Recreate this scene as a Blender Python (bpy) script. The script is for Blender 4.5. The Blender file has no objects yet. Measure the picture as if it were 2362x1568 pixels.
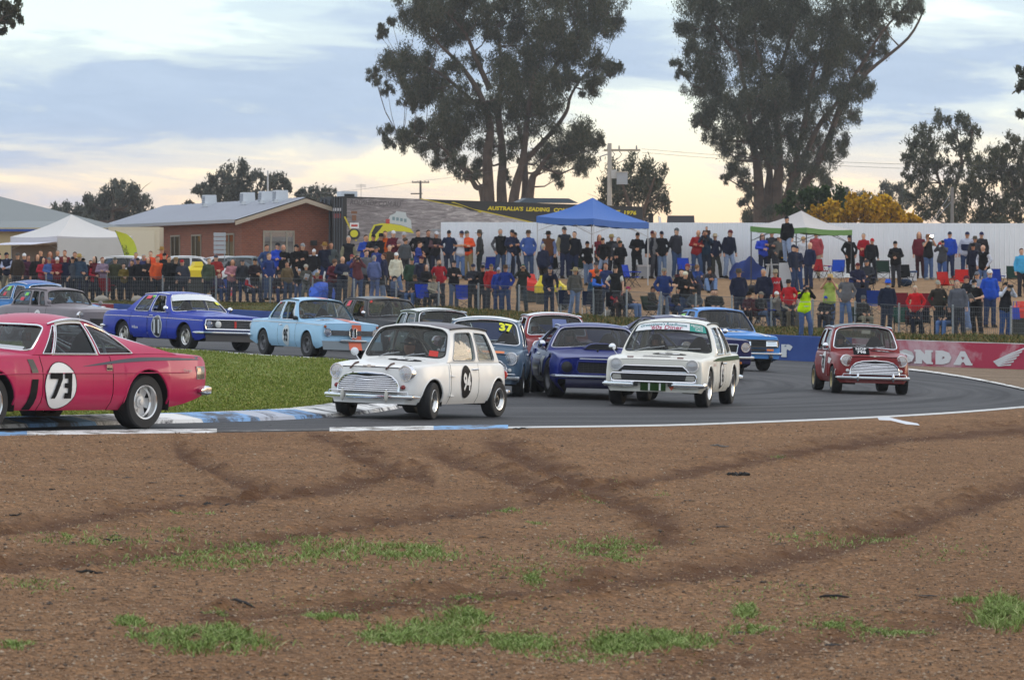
import bpy, math, random
import numpy as np
from mathutils import Vector, Matrix, noise
S = bpy.context.scene
COL = S.collection
R = math.radians
PI = math.pi
# ------------------------------------------------------------------ camera
HC, FPX, CX, HZ = 2.05,10000.0,1181.0,640.0
cam_d = bpy.data.cameras.new('camera')
cam = bpy.data.objects.new('camera', cam_d)
COL.objects.link(cam)
PITCH = R(0.825)
cam.location = (0,0, HC)
cam.rotation_euler = (R(90)-PITCH,0,0)
cam_d.sensor_width = 36
cam_d.lens = 36*FPX/2362
cam_d.clip_start = 0.5
cam_d.clip_end = 9000
cam_d.dof.use_dof = True
cam_d.dof.focus_distance = 63
cam_d.dof.aperture_fstop = 11.0
S.camera = cam
# ------------------------------------------------------------------ sky, sun, exposure
SUN_EL, SUN_AZ = 9.0,62.0
world = bpy.data.worlds.new('World')
S.world = world
world.use_nodes = True
def nd(nt, typ,**kw):
	n = nt.nodes.new(typ)
	for k, v in kw.items():
		if k=='inp':
			for kk, vv in v.items():
				n.inputs[kk].default_value = vv
		else:
			setattr(n, k, v)
	return n
def ramp(nt, stops, interp='LINEAR'):
	n = nt.nodes.new('ShaderNodeValToRGB')
	n.color_ramp.interpolation = interp
	e = n.color_ramp.elements
	while len(e)<len(stops):
		e.new(0.5)
	for i,(p, c)in enumerate(stops):
		e[i].position = p
		e[i].color = c if len(c)==4 else(*c,1)
	return n
def mathn(nt, op, a, b=None, c=None, clamp=False):
	n = nt.nodes.new('ShaderNodeMath')
	n.operation = op
	n.use_clamp = clamp
	for i, v in enumerate((a, b, c)):
		if v is None:
			continue
		if isinstance(v,(int, float)):
			n.inputs[i].default_value = v
		else:
			nt.links.new(v, n.inputs[i])
	return n.outputs[0]
def mixc(nt, fac, a, b, mode='MIX'):
	n = nt.nodes.new('ShaderNodeMix')
	n.data_type = 'RGBA'
	n.blend_type = mode
	n.clamp_factor = True
	for sock, v in((n.inputs[0], fac),(n.inputs[6], a),(n.inputs[7], b)):
		if isinstance(v,(int, float)):
			sock.default_value = v
		elif isinstance(v, tuple):
			sock.default_value = v if len(v)==4 else(*v,1)
		else:
			nt.links.new(v, sock)
	return n.outputs[2]
def build_world():
	nt = world.node_tree
	nt.nodes.clear()
	L = nt.links.new
	out = nd(nt, 'ShaderNodeOutputWorld')
	bg = nd(nt, 'ShaderNodeBackground')
	sky = nd(nt, 'ShaderNodeTexSky', sky_type='NISHITA', sun_disc=False, sun_elevation=R(SUN_EL),
sun_rotation=R(SUN_AZ), altitude=150, air_density=1.0, dust_density=1.5, ozone_density=1.0)
	tc = nd(nt, 'ShaderNodeTexCoord')
	sep = nd(nt, 'ShaderNodeSeparateXYZ')
	L(tc.outputs['Generated'], sep.inputs[0])
	X, Y, Z = sep.outputs
	az = mathn(nt, 'ARCTAN2', X, Y)
	zc = mathn(nt, 'MAXIMUM', Z,0.0)
	el = mathn(nt, 'ARCSINE', Z)
	skew = mathn(nt, 'MULTIPLY_ADD', az,0.05, el)
	def field(kx, ky, seed, det, rough, dist):
		cb = nd(nt, 'ShaderNodeCombineXYZ')
		L(mathn(nt, 'MULTIPLY', az, kx), cb.inputs[0])
		L(mathn(nt, 'MULTIPLY', skew, ky), cb.inputs[1])
		cb.inputs[2].default_value = seed
		n = nd(nt, 'ShaderNodeTexNoise', inp={'Scale':1.0, 'Detail':det, 'Roughness':rough, 'Distortion':dist})
		L(cb.outputs[0], n.inputs['Vector'])
		return n.outputs[0]
	big = field(15,85,2.3,7,.56,.6)
	fine = field(42,210,5.1,6,.6,.5)
	def bank(a0, e0, ra, re, w):
		da = mathn(nt, 'MULTIPLY', mathn(nt, 'ADD', az,-a0),1/ra)
		de = mathn(nt, 'MULTIPLY', mathn(nt, 'ADD', el,-e0),1/re)
		q = mathn(nt, 'MULTIPLY_ADD', de, de, mathn(nt, 'MULTIPLY', da, da))
		return mathn(nt, 'MULTIPLY', mathn(nt, 'EXPONENT', mathn(nt, 'MULTIPLY', q,-1.0)), w)
	d = mathn(nt, 'MULTIPLY_ADD', fine,.42, mathn(nt, 'MULTIPLY_ADD', big,.95,-.16))
	for b in((-.075,.037,.070,.012,.24),(-.02,.052,.05,.009,.20),(-.095,.0605,.045,.0075,-.20),(-.10,.0525,.05,.003,-.10),(-.045,.0265,.050,.0055,-.20),(-.10,.030,.03,.003,-.12),(-.06,.012,.05,.006,-.08),(.035,.030,.022,.018,-.24),(.03,.010,.05,.009,-.22),
(.085,.046,.035,.009,.16),(.105,.034,.03,.006,-.12),(.10,.036,.03,.0035,.14),(.02,.056,.03,.010,.06),(.07,.012,.03,.008,-.10),(-.02,.013,.03,.004,.10),(-.10,.0155,.04,.005,.12)):
		d = mathn(nt, 'ADD', d, bank(*b))
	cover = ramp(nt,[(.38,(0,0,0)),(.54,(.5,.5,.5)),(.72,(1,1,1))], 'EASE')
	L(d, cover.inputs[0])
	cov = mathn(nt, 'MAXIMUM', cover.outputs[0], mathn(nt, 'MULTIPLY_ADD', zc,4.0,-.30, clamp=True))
	grad = ramp(nt,[(0.0,(.78,.52,.33)),(.012,(.78,.56,.39)),(.024,(.74,.64,.51)),(.038,(.60,.67,.65)),(.062,(.54,.67,.71)),(.2,(.50,.62,.74)),(1.0,(.36,.52,.80))])
	L(zc, grad.inputs[0])
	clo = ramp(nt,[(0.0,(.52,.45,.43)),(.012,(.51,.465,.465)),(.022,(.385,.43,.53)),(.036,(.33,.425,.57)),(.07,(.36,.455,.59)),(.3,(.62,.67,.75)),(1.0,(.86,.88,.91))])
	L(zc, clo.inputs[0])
	away = mathn(nt, 'MULTIPLY_ADD', mathn(nt, 'ABSOLUTE', mathn(nt, 'ADD', az,-.06)),5.5,-.45, clamp=True)
	low = mathn(nt, 'MULTIPLY_ADD', zc,-28.0,1.0, clamp=True)
	clear = mixc(nt, mathn(nt, 'MULTIPLY', away, low), grad.outputs[0],(.57,.475,.45))
	clear = mixc(nt,0.05, clear, sky.outputs[0])
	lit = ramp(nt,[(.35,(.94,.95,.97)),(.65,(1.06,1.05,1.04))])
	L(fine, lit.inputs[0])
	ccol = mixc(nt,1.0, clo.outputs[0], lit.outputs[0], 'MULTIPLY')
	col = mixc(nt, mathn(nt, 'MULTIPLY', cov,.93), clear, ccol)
	col = mixc(nt, mathn(nt, 'LESS_THAN', Z,-0.02), col,(.2,.17,.13))
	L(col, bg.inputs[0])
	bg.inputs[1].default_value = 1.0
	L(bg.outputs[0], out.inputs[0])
build_world()
sun_d = bpy.data.lights.new('sun', 'SUN')
sun = bpy.data.objects.new('sun', sun_d)
COL.objects.link(sun)
sun_d.energy = 0.5
sun_d.angle = R(24)
sun_d.color = (1.0,0.83,0.62)
_sd = Vector((math.sin(R(SUN_AZ))*math.cos(R(SUN_EL)), math.cos(R(SUN_AZ))*math.cos(R(SUN_EL)), math.sin(R(SUN_EL))))
sun.rotation_euler = _sd.to_track_quat('Z', 'Y').to_euler()
S.view_settings.view_transform = 'Standard'
S.view_settings.look = 'None'
S.view_settings.gamma = 1
S.view_settings.exposure = 0.52
S.view_settings.use_curve_mapping = False
S.render.engine = 'CYCLES'
S.cycles.max_bounces = 6
S.cycles.transparent_max_bounces = 16
S.cycles.caustics_reflective = False
S.cycles.caustics_refractive = False
S.cycles.use_denoising = True
S.cycles.volume_bounces = 0
# ------------------------------------------------------------------ materials
_M = {}
def srgb(h):
	if not isinstance(h, str):
		return(*h,1)if len(h)==3 else h
	v = [int(h[i:i+2],16)/255 for i in(0,2,4)]
	return tuple((c/12.92 if c<=.04045 else((c+.055)/1.055)**2.4)for c in v)+(1,)
def mat(name, col, rough=0.6, metal=0.0, coat=0.0, spec=0.5, vary=0.0, scale=6.0, bump=0.0, bscale=None, dirt=0.0):
	key = (name, col, rough, metal, coat, vary, bump, dirt)
	if key in _M:
		return _M[key]
	m = bpy.data.materials.new(name)
	m.use_nodes = True
	nt = m.node_tree
	b = nt.nodes['Principled BSDF']
	c = srgb(col)
	b.inputs['Base Color'].default_value = c
	b.inputs['Roughness'].default_value = rough
	b.inputs['Metallic'].default_value = metal
	b.inputs['Specular IOR Level'].default_value = spec
	if coat:
		b.inputs['Coat Weight'].default_value = coat
		b.inputs['Coat Roughness'].default_value = 0.06
	if vary or bump:
		tc = nd(nt, 'ShaderNodeTexCoord')
		n = nd(nt, 'ShaderNodeTexNoise', inp={'Scale':scale, 'Detail':5.0, 'Roughness':0.6})
		nt.links.new(tc.outputs['Object'], n.inputs['Vector'])
		if vary:
			rp = ramp(nt,[(0.25, tuple(x*(1-vary)for x in c[:3])),(0.75, tuple(min(1, x*(1+vary))for x in c[:3]))])
			nt.links.new(n.outputs[0], rp.inputs[0])
			o = rp.outputs[0]
			if dirt:
				sp = nd(nt, 'ShaderNodeSeparateXYZ')
				nt.links.new(tc.outputs['Object'], sp.inputs[0])
				lo = mathn(nt, 'MULTIPLY_ADD', sp.outputs[2],-2.2,0.9, clamp=True)
				f = mathn(nt, 'MULTIPLY', mathn(nt, 'MULTIPLY', lo, n.outputs[0]), dirt, clamp=True)
				o = mixc(nt, f, o,(0.17,0.12,0.08))
			nt.links.new(o, b.inputs['Base Color'])
		if bump:
			n2 = nd(nt, 'ShaderNodeTexNoise', inp={'Scale':bscale or scale*4, 'Detail':4.0})
			nt.links.new(tc.outputs['Object'], n2.inputs['Vector'])
			bp = nd(nt, 'ShaderNodeBump', inp={'Strength':bump, 'Distance':0.02})
			nt.links.new(n2.outputs[0], bp.inputs['Height'])
			nt.links.new(bp.outputs[0], b.inputs['Normal'])
	_M[key] = m
	return m
def paint(col, dirt=0.5):
	return mat('car_paint', col, rough=0.4, coat=0.28, spec=0.22, vary=0.05, scale=3.0, dirt=dirt)
def glass_mat(name='glass', tint=(0.55,0.6,0.6), base=0.06, rough=0.02):
	key = (name, tint, base)
	if key in _M:
		return _M[key]
	m = bpy.data.materials.new(name)
	m.use_nodes = True
	nt = m.node_tree
	nt.nodes.clear()
	out = nd(nt, 'ShaderNodeOutputMaterial')
	tr = nd(nt, 'ShaderNodeBsdfTransparent')
	tr.inputs[0].default_value = (*tint,1)
	gl = nd(nt, 'ShaderNodeBsdfGlossy')
	gl.inputs['Roughness'].default_value = rough
	gl.inputs[0].default_value = (1,1,1,1)
	ge = nd(nt, 'ShaderNodeNewGeometry')
	dt = nd(nt, 'ShaderNodeVectorMath', operation='DOT_PRODUCT')
	nt.links.new(ge.outputs['Incoming'], dt.inputs[0])
	nt.links.new(ge.outputs['Normal'], dt.inputs[1])
	mx = nd(nt, 'ShaderNodeMixShader')
	f = mathn(nt, 'POWER', mathn(nt, 'SUBTRACT',1.0, mathn(nt, 'ABSOLUTE', dt.outputs['Value'])),5.0)
	f = mathn(nt, 'MULTIPLY_ADD', f,.7,.035+base, clamp=True)
	nt.links.new(f, mx.inputs[0])
	nt.links.new(tr.outputs[0], mx.inputs[1])
	nt.links.new(gl.outputs[0], mx.inputs[2])
	nt.links.new(mx.outputs[0], out.inputs[0])
	_M[key] = m
	return m
CHROME = mat('chrome',(0.78,0.79,0.82), rough=0.14, metal=1.0)
ALLOY = mat('polished_alloy',(0.72,0.71,0.69), rough=0.25, metal=1.0)
BLACK = mat('black_plastic',(0.012,0.012,0.013), rough=0.55)
RUBBER = mat('tyre_rubber',(0.018,0.018,0.019), rough=0.8, vary=0.25, scale=9)
DARK = mat('dark_interior',(0.016,0.016,0.018), rough=0.9)
UNDER = mat('underbody',(0.014,0.013,0.012), rough=0.95)
WHITE = mat('white_vinyl',(0.8,0.8,0.79), rough=0.45)
BLACKV = mat('black_vinyl',(0.008,0.008,0.010), rough=0.6, spec=0.1)
GLASS = glass_mat('window_glass',(0.58,0.64,0.64),0.0)
GLASSD = glass_mat('tinted_glass',(0.34,0.38,0.41),0.0)
LENS = glass_mat('lamp_glass',(0.9,0.92,0.95),0.12,0.05)
REFL = mat('lamp_reflector',(0.75,0.78,0.82), rough=0.28, metal=0.9)
STEEL = mat('galvanised_steel',(0.36,0.38,0.40), rough=0.5, metal=0.6, vary=0.15, scale=8)
# ------------------------------------------------------------------ mesh helper
class MB:
	def __init__(s):
		s.v, s.f, s.m = [],[],[]
	def add(s, vs, fs, mi=0):
		o = len(s.v)
		s.v.extend([tuple(p)for p in vs])
		for f in fs:
			s.f.append(tuple(i+o for i in f))
			s.m.append(mi)
		return s
	def box(s, c, d, rz=0.0, mi=0, top=1.0, rot=None):
		x, y, z = d[0]/2, d[1]/2, d[2]/2
		vs = [(-x,-y,-z),(x,-y,-z),(x, y,-z),(-x, y,-z),(-x*top,-y*top, z),(x*top,-y*top, z),(x*top, y*top, z),(-x*top, y*top, z)]
		m = rot if rot is not None else Matrix.Rotation(rz,3, 'Z')
		vs = [tuple(m@Vector(p)+Vector(c))for p in vs]
		return s.add(vs,[(0,3,2,1),(4,5,6,7),(0,1,5,4),(1,2,6,5),(2,3,7,6),(3,0,4,7)], mi)
	def tube(s, pts, r, n=8, mi=0, cap=True, flat=1.0, closed=False):
		P = [Vector(p)for p in pts]
		k = len(P)
		rr = r if isinstance(r,(list, tuple))else[r]*k
		vs = []
		prev = None
		for i in range(k):
			if closed:
				t = P[(i+1)%k]-P[i-1]
			else:
				t = P[min(i+1, k-1)]-P[max(i-1,0)]
			t = t.normalized()if t.length>1e-9 else Vector((0,0,1))
			if prev is None:
				up = Vector((0,0,1))if abs(t.z)<.9 else Vector((1,0,0))
				a = t.cross(up).normalized()
			else:
				a = prev-t*prev.dot(t)
				a = a.normalized()if a.length>1e-6 else t.orthogonal().normalized()
			prev = a
			b = t.cross(a)
			for j in range(n):
				w = 2*PI*j/n
				vs.append(P[i]+a*(math.cos(w)*rr[i]*flat)+b*(math.sin(w)*rr[i]))
		fs = []
		for i in range(k if closed else k-1):
			for j in range(n):
				i2 = (i+1)%k
				fs.append((i*n+j, i*n+(j+1)%n, i2*n+(j+1)%n, i2*n+j))
		if cap and not closed:
			fs.append(tuple(range(n-1,-1,-1)))
			fs.append(tuple((k-1)*n+j for j in range(n)))
		return s.add(vs, fs, mi)
	def lathe(s, prof, n=24, mi=0, axis='Z', c=(0,0,0), M=None, cap=True):
		vs = []
		for r, h in prof:
			for j in range(n):
				w = 2*PI*j/n
				a, b = r*math.cos(w), r*math.sin(w)
				p = (a, b, h)if axis=='Z' else((h, a, b)if axis=='X' else(b, h, a))
				p = Vector(p)
				if M is not None:
					p = M@p
				vs.append(p+Vector(c))
		fs = []
		for i in range(len(prof)-1):
			for j in range(n):
				fs.append((i*n+j, i*n+(j+1)%n,(i+1)*n+(j+1)%n,(i+1)*n+j))
		if cap and prof[0][0]>1e-6:
			fs.append(tuple(range(n-1,-1,-1)))
		if cap and prof[-1][0]>1e-6:
			fs.append(tuple((len(prof)-1)*n+j for j in range(n)))
		return s.add(vs, fs, mi)
	def grid(s, rows, mi=0, flip=False, skip=None):
		nr, nc = len(rows), len(rows[0])
		vs = [p for r in rows for p in r]
		fs = []
		for i in range(nr-1):
			for j in range(nc-1):
				if skip and skip(i, j):
					continue
				q = (i*nc+j, i*nc+j+1,(i+1)*nc+j+1,(i+1)*nc+j)
				fs.append(q[::-1]if flip else q)
		return s.add(vs, fs, mi)
	def sphere(s, c, r, n=12, m=8, mi=0):
		rx, ry, rz = r if isinstance(r,(tuple, list))else(r, r, r)
		vs = []
		for i in range(m+1):
			a = PI*i/m-PI/2
			for j in range(n):
				w = 2*PI*j/n
				vs.append((c[0]+rx*math.cos(a)*math.cos(w), c[1]+ry*math.cos(a)*math.sin(w), c[2]+rz*math.sin(a)))
		fs = [(i*n+j, i*n+(j+1)%n,(i+1)*n+(j+1)%n,(i+1)*n+j)for i in range(m)for j in range(n)]
		return s.add(vs, fs, mi)
	def prism(s, poly, vec, mi=0):
		n = len(poly)
		v = Vector(vec)
		a = [Vector(p)for p in poly]
		s.add(a+[p+v for p in a],[tuple(range(n-1,-1,-1)), tuple(range(n,2*n))]+[(i,(i+1)%n,(i+1)%n+n, i+n)for i in range(n)], mi)
		return s
	def mesh(s, name, smooth=True, angle=38):
		me = bpy.data.meshes.new(name)
		me.from_pydata(s.v,[], s.f)
		if s.m and max(s.m)>0:
			me.polygons.foreach_set('material_index', s.m)
		if smooth:
			me.polygons.foreach_set('use_smooth',[True]*len(s.f))
			me.update()
			me.set_sharp_from_angle(angle=R(angle))
		me.update()
		return me
	def build(s, name, mats, parent=None, smooth=True, angle=38,**tags):
		me = s.mesh(name, smooth, angle)
		for m in(mats if isinstance(mats,(list, tuple))else[mats]):
			me.materials.append(m)
		o = bpy.data.objects.new(name, me)
		COL.objects.link(o)
		if parent is not None:
			o.parent = parent
		for k, v in tags.items():
			if v is not None:
				o[k] = v
		return o
def tag(o, label=None, category=None, group=None, kind=None):
	for k, v in(('label', label),('category', category),('group', group),('kind', kind)):
		if v:
			o[k] = v
	return o
def empty(name, loc, rz=0.0, label=None, category=None, group=None, parent=None):
	o = bpy.data.objects.new(name, None)
	COL.objects.link(o)
	o.location = loc
	o.rotation_euler = (0,0, rz)
	o.empty_display_size = 0.2
	if parent is not None:
		o.parent = parent
	return tag(o, label, category, group)
def kids(o):
	return[c for c in o.children]
def copy_tree(o, parent=None, skip=()):
	c = o.copy()
	COL.objects.link(c)
	if parent is not None:
		c.parent = parent
	for ch in list(o.children):
		copy_tree(ch, c)
	return c
def pc(tbl):
	x = np.array([t[0]for t in tbl], float)
	y = np.array([t[1]for t in tbl], float)
	h = np.diff(x)
	d = np.diff(y)/h
	n = len(x)
	m = np.zeros(n)
	m[0], m[-1] = d[0], d[-1]
	for i in range(1, n-1):
		m[i] = 0 if d[i-1]*d[i]<=0 else 2*d[i-1]*d[i]/(d[i-1]+d[i])
	def f(q):
		q = min(max(float(q), x[0]), x[-1])
		i = min(max(int(np.searchsorted(x, q)-1),0), n-2)
		t = (q-x[i])/h[i]
		return float((2*t**3-3*t**2+1)*y[i]+(t**3-2*t**2+t)*h[i]*m[i]+(-2*t**3+3*t**2)*y[i+1]+(t**3-t**2)*h[i]*m[i+1])
	return f
_txt = {}
def text_geo(txt, bold=0.0, res=2):
	k = (txt, bold)
	if k in _txt:
		return _txt[k]
	cu = bpy.data.curves.new('lettering', 'FONT')
	cu.body = txt
	cu.offset = bold
	cu.resolution_u = res
	cu.fill_mode = 'FRONT'
	o = bpy.data.objects.new('lettering', cu)
	COL.objects.link(o)
	dg = bpy.context.evaluated_depsgraph_get()
	me = o.evaluated_get(dg).to_mesh()
	vs = [tuple(v.co)for v in me.vertices]
	fs = [tuple(p.vertices)for p in me.polygons]
	o.evaluated_get(dg).to_mesh_clear()
	bpy.data.objects.remove(o)
	bpy.data.curves.remove(cu)
	xs = [v[0]for v in vs]
	ys = [v[1]for v in vs]
	cx, cy, hh = (min(xs)+max(xs))/2,(min(ys)+max(ys))/2, max(max(ys)-min(ys),1e-6)
	vs = [((v[0]-cx)/hh,(v[1]-cy)/hh)for v in vs]
	_txt[k] = (vs, fs)
	return _txt[k]
def P3(px, s, y):
	return Vector(((px-CX)/s, FPX/s, HC-(y-HZ)/s))
# ------------------------------------------------------------------ terrain
_pts = [(-5.6,48.9,.32),(-6,52,.32),(-7,55,.34),(-4.6,50,.28),(-1.2,59.6,.12),(2.5,68.1,.05),(1.25,72.6,.0),(6.4,79.7,-.02),(-5,107,.14),(-8.2,109,.32),(4.9,104,-.1),(-1.6,97,.02),(.9,93,-.05),
(-14.8,157.5,.35),(-8.7,149,.29),(-1.4,135,.0),(3.4,126.6,-.13),(7.5,120.5,-.227),(10.7,116,-.345),(13.6,115,-.42),
(-2.6,22,.06),(2.6,22,.0),(0,35,.03),(-4,35,.12),(4,35,-.02),(-11.8,114,.42)]
_A = np.array([[1, x/10, y/100, x*x/100, x*y/1000, y*y/1e4,(y/100)**3]for x, y, z in _pts])
_b = np.array([p[2]for p in _pts])
_cf = np.linalg.solve(_A.T@_A+1e-3*np.eye(7),_A.T@_b)
def Ttrack(x, y):
	x = min(max(x,-24),22)
	y = min(y,165)
	return float(_cf@np.array([1, x/10, y/100, x*x/100, x*y/1000, y*y/1e4,(y/100)**3]))
def _line(rows):
	w = [((px-CX)/s, FPX/s, HC-(y-HZ)/s)for px, s, y in rows]
	xs, ys, zs = zip(*w)
	return lambda x:(float(np.interp(x, xs, ys)), float(np.interp(x, xs, zs)))
WALL_ROWS = [(-500,60,742),(240,63.5,748),(600,67,758),(1080,74,792),(1450,79,811),(1800,83,829),(2100,86,846),(2362,87,855),(2800,86,858)]
FENCE_ROWS = [(-500,61,692),(0,62,694),(300,62,695),(640,63,699),(1000,65.5,713),(1300,68,727),(1700,73,753),(2100,77.5,776),(2362,79.5,784),(2800,81,792)]
WALLL, FENCEL = _line(WALL_ROWS),_line(FENCE_ROWS)
WALL_H = .70
def smooth(t):
	t = min(max(t,0),1)
	return t*t*(3-2*t)
def T(x, y):
	yw,_ = WALLL(x)
	if y<=yw+.15:
		return Ttrack(x, y)
	zw = Ttrack(x, yw)
	yf, zf = FENCEL(x)
	zt = zw+WALL_H-.07
	if y<=yf:
		return lerp(zt, zf,(y-yw-.15)/(yf-yw-.15))
	yb = 173.0
	zb = 2.05 if x>-4 else lerp(2.05,1.46, smooth((-4-x)/4.5))
	if y<yb:
		return lerp(zf, zb,(y-yf)/(yb-yf))
	return lerp(zb,2.0 if x>-4 else lerp(2.0,1.55, smooth((-4-x)/4.5)), smooth((y-yb)/30))
def lerp(a, b, t):
	return a+(b-a)*t
def unproj(px, y):
	lo, hi = 15.0,175.0
	f = lambda d:HZ+(HC-T((px-CX)*d/FPX, d))*FPX/d-y
	a = np.geomspace(lo, hi,240)
	pv = f(a[0])
	for i in range(1, len(a)):
		v = f(a[i])
		if pv>0>=v:
			l, h = a[i-1], a[i]
			for _ in range(30):
				m = (l+h)/2
				if f(m)>0:
					l = m
				else:
					h = m
			d = (l+h)/2
			return Vector(((px-CX)*d/FPX, d))
		pv = v
	d = hi
	return Vector(((px-CX)*d/FPX, d))
def sheet(name, far, near, off, m, nr=30, nc=60, rowf=None,**tags):
	rows = []
	for r in range(nr+1):
		t = r/nr
		row = []
		for a, b in zip(far, near):
			x, y = lerp(a[0], b[0], t), lerp(a[1], b[1], t)
			row.append((x, y, T(x, y)+(off(t)if callable(off)else off)))
		rows.append(row)
	mb = MB().grid(rows, flip=False)
	return mb.build(name, m, None,**tags)
def resample(pts, n):
	P = [Vector(p)for p in pts]
	d = [0]
	for i in range(1, len(P)):
		d.append(d[-1]+(P[i]-P[i-1]).length)
	out = []
	for k in range(n):
		s = d[-1]*k/(n-1)
		i = min(int(np.searchsorted(d, s, side='right'))-1, len(P)-2)
		f = (s-d[i])/max(d[i+1]-d[i],1e-9)
		out.append(P[i].lerp(P[i+1], f))
	return out
def line_px(pts, n):
	xs, ys = [p[0]for p in pts],[p[1]for p in pts]
	q = np.linspace(xs[0], xs[-1], n)
	f = pc(pts)
	return[unproj(x, f(x))for x in q]
# ---- materials of the ground
def ground_mat(name, base, dark, light, sc=1.0, speck=0.6, bump=.5, rough=.95):
	m = bpy.data.materials.new(name)
	m.use_nodes = True
	nt = m.node_tree
	b = nt.nodes['Principled BSDF']
	b.inputs['Roughness'].default_value = rough
	b.inputs['Specular IOR Level'].default_value = .2
	g = nd(nt, 'ShaderNodeNewGeometry')
	L = nt.links.new
	n1 = nd(nt, 'ShaderNodeTexNoise', inp={'Scale':.5*sc, 'Detail':6, 'Roughness':.65})
	n2 = nd(nt, 'ShaderNodeTexNoise', inp={'Scale':9*sc, 'Detail':6, 'Roughness':.7})
	vo = nd(nt, 'ShaderNodeTexVoronoi', inp={'Scale':34*sc, 'Randomness':1.0})
	for n in(n1, n2, vo):
		L(g.outputs['Position'], n.inputs['Vector'])
	r1 = ramp(nt,[(.3, dark),(.5, base),(.72, light)])
	L(mathn(nt, 'MULTIPLY_ADD', n2.outputs[0],.55, mathn(nt, 'MULTIPLY', n1.outputs[0],.5)), r1.inputs[0])
	sp = nd(nt, 'ShaderNodeSeparateColor')
	L(vo.outputs['Color'], sp.inputs[0])
	r2 = ramp(nt,[(.0,(.35,.35,.37)),(.3,(.75,.72,.7)),(.7,(1.15,1.1,1.0)),(.93,(1.5,1.4,1.25)),(1,(2.3,2.2,2.1))])
	L(sp.outputs[0], r2.inputs[0])
	c = mixc(nt, speck, r1.outputs[0], r2.outputs[0], 'MULTIPLY')
	L(c, b.inputs['Base Color'])
	bp = nd(nt, 'ShaderNodeBump', inp={'Strength':bump, 'Distance':.02})
	L(mathn(nt, 'ADD', vo.outputs['Distance'], n2.outputs[0]), bp.inputs['Height'])
	L(bp.outputs[0], b.inputs['Normal'])
	return m, nt, b, c
DIRT,_nt,_b,_c = ground_mat('gravel_dirt',(.200,.110,.055),(.135,.071,.035),(.275,.162,.086),1.0,.62,.8)
_at = nd(_nt, 'ShaderNodeAttribute', attribute_name='rut')
_nz = nd(_nt, 'ShaderNodeTexNoise', inp={'Scale':3.0, 'Detail':5})
_g = nd(_nt, 'ShaderNodeNewGeometry')
_nt.links.new(_g.outputs['Position'],_nz.inputs['Vector'])
_f = mathn(_nt, 'MULTIPLY',_at.outputs['Fac'], mathn(_nt, 'MULTIPLY_ADD',_nz.outputs[0],1.5,.35), clamp=True)
_nt.links.new(mixc(_nt,_f,_c,(.105,.050,.024)),_b.inputs['Base Color'])
BANK,*_ = ground_mat('bank_earth',(.27,.165,.085),(.18,.11,.06),(.36,.24,.135),.5,.35,.5)
RUNOFF,*_ = ground_mat('runoff_gravel',(.19,.135,.09),(.12,.085,.055),(.28,.21,.15),.8,.5,.5)
GRASSG,*_ = ground_mat('grass_ground',(.15,.195,.038),(.11,.145,.028),(.23,.245,.07),.9,.35,.6)
VERGE,*_ = ground_mat('verge_grass_ground',(.085,.090,.024),(.06,.06,.02),(.15,.12,.04),1.2,.3,.6)
def asphalt_mat():
	m, nt, b, c = ground_mat('asphalt',(.052,.052,.056),(.040,.040,.044),(.075,.074,.076),1.2,.25,.25,.75)
	L = nt.links.new
	g = nd(nt, 'ShaderNodeNewGeometry')
	sp = nd(nt, 'ShaderNodeSeparateXYZ')
	L(g.outputs['Position'], sp.inputs[0])
	dx = mathn(nt, 'MULTIPLY', mathn(nt, 'ADD', sp.outputs[0],9.0),1.55)
	dy = mathn(nt, 'ADD', sp.outputs[1],-88.0)
	r = mathn(nt, 'SQRT', mathn(nt, 'ADD', mathn(nt, 'MULTIPLY', dx, dx), mathn(nt, 'MULTIPLY', dy, dy)))
	th = mathn(nt, 'ARCTAN2', dy, dx)
	cb = nd(nt, 'ShaderNodeCombineXYZ')
	L(mathn(nt, 'MULTIPLY', r,1.6), cb.inputs[0])
	L(mathn(nt, 'MULTIPLY', th,1.7), cb.inputs[1])
	n = nd(nt, 'ShaderNodeTexNoise', inp={'Scale':1.0, 'Detail':5, 'Roughness':.6, 'Distortion':.2})
	L(cb.outputs[0], n.inputs['Vector'])
	rp = ramp(nt,[(.36,(.36,.36,.38)),(.5,(.9,.9,.92)),(.62,(1.35,1.33,1.30))])
	L(n.outputs[0], rp.inputs[0])
	L(mixc(nt,.9, c, rp.outputs[0], 'MULTIPLY'), b.inputs['Base Color'])
	b.inputs['Roughness'].default_value = .7
	return m
ASPH = asphalt_mat()
def worn(name, col, under, amt=.5, sc=2.2):
	m = bpy.data.materials.new(name)
	m.use_nodes = True
	nt = m.node_tree
	b = nt.nodes['Principled BSDF']
	b.inputs['Roughness'].default_value = .8
	g = nd(nt, 'ShaderNodeNewGeometry')
	n = nd(nt, 'ShaderNodeTexNoise', inp={'Scale':sc, 'Detail':8, 'Roughness':.7, 'Distortion':.6})
	nt.links.new(g.outputs['Position'], n.inputs['Vector'])
	r = ramp(nt,[(amt-.06,(1,1,1)),(amt+.05,(0,0,0))])
	nt.links.new(n.outputs[0], r.inputs[0])
	nt.links.new(mixc(nt, r.outputs[0], under, col), b.inputs['Base Color'])
	return m
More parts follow.
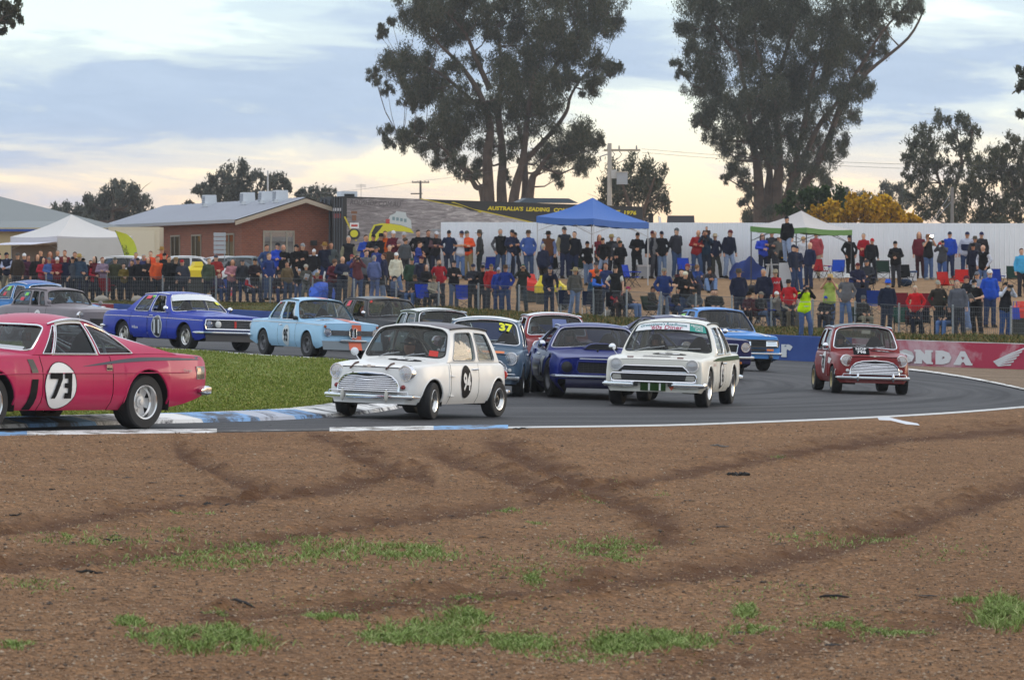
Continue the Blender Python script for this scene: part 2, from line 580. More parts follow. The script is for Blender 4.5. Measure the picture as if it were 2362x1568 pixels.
# ---- the big ground and the spectator bank
xs = sorted(set([-640,-400,-200,-120,-80,-60]+list(np.arange(-45,46,1.5))+[60,80,120,200,400,640]))
rows = [[(x, lerp(-60, WALLL(x)[0]+.1, t), T(x, lerp(-60, WALLL(x)[0]+.1, t))-.05)for x in xs]for t in np.linspace(0,1,48)]
MB().grid(rows, flip=True).build('ground', BANK, None, kind='structure')
back = [.17,.6,1,1.5]+list(np.arange(2,62,1.0))+[66,72,80,95,120,160,230,330,420]
rows = [[(x, WALLL(x)[0]+d, T(x, WALLL(x)[0]+d)-.02)for x in xs]for d in back]
MB().grid(rows, flip=True).build('spectator_bank', BANK, None, kind='structure')
NEAR = [(-260,1010),(0,1004),(300,999),(600,996),(900,991),(1200,987),(1500,983),(1800,973),(2050,962),(2200,953),(2362,940),(2640,915)]
ND = 140
near_l = line_px(NEAR, ND)
far_l = []
for p in near_l:
	k = p.x/p.y
	d = p.y
	while d<160 and d<WALLL(k*d)[0]-.02:
		d+=.25
	far_l.append(Vector((k*d, min(d, WALLL(k*d)[0]-.02))))
sheet('race_track', far_l, near_l,.0, ASPH, nr=90, kind='structure')
MB_ = {}
wp, bp_ = worn('worn_white_paint',(.80,.80,.78),(.12,.10,.08),.53,3.0), worn('worn_blue_paint',(.20,.42,.72),(.12,.10,.09),.53,3.0)
fn = pc(NEAR)
def band(x0, x1, t0, t1, m, name='edge_line', n=60, off=.005):
	a = [unproj(x, fn(x)-t0)for x in np.linspace(x0, x1, n)]
	b = [unproj(x, fn(x)-t1)for x in np.linspace(x0, x1, n)]
	sheet(name, b, a, off, m, nr=2, kind='structure')
band(-200,62,-2,8, bp_)
band(62,500,-2,8, wp)
band(500,760,1,4, worn('faint_paint',(.4,.4,.39),(.08,.075,.07),.42,3.0), n=30)
band(760,1000,-2,7, wp)
band(1000,1172,-2,7, bp_, n=30)
band(1172,2640,-.8,3.0, worn('thin_white_paint',(.6,.6,.58),(.10,.09,.08),.63,3.0), n=120)
LOW = [(-420,998),(0,988),(360,977),(560,972),(765,962),(900,946),(990,920),(1020,898)]
UP = [(-420,772),(0,790),(300,803),(470,812),(600,822),(830,836),(930,852),(1020,893)]
NI = 90
lo_l = resample(line_px(LOW,160), NI)
up_l = resample(line_px(UP,160), NI)
ctr = [(a+b)/2 for a, b in zip(lo_l, up_l)]
def inset(pts, d, toward):
	out = []
	for i, p in enumerate(pts):
		t = (pts[min(i+1, len(pts)-1)]-pts[max(i-1,0)]).normalized()
		nrm = Vector((-t.y, t.x))
		out.append(p+nrm*d*toward)
	return out
KH = .085
lo_in = inset(lo_l,.76,1)
up_in = inset(up_l,.5,-1)
sheet('infield', up_in, lo_in, lambda t:KH-.03 if t>.02 else.05, GRASSG, nr=70, kind='structure')
kw, kb, kg = worn('kerb_white',(.74,.74,.73),(.07,.07,.08),.53,1.7), worn('kerb_blue',(.20,.38,.66),(.08,.09,.11),.54,1.7), worn('kerb_grey',(.05,.05,.06),(.42,.45,.52),.40,2.0)
mb = MB()
kk = resample(lo_l,260)
ki = inset(kk,.8,1)
blocks = [(0.0,.30,0),(.30,.62,0),(.62,.69,1),(.69,.745,0),(.745,.775,1),(.775,.81,2),(.81,.84,0),(.84,1.01,0)]
ed = [FPX/p.y*p.x+CX for p in kk]
cut = [(-999,60,0),(60,225,1),(225,400,0),(400,470,0),(470,600,1),(600,680,2),(680,740,1),(740,3000,0)]
n = len(kk)
vs = []
for a, b in zip(kk, ki):
	for t, h in((0,-.02),(.05,.045),(.5,.10),(.9, KH),(1.0, KH)):
		x, y = lerp(a.x, b.x, t), lerp(a.y, b.y, t)
		vs.append((x, y, T(x, y)+h))
mb.v = vs
for i in range(n-1):
	mi = next((c[2]for c in cut if c[0]<=ed[i]<c[1]),0)
	for j in range(4):
		mb.f.append((i*5+j, i*5+j+1,(i+1)*5+j+1,(i+1)*5+j))
		mb.m.append(mi)
mb.build('kerb',[kw, kb, kg], None, kind='structure')
sheet('infield_edge_line',[p for p in up_l], up_in,.05, wp, nr=2, kind='structure')
RO = [(1880,838),(2000,846),(2103,854),(2200,867),(2293,884),(2362,899),(2520,935),(2640,975)]
ro = line_px(RO,80)
ro_far = []
for p in ro:
	k = p.x/p.y
	d = p.y
	while d<160 and d<WALLL(k*d)[0]-.02:
		d+=.1
	ro_far.append(Vector((k*d, max(p.y+.01, min(d, WALLL(k*d)[0]-.03)))))
sheet('run_off', ro_far, ro,.012, RUNOFF, nr=30, kind='structure')
fr = pc(RO)
a = [unproj(x, fr(x)+1.8)for x in np.linspace(2060,2640,70)]
b = [unproj(x, fr(x)-1.8)for x in np.linspace(2060,2640,70)]
sheet('edge_line', b, a,.022, wp, nr=2, kind='structure')
# ---- foreground dirt: a fine relief with wheel ruts
RUTS = [([(-60,1240),(150,1208),(350,1178),(620,1148),(760,1132),(1000,1085)],13,1.0),
([(395,1030),(440,1062),(500,1095),(560,1122),(630,1147)],17,1.2),([(780,1040),(850,1075),(930,1100),(1010,1120)],16,1.1),
([(-60,1312),(200,1298),(420,1278),(640,1248),(850,1215),(1080,1182),(1200,1160)],15,1.0),
([(1180,1165),(1400,1130),(1650,1085),(1900,1038),(2100,1015),(2420,990)],12,.9),
([(1090,1012),(1180,1050),(1280,1098),(1370,1140),(1480,1190),(1600,1245)],24,1.2),([(960,1040),(1080,1080),(1200,1120),(1330,1160)],18,.9),
([(420,1440),(700,1420),(1000,1392),(1300,1362),(1600,1328),(1850,1285),(2050,1235),(2250,1170),(2430,1105)],22,1.1),
([(1450,1570),(1700,1530),(1900,1490),(2100,1455),(2420,1405)],26,.7),([(700,1000),(820,1040),(900,1060)],14,.7),([(1290,1275),(1450,1265),(1650,1250)],18,.6)]
gx = np.arange(-80,2450,8.0)
yw_ = [unproj(1181, y).y for y in(1575,985)]
gy = np.concatenate([np.arange(20.2,30,.062), np.arange(30,50,.095), np.arange(50,77,.14)])
SX, SY = np.meshgrid(gx, gy)
XX = (SX-CX)/FPX*SY
def Tv(X, Y):
	x = np.clip(X,-24,22)
	return(_cf[0]+_cf[1]*x/10+_cf[2]*Y/100+_cf[3]*x*x/100+_cf[4]*x*Y/1000+_cf[5]*Y*Y/1e4+_cf[6]*(Y/100)**3)
ZT = Tv(XX, SY)
PY = HZ+(HC-ZT)*FPX/SY
def vnoise(x, y, seed):
	rs = np.random.RandomState(seed)
	tab = rs.rand(256,256)
	xi, yi = np.floor(x).astype(int), np.floor(y).astype(int)
	fx, fy = x-xi, y-yi
	fx, fy = fx*fx*(3-2*fx), fy*fy*(3-2*fy)
	g = lambda a, b:tab[a%256, b%256]
	return(g(xi, yi)*(1-fx)+g(xi+1, yi)*fx)*(1-fy)+(g(xi, yi+1)*(1-fx)+g(xi+1, yi+1)*fx)*fy
rut = np.zeros_like(SX)
ridge = np.zeros_like(SX)
for pts, wd, amp in RUTS:
	f = pc(pts)
	fy_ = np.array([f(x)for x in gx])[None,:]
	inside = ((gx>=pts[0][0])&(gx<=pts[-1][0]))[None,:]
	ends = np.clip(np.minimum(gx-pts[0][0], pts[-1][0]-gx)/60,0,1)[None,:]
	if abs(pts[0][0]-pts[-1][0])<330:
		ends = np.clip(np.minimum(gx-pts[0][0], pts[-1][0]-gx)/15,0,1)[None,:]
	d = (PY-fy_+6*(vnoise(SX/40, SY*1.3,7)-.5))/wd
	k = np.exp(-d*d)*inside*ends
	rut = np.maximum(rut, k*min(1, amp))
	ridge+=amp*inside*ends*(np.exp(-((d-1.5)/.6)**2)+np.exp(-((d+1.5)/.6)**2))*.5
rel = .05*(vnoise(XX*.8, SY*.5,1)-.5)+.022*(vnoise(XX*3, SY*3,2)-.5)+.016*(vnoise(XX*9, SY*8,3)-.5)
clod = np.clip(vnoise(XX*7, SY*4.5,4)-.62,0,1)*np.clip(ridge+rut*.6,0,1)*.22
rel = rel-.035*rut+.03*ridge+clod+.010*(vnoise(XX*22, SY*16,5)-.5)
edge_y = np.array([fn(x)for x in gx])[None,:]
keep = np.clip((PY-edge_y)/6,0,1)
ZZ = ZT+.02*keep+rel*np.clip((PY-edge_y)/20,0,1)-.002*(1-keep)
nr_, nc_ = SX.shape
V = np.stack([XX, SY, ZZ],2).reshape(-1,3)
I = np.arange(nr_*nc_).reshape(nr_, nc_)
F_ = np.stack([I[:-1,:-1], I[:-1,1:], I[1:,1:], I[1:,:-1]],2).reshape(-1,4)
okf = (PY[:-1,:-1]>edge_y[:,:-1]-10).reshape(-1)
F_ = F_[okf]
me = bpy.data.meshes.new('dirt_shoulder')
me.from_pydata(V.tolist(),[], F_.tolist())
at = me.attributes.new('rut', 'FLOAT', 'POINT')
at.data.foreach_set('value', np.clip(rut+.5*clod/.05,0,1).reshape(-1).astype(np.float32))
me.polygons.foreach_set('use_smooth',[True]*len(me.polygons))
me.materials.append(DIRT)
o = bpy.data.objects.new('dirt_shoulder', me)
COL.objects.link(o)
tag(o, kind='structure')
def dirt_z(x, y):
	px = CX+x/y*FPX
	j = min(max((px-gx[0])/8.0,0), len(gx)-1.001)
	i = min(max(float(np.interp(y, gy, np.arange(len(gy)))),0), len(gy)-1.001)
	i0, j0 = int(i), int(j)
	a, b = i-i0, j-j0
	return float((ZZ[i0, j0]*(1-b)+ZZ[i0, j0+1]*b)*(1-a)+(ZZ[i0+1, j0]*(1-b)+ZZ[i0+1, j0+1]*b)*a)
def scatter_mesh(name, verts, faces, m, label=None,**tags):
	me = bpy.data.meshes.new(name)
	me.from_pydata(verts.tolist()if hasattr(verts, 'tolist')else verts,[], faces.tolist()if hasattr(faces, 'tolist')else faces)
	me.materials.append(m)
	me.update()
	o = bpy.data.objects.new(name, me)
	COL.objects.link(o)
	for k, v in tags.items():
		o[k] = v
	return o
rs = np.random.RandomState(11)
octv = np.array([(1,0,0),(-1,0,0),(0,1,0),(0,-1,0),(0,0,1),(0,0,-1)], float)
octf = np.array([(0,2,4),(2,1,4),(1,3,4),(3,0,4),(2,0,5),(1,2,5),(3,1,5),(0,3,5)])
N = 85000
py_ = rs.uniform(0,1, N)
Yp = 1/(py_*(1/20.6-1/60)+1/60)
pxp = rs.uniform(-60,2420, N)
Xp = (pxp-CX)/FPX*Yp
pyp = HZ+(HC-Tv(Xp, Yp))*FPX/Yp
okp = pyp>np.array([fn(x)for x in pxp])+6
Xp, Yp = Xp[okp], Yp[okp]
Zp = np.array([dirt_z(x, y)for x, y in zip(Xp, Yp)])
N = len(Xp)
sz = rs.lognormal(-5.1,.42, N)
sz = np.clip(sz,.003,.02)
sc = sz[:, None]*rs.uniform(.6,1.3,(N,3))
sc[:,2]*=.7
ang = rs.uniform(0,6.28, N)
v = octv[None]*sc[:, None,:]
ca, sa = np.cos(ang)[:, None], np.sin(ang)[:, None]
vx, vy = v[...,0]*ca-v[...,1]*sa, v[...,0]*sa+v[...,1]*ca
V = np.stack([vx+Xp[:, None], vy+Yp[:, None], v[...,2]+Zp[:, None]+sz[:, None]*.3],2).reshape(-1,3)
F_ = (octf[None]+6*np.arange(N)[:, None, None]).reshape(-1,3)
def stone_mat():
	m = bpy.data.materials.new('stone')
	m.use_nodes = True
	nt = m.node_tree
	b = nt.nodes['Principled BSDF']
	g = nd(nt, 'ShaderNodeNewGeometry')
	r = ramp(nt,[(0,(.06,.05,.042)),(.25,(.20,.11,.057)),(.6,(.30,.175,.092)),(.85,(.34,.22,.13)),(1,(.42,.33,.24))])
	nt.links.new(g.outputs['Random Per Island'], r.inputs[0])
	nt.links.new(r.outputs[0], b.inputs['Base Color'])
	b.inputs['Roughness'].default_value = .85
	return m
scatter_mesh('gravel', V, F_, stone_mat(), kind='stuff')
debris_m = mat('bark_debris',(.022,.02,.019),.9)
def blade_mat(name, stops, rough=.7, through=0.):
	m = bpy.data.materials.new(name)
	m.use_nodes = True
	nt = m.node_tree
	b = nt.nodes['Principled BSDF']
	g = nd(nt, 'ShaderNodeNewGeometry')
	r = ramp(nt, stops)
	nt.links.new(g.outputs['Random Per Island'], r.inputs[0])
	nt.links.new(r.outputs[0], b.inputs['Base Color'])
	b.inputs['Roughness'].default_value = rough
	b.inputs['Specular IOR Level'].default_value = .2
	if through:
		tr = nd(nt, 'ShaderNodeBsdfTranslucent')
		mx = nd(nt, 'ShaderNodeMixShader', inp={'Fac':through})
		nt.links.new(r.outputs[0], tr.inputs[0])
		nt.links.new(b.outputs[0], mx.inputs[1])
		nt.links.new(tr.outputs[0], mx.inputs[2])
		nt.links.new(mx.outputs[0], nt.nodes['Material Output'].inputs[0])
	return m
def blades(X, Y, Z, h, w, rs, lean=.5):
	n = len(X)
	a = rs.uniform(0,6.28, n)
	dx, dy = np.cos(a), np.sin(a)
	l = rs.uniform(.1, lean, n)*h
	la = rs.uniform(0,6.28, n)
	lx, ly = np.cos(la)*l, np.sin(la)*l
	v = np.zeros((n,5,3))
	v[:,0] = np.stack([X-dx*w, Y-dy*w, Z],1)
	v[:,1] = np.stack([X+dx*w, Y+dy*w, Z],1)
	v[:,2] = np.stack([X-dx*w*.8+lx*.35, Y-dy*w*.8+ly*.35, Z+h*.55],1)
	v[:,3] = np.stack([X+dx*w*.8+lx*.35, Y+dy*w*.8+ly*.35, Z+h*.55],1)
	v[:,4] = np.stack([X+lx, Y+ly, Z+h*rs.uniform(.75,1, n)],1)
	f = np.array([(0,1,3),(0,3,2),(2,3,4)])
	return v.reshape(-1,3),(f[None]+5*np.arange(n)[:, None, None]).reshape(-1,3)
TUFTS = [(480,1516,140,24,5200,.050),(360,1508,70,9,700,.03),(745,1455,78,15,2100,.045),(1000,1480,120,26,5200,.050),(880,1500,70,14,1500,.04),(1080,1445,60,14,1400,.05),(1200,1488,120,22,3000,.035),
(1510,1482,145,24,5200,.045),(1420,1490,60,16,1500,.04),(2320,1396,70,34,4200,.07),(2250,1370,60,10,900,.035),(300,1480,36,13,900,.035),(500,1445,28,9,500,.03),
(2050,1435,120,10,1100,.03),(1925,1438,40,8,500,.035),(1720,1410,26,16,700,.05),(1730,1450,60,10,700,.03),(1230,1345,26,10,500,.03),(1090,1385,60,7,500,.025),(40,1535,40,10,400,.03),(1350,1520,200,20,900,.025),
(700,1300,420,34,3600,.045),(180,1290,160,22,800,.04),(960,1300,110,18,1700,.04),(450,1330,250,26,1300,.04),(1400,1272,140,22,1700,.035),(1000,1420,500,60,1500,.02),(1900,1430,300,40,1200,.02),(1420,1300,90,14,600,.03),(1230,1330,160,26,500,.03),(380,1262,60,6,400,.025),(390,1230,40,4,250,.02),(470,1230,30,5,250,.025),
(1880,1240,120,16,500,.035),(2040,1230,70,12,400,.03),(2200,1000,60,4,150,.02),(1440,1130,30,5,200,.02),(1520,1145,30,5,150,.02),(1800,1050,30,4,120,.02),(1165,1193,40,5,300,.03),(1240,1222,30,4,200,.02),(1360,1170,40,5,200,.025),(90,1395,100,20,300,.03),(1800,1360,300,40,350,.03),(2150,1260,160,30,300,.03)]
vs, fs = [],[]
off = 0
X, Y, H = [],[],[]
for px, y, hw, hd, nb, h in TUFTS:
	n = int(nb)
	a = rs.normal(0,.42, n)
	b_ = rs.normal(0,.45, n)
	qx, qy = px+a*hw, y+b_*hd
	k = vnoise(qx/22, qy/9,21)+.45*rs.rand(n)>(.62 if hw<150 else.66)
	qx, qy = qx[k], qy[k]
	z0 = .03
	d = (HC-z0)*FPX/(qy-HZ)
	x = (qx-CX)/FPX*d
	X.append(x)
	Y.append(d)
	H.append(h*rs.uniform(.4,1.1, len(x)))
X, Y, H = map(np.concatenate,(X, Y, H))
k = (Y>21.3)&(Y<54)
X, Y, H = X[k], Y[k], H[k]
Z = np.array([dirt_z(x, y)for x, y in zip(X, Y)])-.003
v, f = blades(X, Y, Z, H,.0045, rs,1.8)
scatter_mesh('weeds', v, f, blade_mat('weed_blade',[(0,(.11,.15,.035)),(.5,(.20,.29,.07)),(.85,(.29,.36,.12)),(1,(.42,.40,.2))]), kind='stuff')
n = 150000
a, b_ = rs.rand(n), rs.rand(n)**1.6
li = np.array([(p.x, p.y)for p in lo_in])
ui = np.array([(p.x, p.y)for p in up_in])
q = a*(NI-1)
i0 = np.minimum(q.astype(int), NI-2)
fq = (q-i0)[:, None]
pl = li[i0]*(1-fq)+li[i0+1]*fq
pu = ui[i0]*(1-fq)+ui[i0+1]*fq
P_ = pl*(1-b_[:, None])+pu*b_[:, None]
Z = Tv(P_[:,0], P_[:,1])+KH-.035
H = rs.uniform(.02,.05, n)*(.6+.8*vnoise(P_[:,0]*1.5, P_[:,1]*.7,9))
v, f = blades(P_[:,0], P_[:,1], Z, H,.012, rs,1.0)
scatter_mesh('infield_grass', v, f, blade_mat('turf_blade',[(0,(.11,.15,.02)),(.5,(.19,.24,.036)),(.85,(.265,.28,.06)),(1,(.38,.32,.12))]), kind='stuff')
n = 70000
x = rs.uniform(-21,20, n)
Yw_ = np.array([WALLL(q)[0]for q in x])
Yf_ = np.array([FENCEL(q)[0]for q in x])
t = rs.rand(n)
y = Yw_+.45+t*(Yf_+.6-Yw_-.45)
Z = np.array([T(a, b)for a, b in zip(x, y)])
H = rs.uniform(.06,.22, n)*(.4+1.0*vnoise(x*.9, y*.6,31))*np.where(x<-6,.5,1)
v, f = blades(x, y, Z-.02, H,.02, rs,.9)
scatter_mesh('verge_grass', v, f, blade_mat('verge_blade',[(0,(.035,.055,.014)),(.4,(.085,.10,.024)),(.7,(.15,.12,.035)),(1,(.26,.15,.05))]), kind='stuff')
vw = [Vector((q, WALLL(q)[0]+.16))for q in np.linspace(-30,28,90)]
vf = [Vector((q, FENCEL(q)[0]+1.0))for q in np.linspace(-30,28,90)]
sheet('verge', vf, vw,.0, VERGE, nr=16, kind='structure')
# ---- sticks, clods and a strip of white tape on the dirt
def on_dirt(px, y):
	d = (HC-.02)*FPX/(y-HZ)
	x = (px-CX)/FPX*d
	return Vector((x, d, dirt_z(x, d)))
STICKS = [(1925,1372,66,-6, 'broad dark stick lying right of centre on the dirt'),(560,1428,62,-22, 'crooked dark twig lying left of centre below the grass strip'),(1705,1105,50,3, 'heap of dark bark pieces near the middle right of the dirt'),(205,1368,60,4, 'frayed dark strip of bark on the left of the dirt'),(500,1200,60,5, 'lump of dark rubbery debris beside the left rut'),
(1200,1008,36,2, 'thin dark stick beside the painted blue edge'),(1660,1032,42,-4, 'pale grey stick on the dirt right of centre'),(35,1245,30,2, 'short dark stick at the left edge of the dirt'),(260,1288,44,3, 'dark flat piece of bark left of the grass strip'),(120,1180,16,0, 'small black lump on the left of the dirt')]
for px, y, w, sl, lab in STICKS:
	p = on_dirt(px, y)
	s = FPX/p.y
	L_ = w/s
	mb = MB()
	r = max(.007, L_*.055)
	pts = []
	for k in np.linspace(-.5,.5,6):
		q = p+Vector((L_*k, L_*k*sl/12,0))
		q.z = dirt_z(q.x, q.y)+r*.8+random.uniform(0, r*1.2)
		q.y+=random.uniform(-1,1)*r*3
		pts.append(q)
	mb.tube(pts,[r*.5, r, r*1.1, r, r*.8, r*.4],6)
	nm = 'stick' if 'stick' in lab or 'twig' in lab else 'bark'
	o = mb.build(nm, debris_m if 'pale' not in lab else mat('pale_wood',(.16,.15,.14),.9))
	tag(o, lab, 'stick' if nm=='stick' else 'bark')
	if 'heap' in lab or 'lump of' in lab:
		mb = MB()
		for k in range(7):
			q = p+Vector((random.uniform(-.5,.5)*L_, random.uniform(-.4,.4)*L_,0))
			q.z = dirt_z(q.x, q.y)+.012
			mb.box(q,(L_*random.uniform(.1,.3), L_*random.uniform(.1,.2),.03), rot=Matrix.Rotation(random.uniform(0,3),3, Vector((random.random(), random.random(),1))))
		mb.build('bark_flake', debris_m, o, kind='stuff')
N = 900
pxp = rs.uniform(-40,2400, N)
pyp = 1005+540*rs.rand(N)**1.3
Vv, Ff = [],[]
for px, y in zip(pxp, pyp):
	if y<fn(px)+10:
		continue
	p = on_dirt(px, y)
	l = rs.lognormal(-3.45,.6)
	l = min(l,.12)
	w = l*rs.uniform(.12,.45)
	a = rs.uniform(-.7,.7)
	c_, s_ = math.cos(a), math.sin(a)
	o_ = len(Vv)
	for sx, sy in((-1,-1),(1,-1),(1,1),(-1,1)):
		Vv.append((p.x+(sx*l*c_-sy*w*s_)/2, p.y+(sx*l*s_+sy*w*c_)/2, p.z+.004+rs.uniform(0,.006)))
	Vv.append((p.x, p.y, p.z+.006+w*.16))
	Ff+=[(o_, o_+1, o_+4),(o_+1, o_+2, o_+4),(o_+2, o_+3, o_+4),(o_+3, o_, o_+4)]
scatter_mesh('debris', Vv, Ff, debris_m, kind='stuff')
mb = MB()
tp = [on_dirt(px, y)for px, y in((2028,963),(2055,967),(2090,971),(2122,975))]
mb.grid([[p+Vector((0,0,.02+.015*math.sin(i*2)))for i, p in enumerate(tp)],[p+Vector((.0,.35,.05+.02*math.sin(i*1.7)))for i, p in enumerate(tp)]])
o = mb.build('tape', mat('white_tape',(.7,.72,.75),.5))
tag(o, 'strip of white tape lying on the dirt beside the track edge', 'tape')
# ------------------------------------------------------------------ wall, fences, buildings, tents
def wall_at(px):
	k = (px-CX)/FPX
	lo, hi = 100.0,175.0
	for _ in range(40):
		d = (lo+hi)/2
		if d<WALLL(k*d)[0]:
			lo = d
		else:
			hi = d
	return Vector((k*d, d, Ttrack(k*d, d)))
def wall_mat(name, a, b, amt, sc):
	m = bpy.data.materials.new(name)
	m.use_nodes = True
	nt = m.node_tree
	bs = nt.nodes['Principled BSDF']
	bs.inputs['Roughness'].default_value = .75
	g = nd(nt, 'ShaderNodeNewGeometry')
	n = nd(nt, 'ShaderNodeTexNoise', inp={'Scale':sc, 'Detail':8, 'Roughness':.65, 'Distortion':.4})
	nt.links.new(g.outputs['Position'], n.inputs['Vector'])
	sp = nd(nt, 'ShaderNodeSeparateXYZ')
	nt.links.new(g.outputs['Position'], sp.inputs[0])
	f = mathn(nt, 'ADD', n.outputs[0], mathn(nt, 'MULTIPLY_ADD', sp.outputs[0], amt[1], amt[0]))
	r = ramp(nt,[(.42,(*a,1)),(.60,(*b,1))])
	nt.links.new(f, r.inputs[0])
	nt.links.new(r.outputs[0], bs.inputs['Base Color'])
	return m
WBLUE = wall_mat('blue_wall_paint',(.020,.060,.25),(.028,.075,.29),(0,0),1.2)
WRED = wall_mat('red_wall_paint',(.56,.36,.40),(.42,.030,.075),(-.62,.058),.9)
WCONC = wall_mat('bare_concrete',(.30,.29,.27),(.42,.41,.39),(0,0),2.0)
def wall_piece(p0, p1, m, label, top_m):
	a, b = wall_at(p0), wall_at(p1)
	n = max(3, int((b.x-a.x)/.8))
	r0, r1, r2, r3, r4 = [],[],[],[],[]
	for i in range(n+1):
		x = lerp(a.x, b.x, i/n)
		y,_ = WALLL(x)
		z = Ttrack(x, y)
		h = WALL_H*(1+.004*math.sin(x*3))
		r0.append((x, y-.04, z-.25))
		r1.append((x, y, z+h-.02))
		r2.append((x, y+.02, z+h))
		r3.append((x, y+.22, z+h))
		r4.append((x, y+.22, z-.2))
	mb = MB().grid([r0, r1])
	mb.grid([r1, r2, r3, r4], mi=1)
	mb.add([r0[0], r1[0], r3[0], r4[0], r0[-1], r1[-1], r3[-1], r4[-1]],[(0,1,2,3),(7,6,5,4)],1)
	o = mb.build('trackside_wall',[m, top_m])
	tag(o, label, 'wall')
	return o
wred_end = wall_piece(150,262, mat('red_end_paint',(.28,.02,.03),.7), 'low dark red wall end behind the tail of royal blue car 11', WCONC)
wblue = wall_piece(262.5,1965, WBLUE, 'long low blue painted concrete wall along the far side of the track', WBLUE)
wred = wall_piece(1965.5,2760, WRED, 'low concrete wall painted red with big white lettering', WCONC)
def on_wall(px0, dx, z, off=.02):
	a = wall_at(px0)
	x = a.x+dx
	y,_ = WALLL(x)
	return Vector((x, y-.04*(1-z/WALL_H)-off, Ttrack(x, y)+z))
def wall_text(txt, px, zc, h, m, bold, tw, parent):
	vs, fs = text_geo(txt, bold)
	mb = MB()
	mb.add([on_wall(px, x*h*tw, zc+y*h)for x, y in vs], fs)
	return mb.build('lettering', m, parent, smooth=False)
wlet = worn('wall_lettering_paint',(.66,.67,.68),(.5,.42,.45),.68,2.5)
for ch, px in(('H',2046),('O',2088),('N',2130),('D',2176),('A',2221)):
	wall_text(ch, px,.26,.37, wlet,.14,1.16, wred)
	if ch in 'HNA':
		for s in(-1,1):
			for zz in((.26-.185+.025,)if ch=='A' else(.26-.185+.025,.26+.185-.025)):
				mb = MB()
				mb.grid([[on_wall(px, s*.155+dx, zz+dz,.022)for dx in(-.085,.085)]for dz in(-.026,.026)])
				mb.build('serif', wlet, wred, smooth=False)
for k in range(6):
	t = k/5
	x1, z1 = .40-.07*k,.60-.09*k
	x0, z0 = -.42+.02*k,.20-.022*k
	mb = MB()
	mb.add([on_wall(2328, x0, z0,.02), on_wall(2328, lerp(x0, x1,.5), lerp(z0, z1,.55)+.0,.02), on_wall(2328, x1, z1,.02), on_wall(2328, x1-.02, z1-.045,.02), on_wall(2328, lerp(x0, x1,.5)+.02, lerp(z0, z1,.5)-.02,.02), on_wall(2328, x0+.05, z0-.02,.02)],
[(0,1,4,5),(1,2,3,4)])
	mb.build('wing_feather', wlet, wred, smooth=False)
wall_text('r',1815,.27,.36, wlet,.07,1.0, wblue)
fx = []
wf = empty('wire_fence',(0,140,0),0, 'long waist high wire mesh fence on steel posts before the crowd', 'fence')
wf.location = (0,0,0)
path = [(x, FENCEL(x)[0])for x in np.arange(-26,22,.05)]
acc, posts, walk = 0,[],[(0, path[0])]
for a, b in zip(path[:-1], path[1:]):
	d = math.hypot(b[0]-a[0], b[1]-a[1])
	acc+=d
	walk.append((acc, b))
FH = .92
LENS_ = np.array([w[0]for w in walk])
WXY = np.array([w[1]for w in walk])
def along(s):
	return float(np.interp(s, LENS_, WXY[:,0])), float(np.interp(s, LENS_, WXY[:,1]))
post_me = MB().tube([(0,0,-.15),(0,0, FH+.06)],.032,10).mesh('fence_post')
post_me.materials.append(STEEL)
sp_post = 2.25
for k in range(int(LENS_[-1]/sp_post)):
	x, y = along(k*sp_post)
	o = bpy.data.objects.new('fence_post', post_me)
	COL.objects.link(o)
	o.parent = wf
	o.location = (x, y, T(x, y))
Vv, Ff = [],[]
def ribbon(a, b, w):
	d = (b-a).normalized()
	side = Vector((1,0,0))if abs(d.z)>.7 else Vector((0,0,1))
	o_ = len(Vv)
	Vv.extend([tuple(a-side*w), tuple(a+side*w), tuple(b+side*w), tuple(b-side*w)])
	Ff.append((o_, o_+1, o_+2, o_+3))
	fwd = Vector((0,1,0))
	Vv.extend([tuple(a-fwd*w), tuple(a+fwd*w), tuple(b+fwd*w), tuple(b-fwd*w)])
	Ff.append((o_+4, o_+5, o_+6, o_+7))
for s in np.arange(0, LENS_[-1],.075):
	x, y = along(s)
	z = T(x, y)
	ribbon(Vector((x, y-.04, z+.02)), Vector((x, y-.04, z+FH)),.004)
for h in np.linspace(.05, FH,7):
	for s in np.arange(0, LENS_[-1]-1,1.0):
		a, b = along(s), along(s+1)
		ribbon(Vector((a[0], a[1]-.045, T(*a)+h)), Vector((b[0], b[1]-.045, T(*b)+h)),.004 if h<FH else.008)
o = scatter_mesh('wire_mesh', Vv, Ff, mat('wire',(.17,.18,.19),.6, metal=.3), kind='stuff')
o.parent = wf
cf = empty('corrugated_fence',(0,0,0),0, 'tall white corrugated metal fence behind the spectators', 'fence')
cfm = mat('white_sheet_metal',(.86,.88,.90),.45, vary=.04, scale=1.5)
pw = .81
rows0, rows1 = [],[]
for i in range(55):
	u = i/54
	x = u*pw
	q = (u*54)%13.5/13.5
	yy = -.028 if q<.16 else(0 if q<.26 else(-.0 if q<.9 else-.014))
	rows0.append((x, yy,0))
	rows1.append((x, yy,1))
pan_me = MB().grid([rows0, rows1]).mesh('fence_panel', angle=20)
pan_me.materials.append(cfm)
CFY = 173.6
x = (1017-CX)/FPX*CFY
k = 0
while x<26:
	ztop = HC+(HZ-lerp(512.5,515.5,(x+2.8)/23))/FPX*CFY
	zb = T(x+.4, CFY)-.12
	o = bpy.data.objects.new('fence_panel', pan_me)
	COL.objects.link(o)
	o.parent = cf
	o.location = (x, CFY+.004*(k%2), zb)
	o.scale = (1,1, ztop-zb+.004*math.sin(k*2.3))
	x+=pw-.004
	k+=1
mb = MB()
for h in(.5,1.9):
	mb.box((11.3, CFY+.09, T(5, CFY)+h),(29,.06,.06))
mb.build('fence_rail', STEEL, cf)
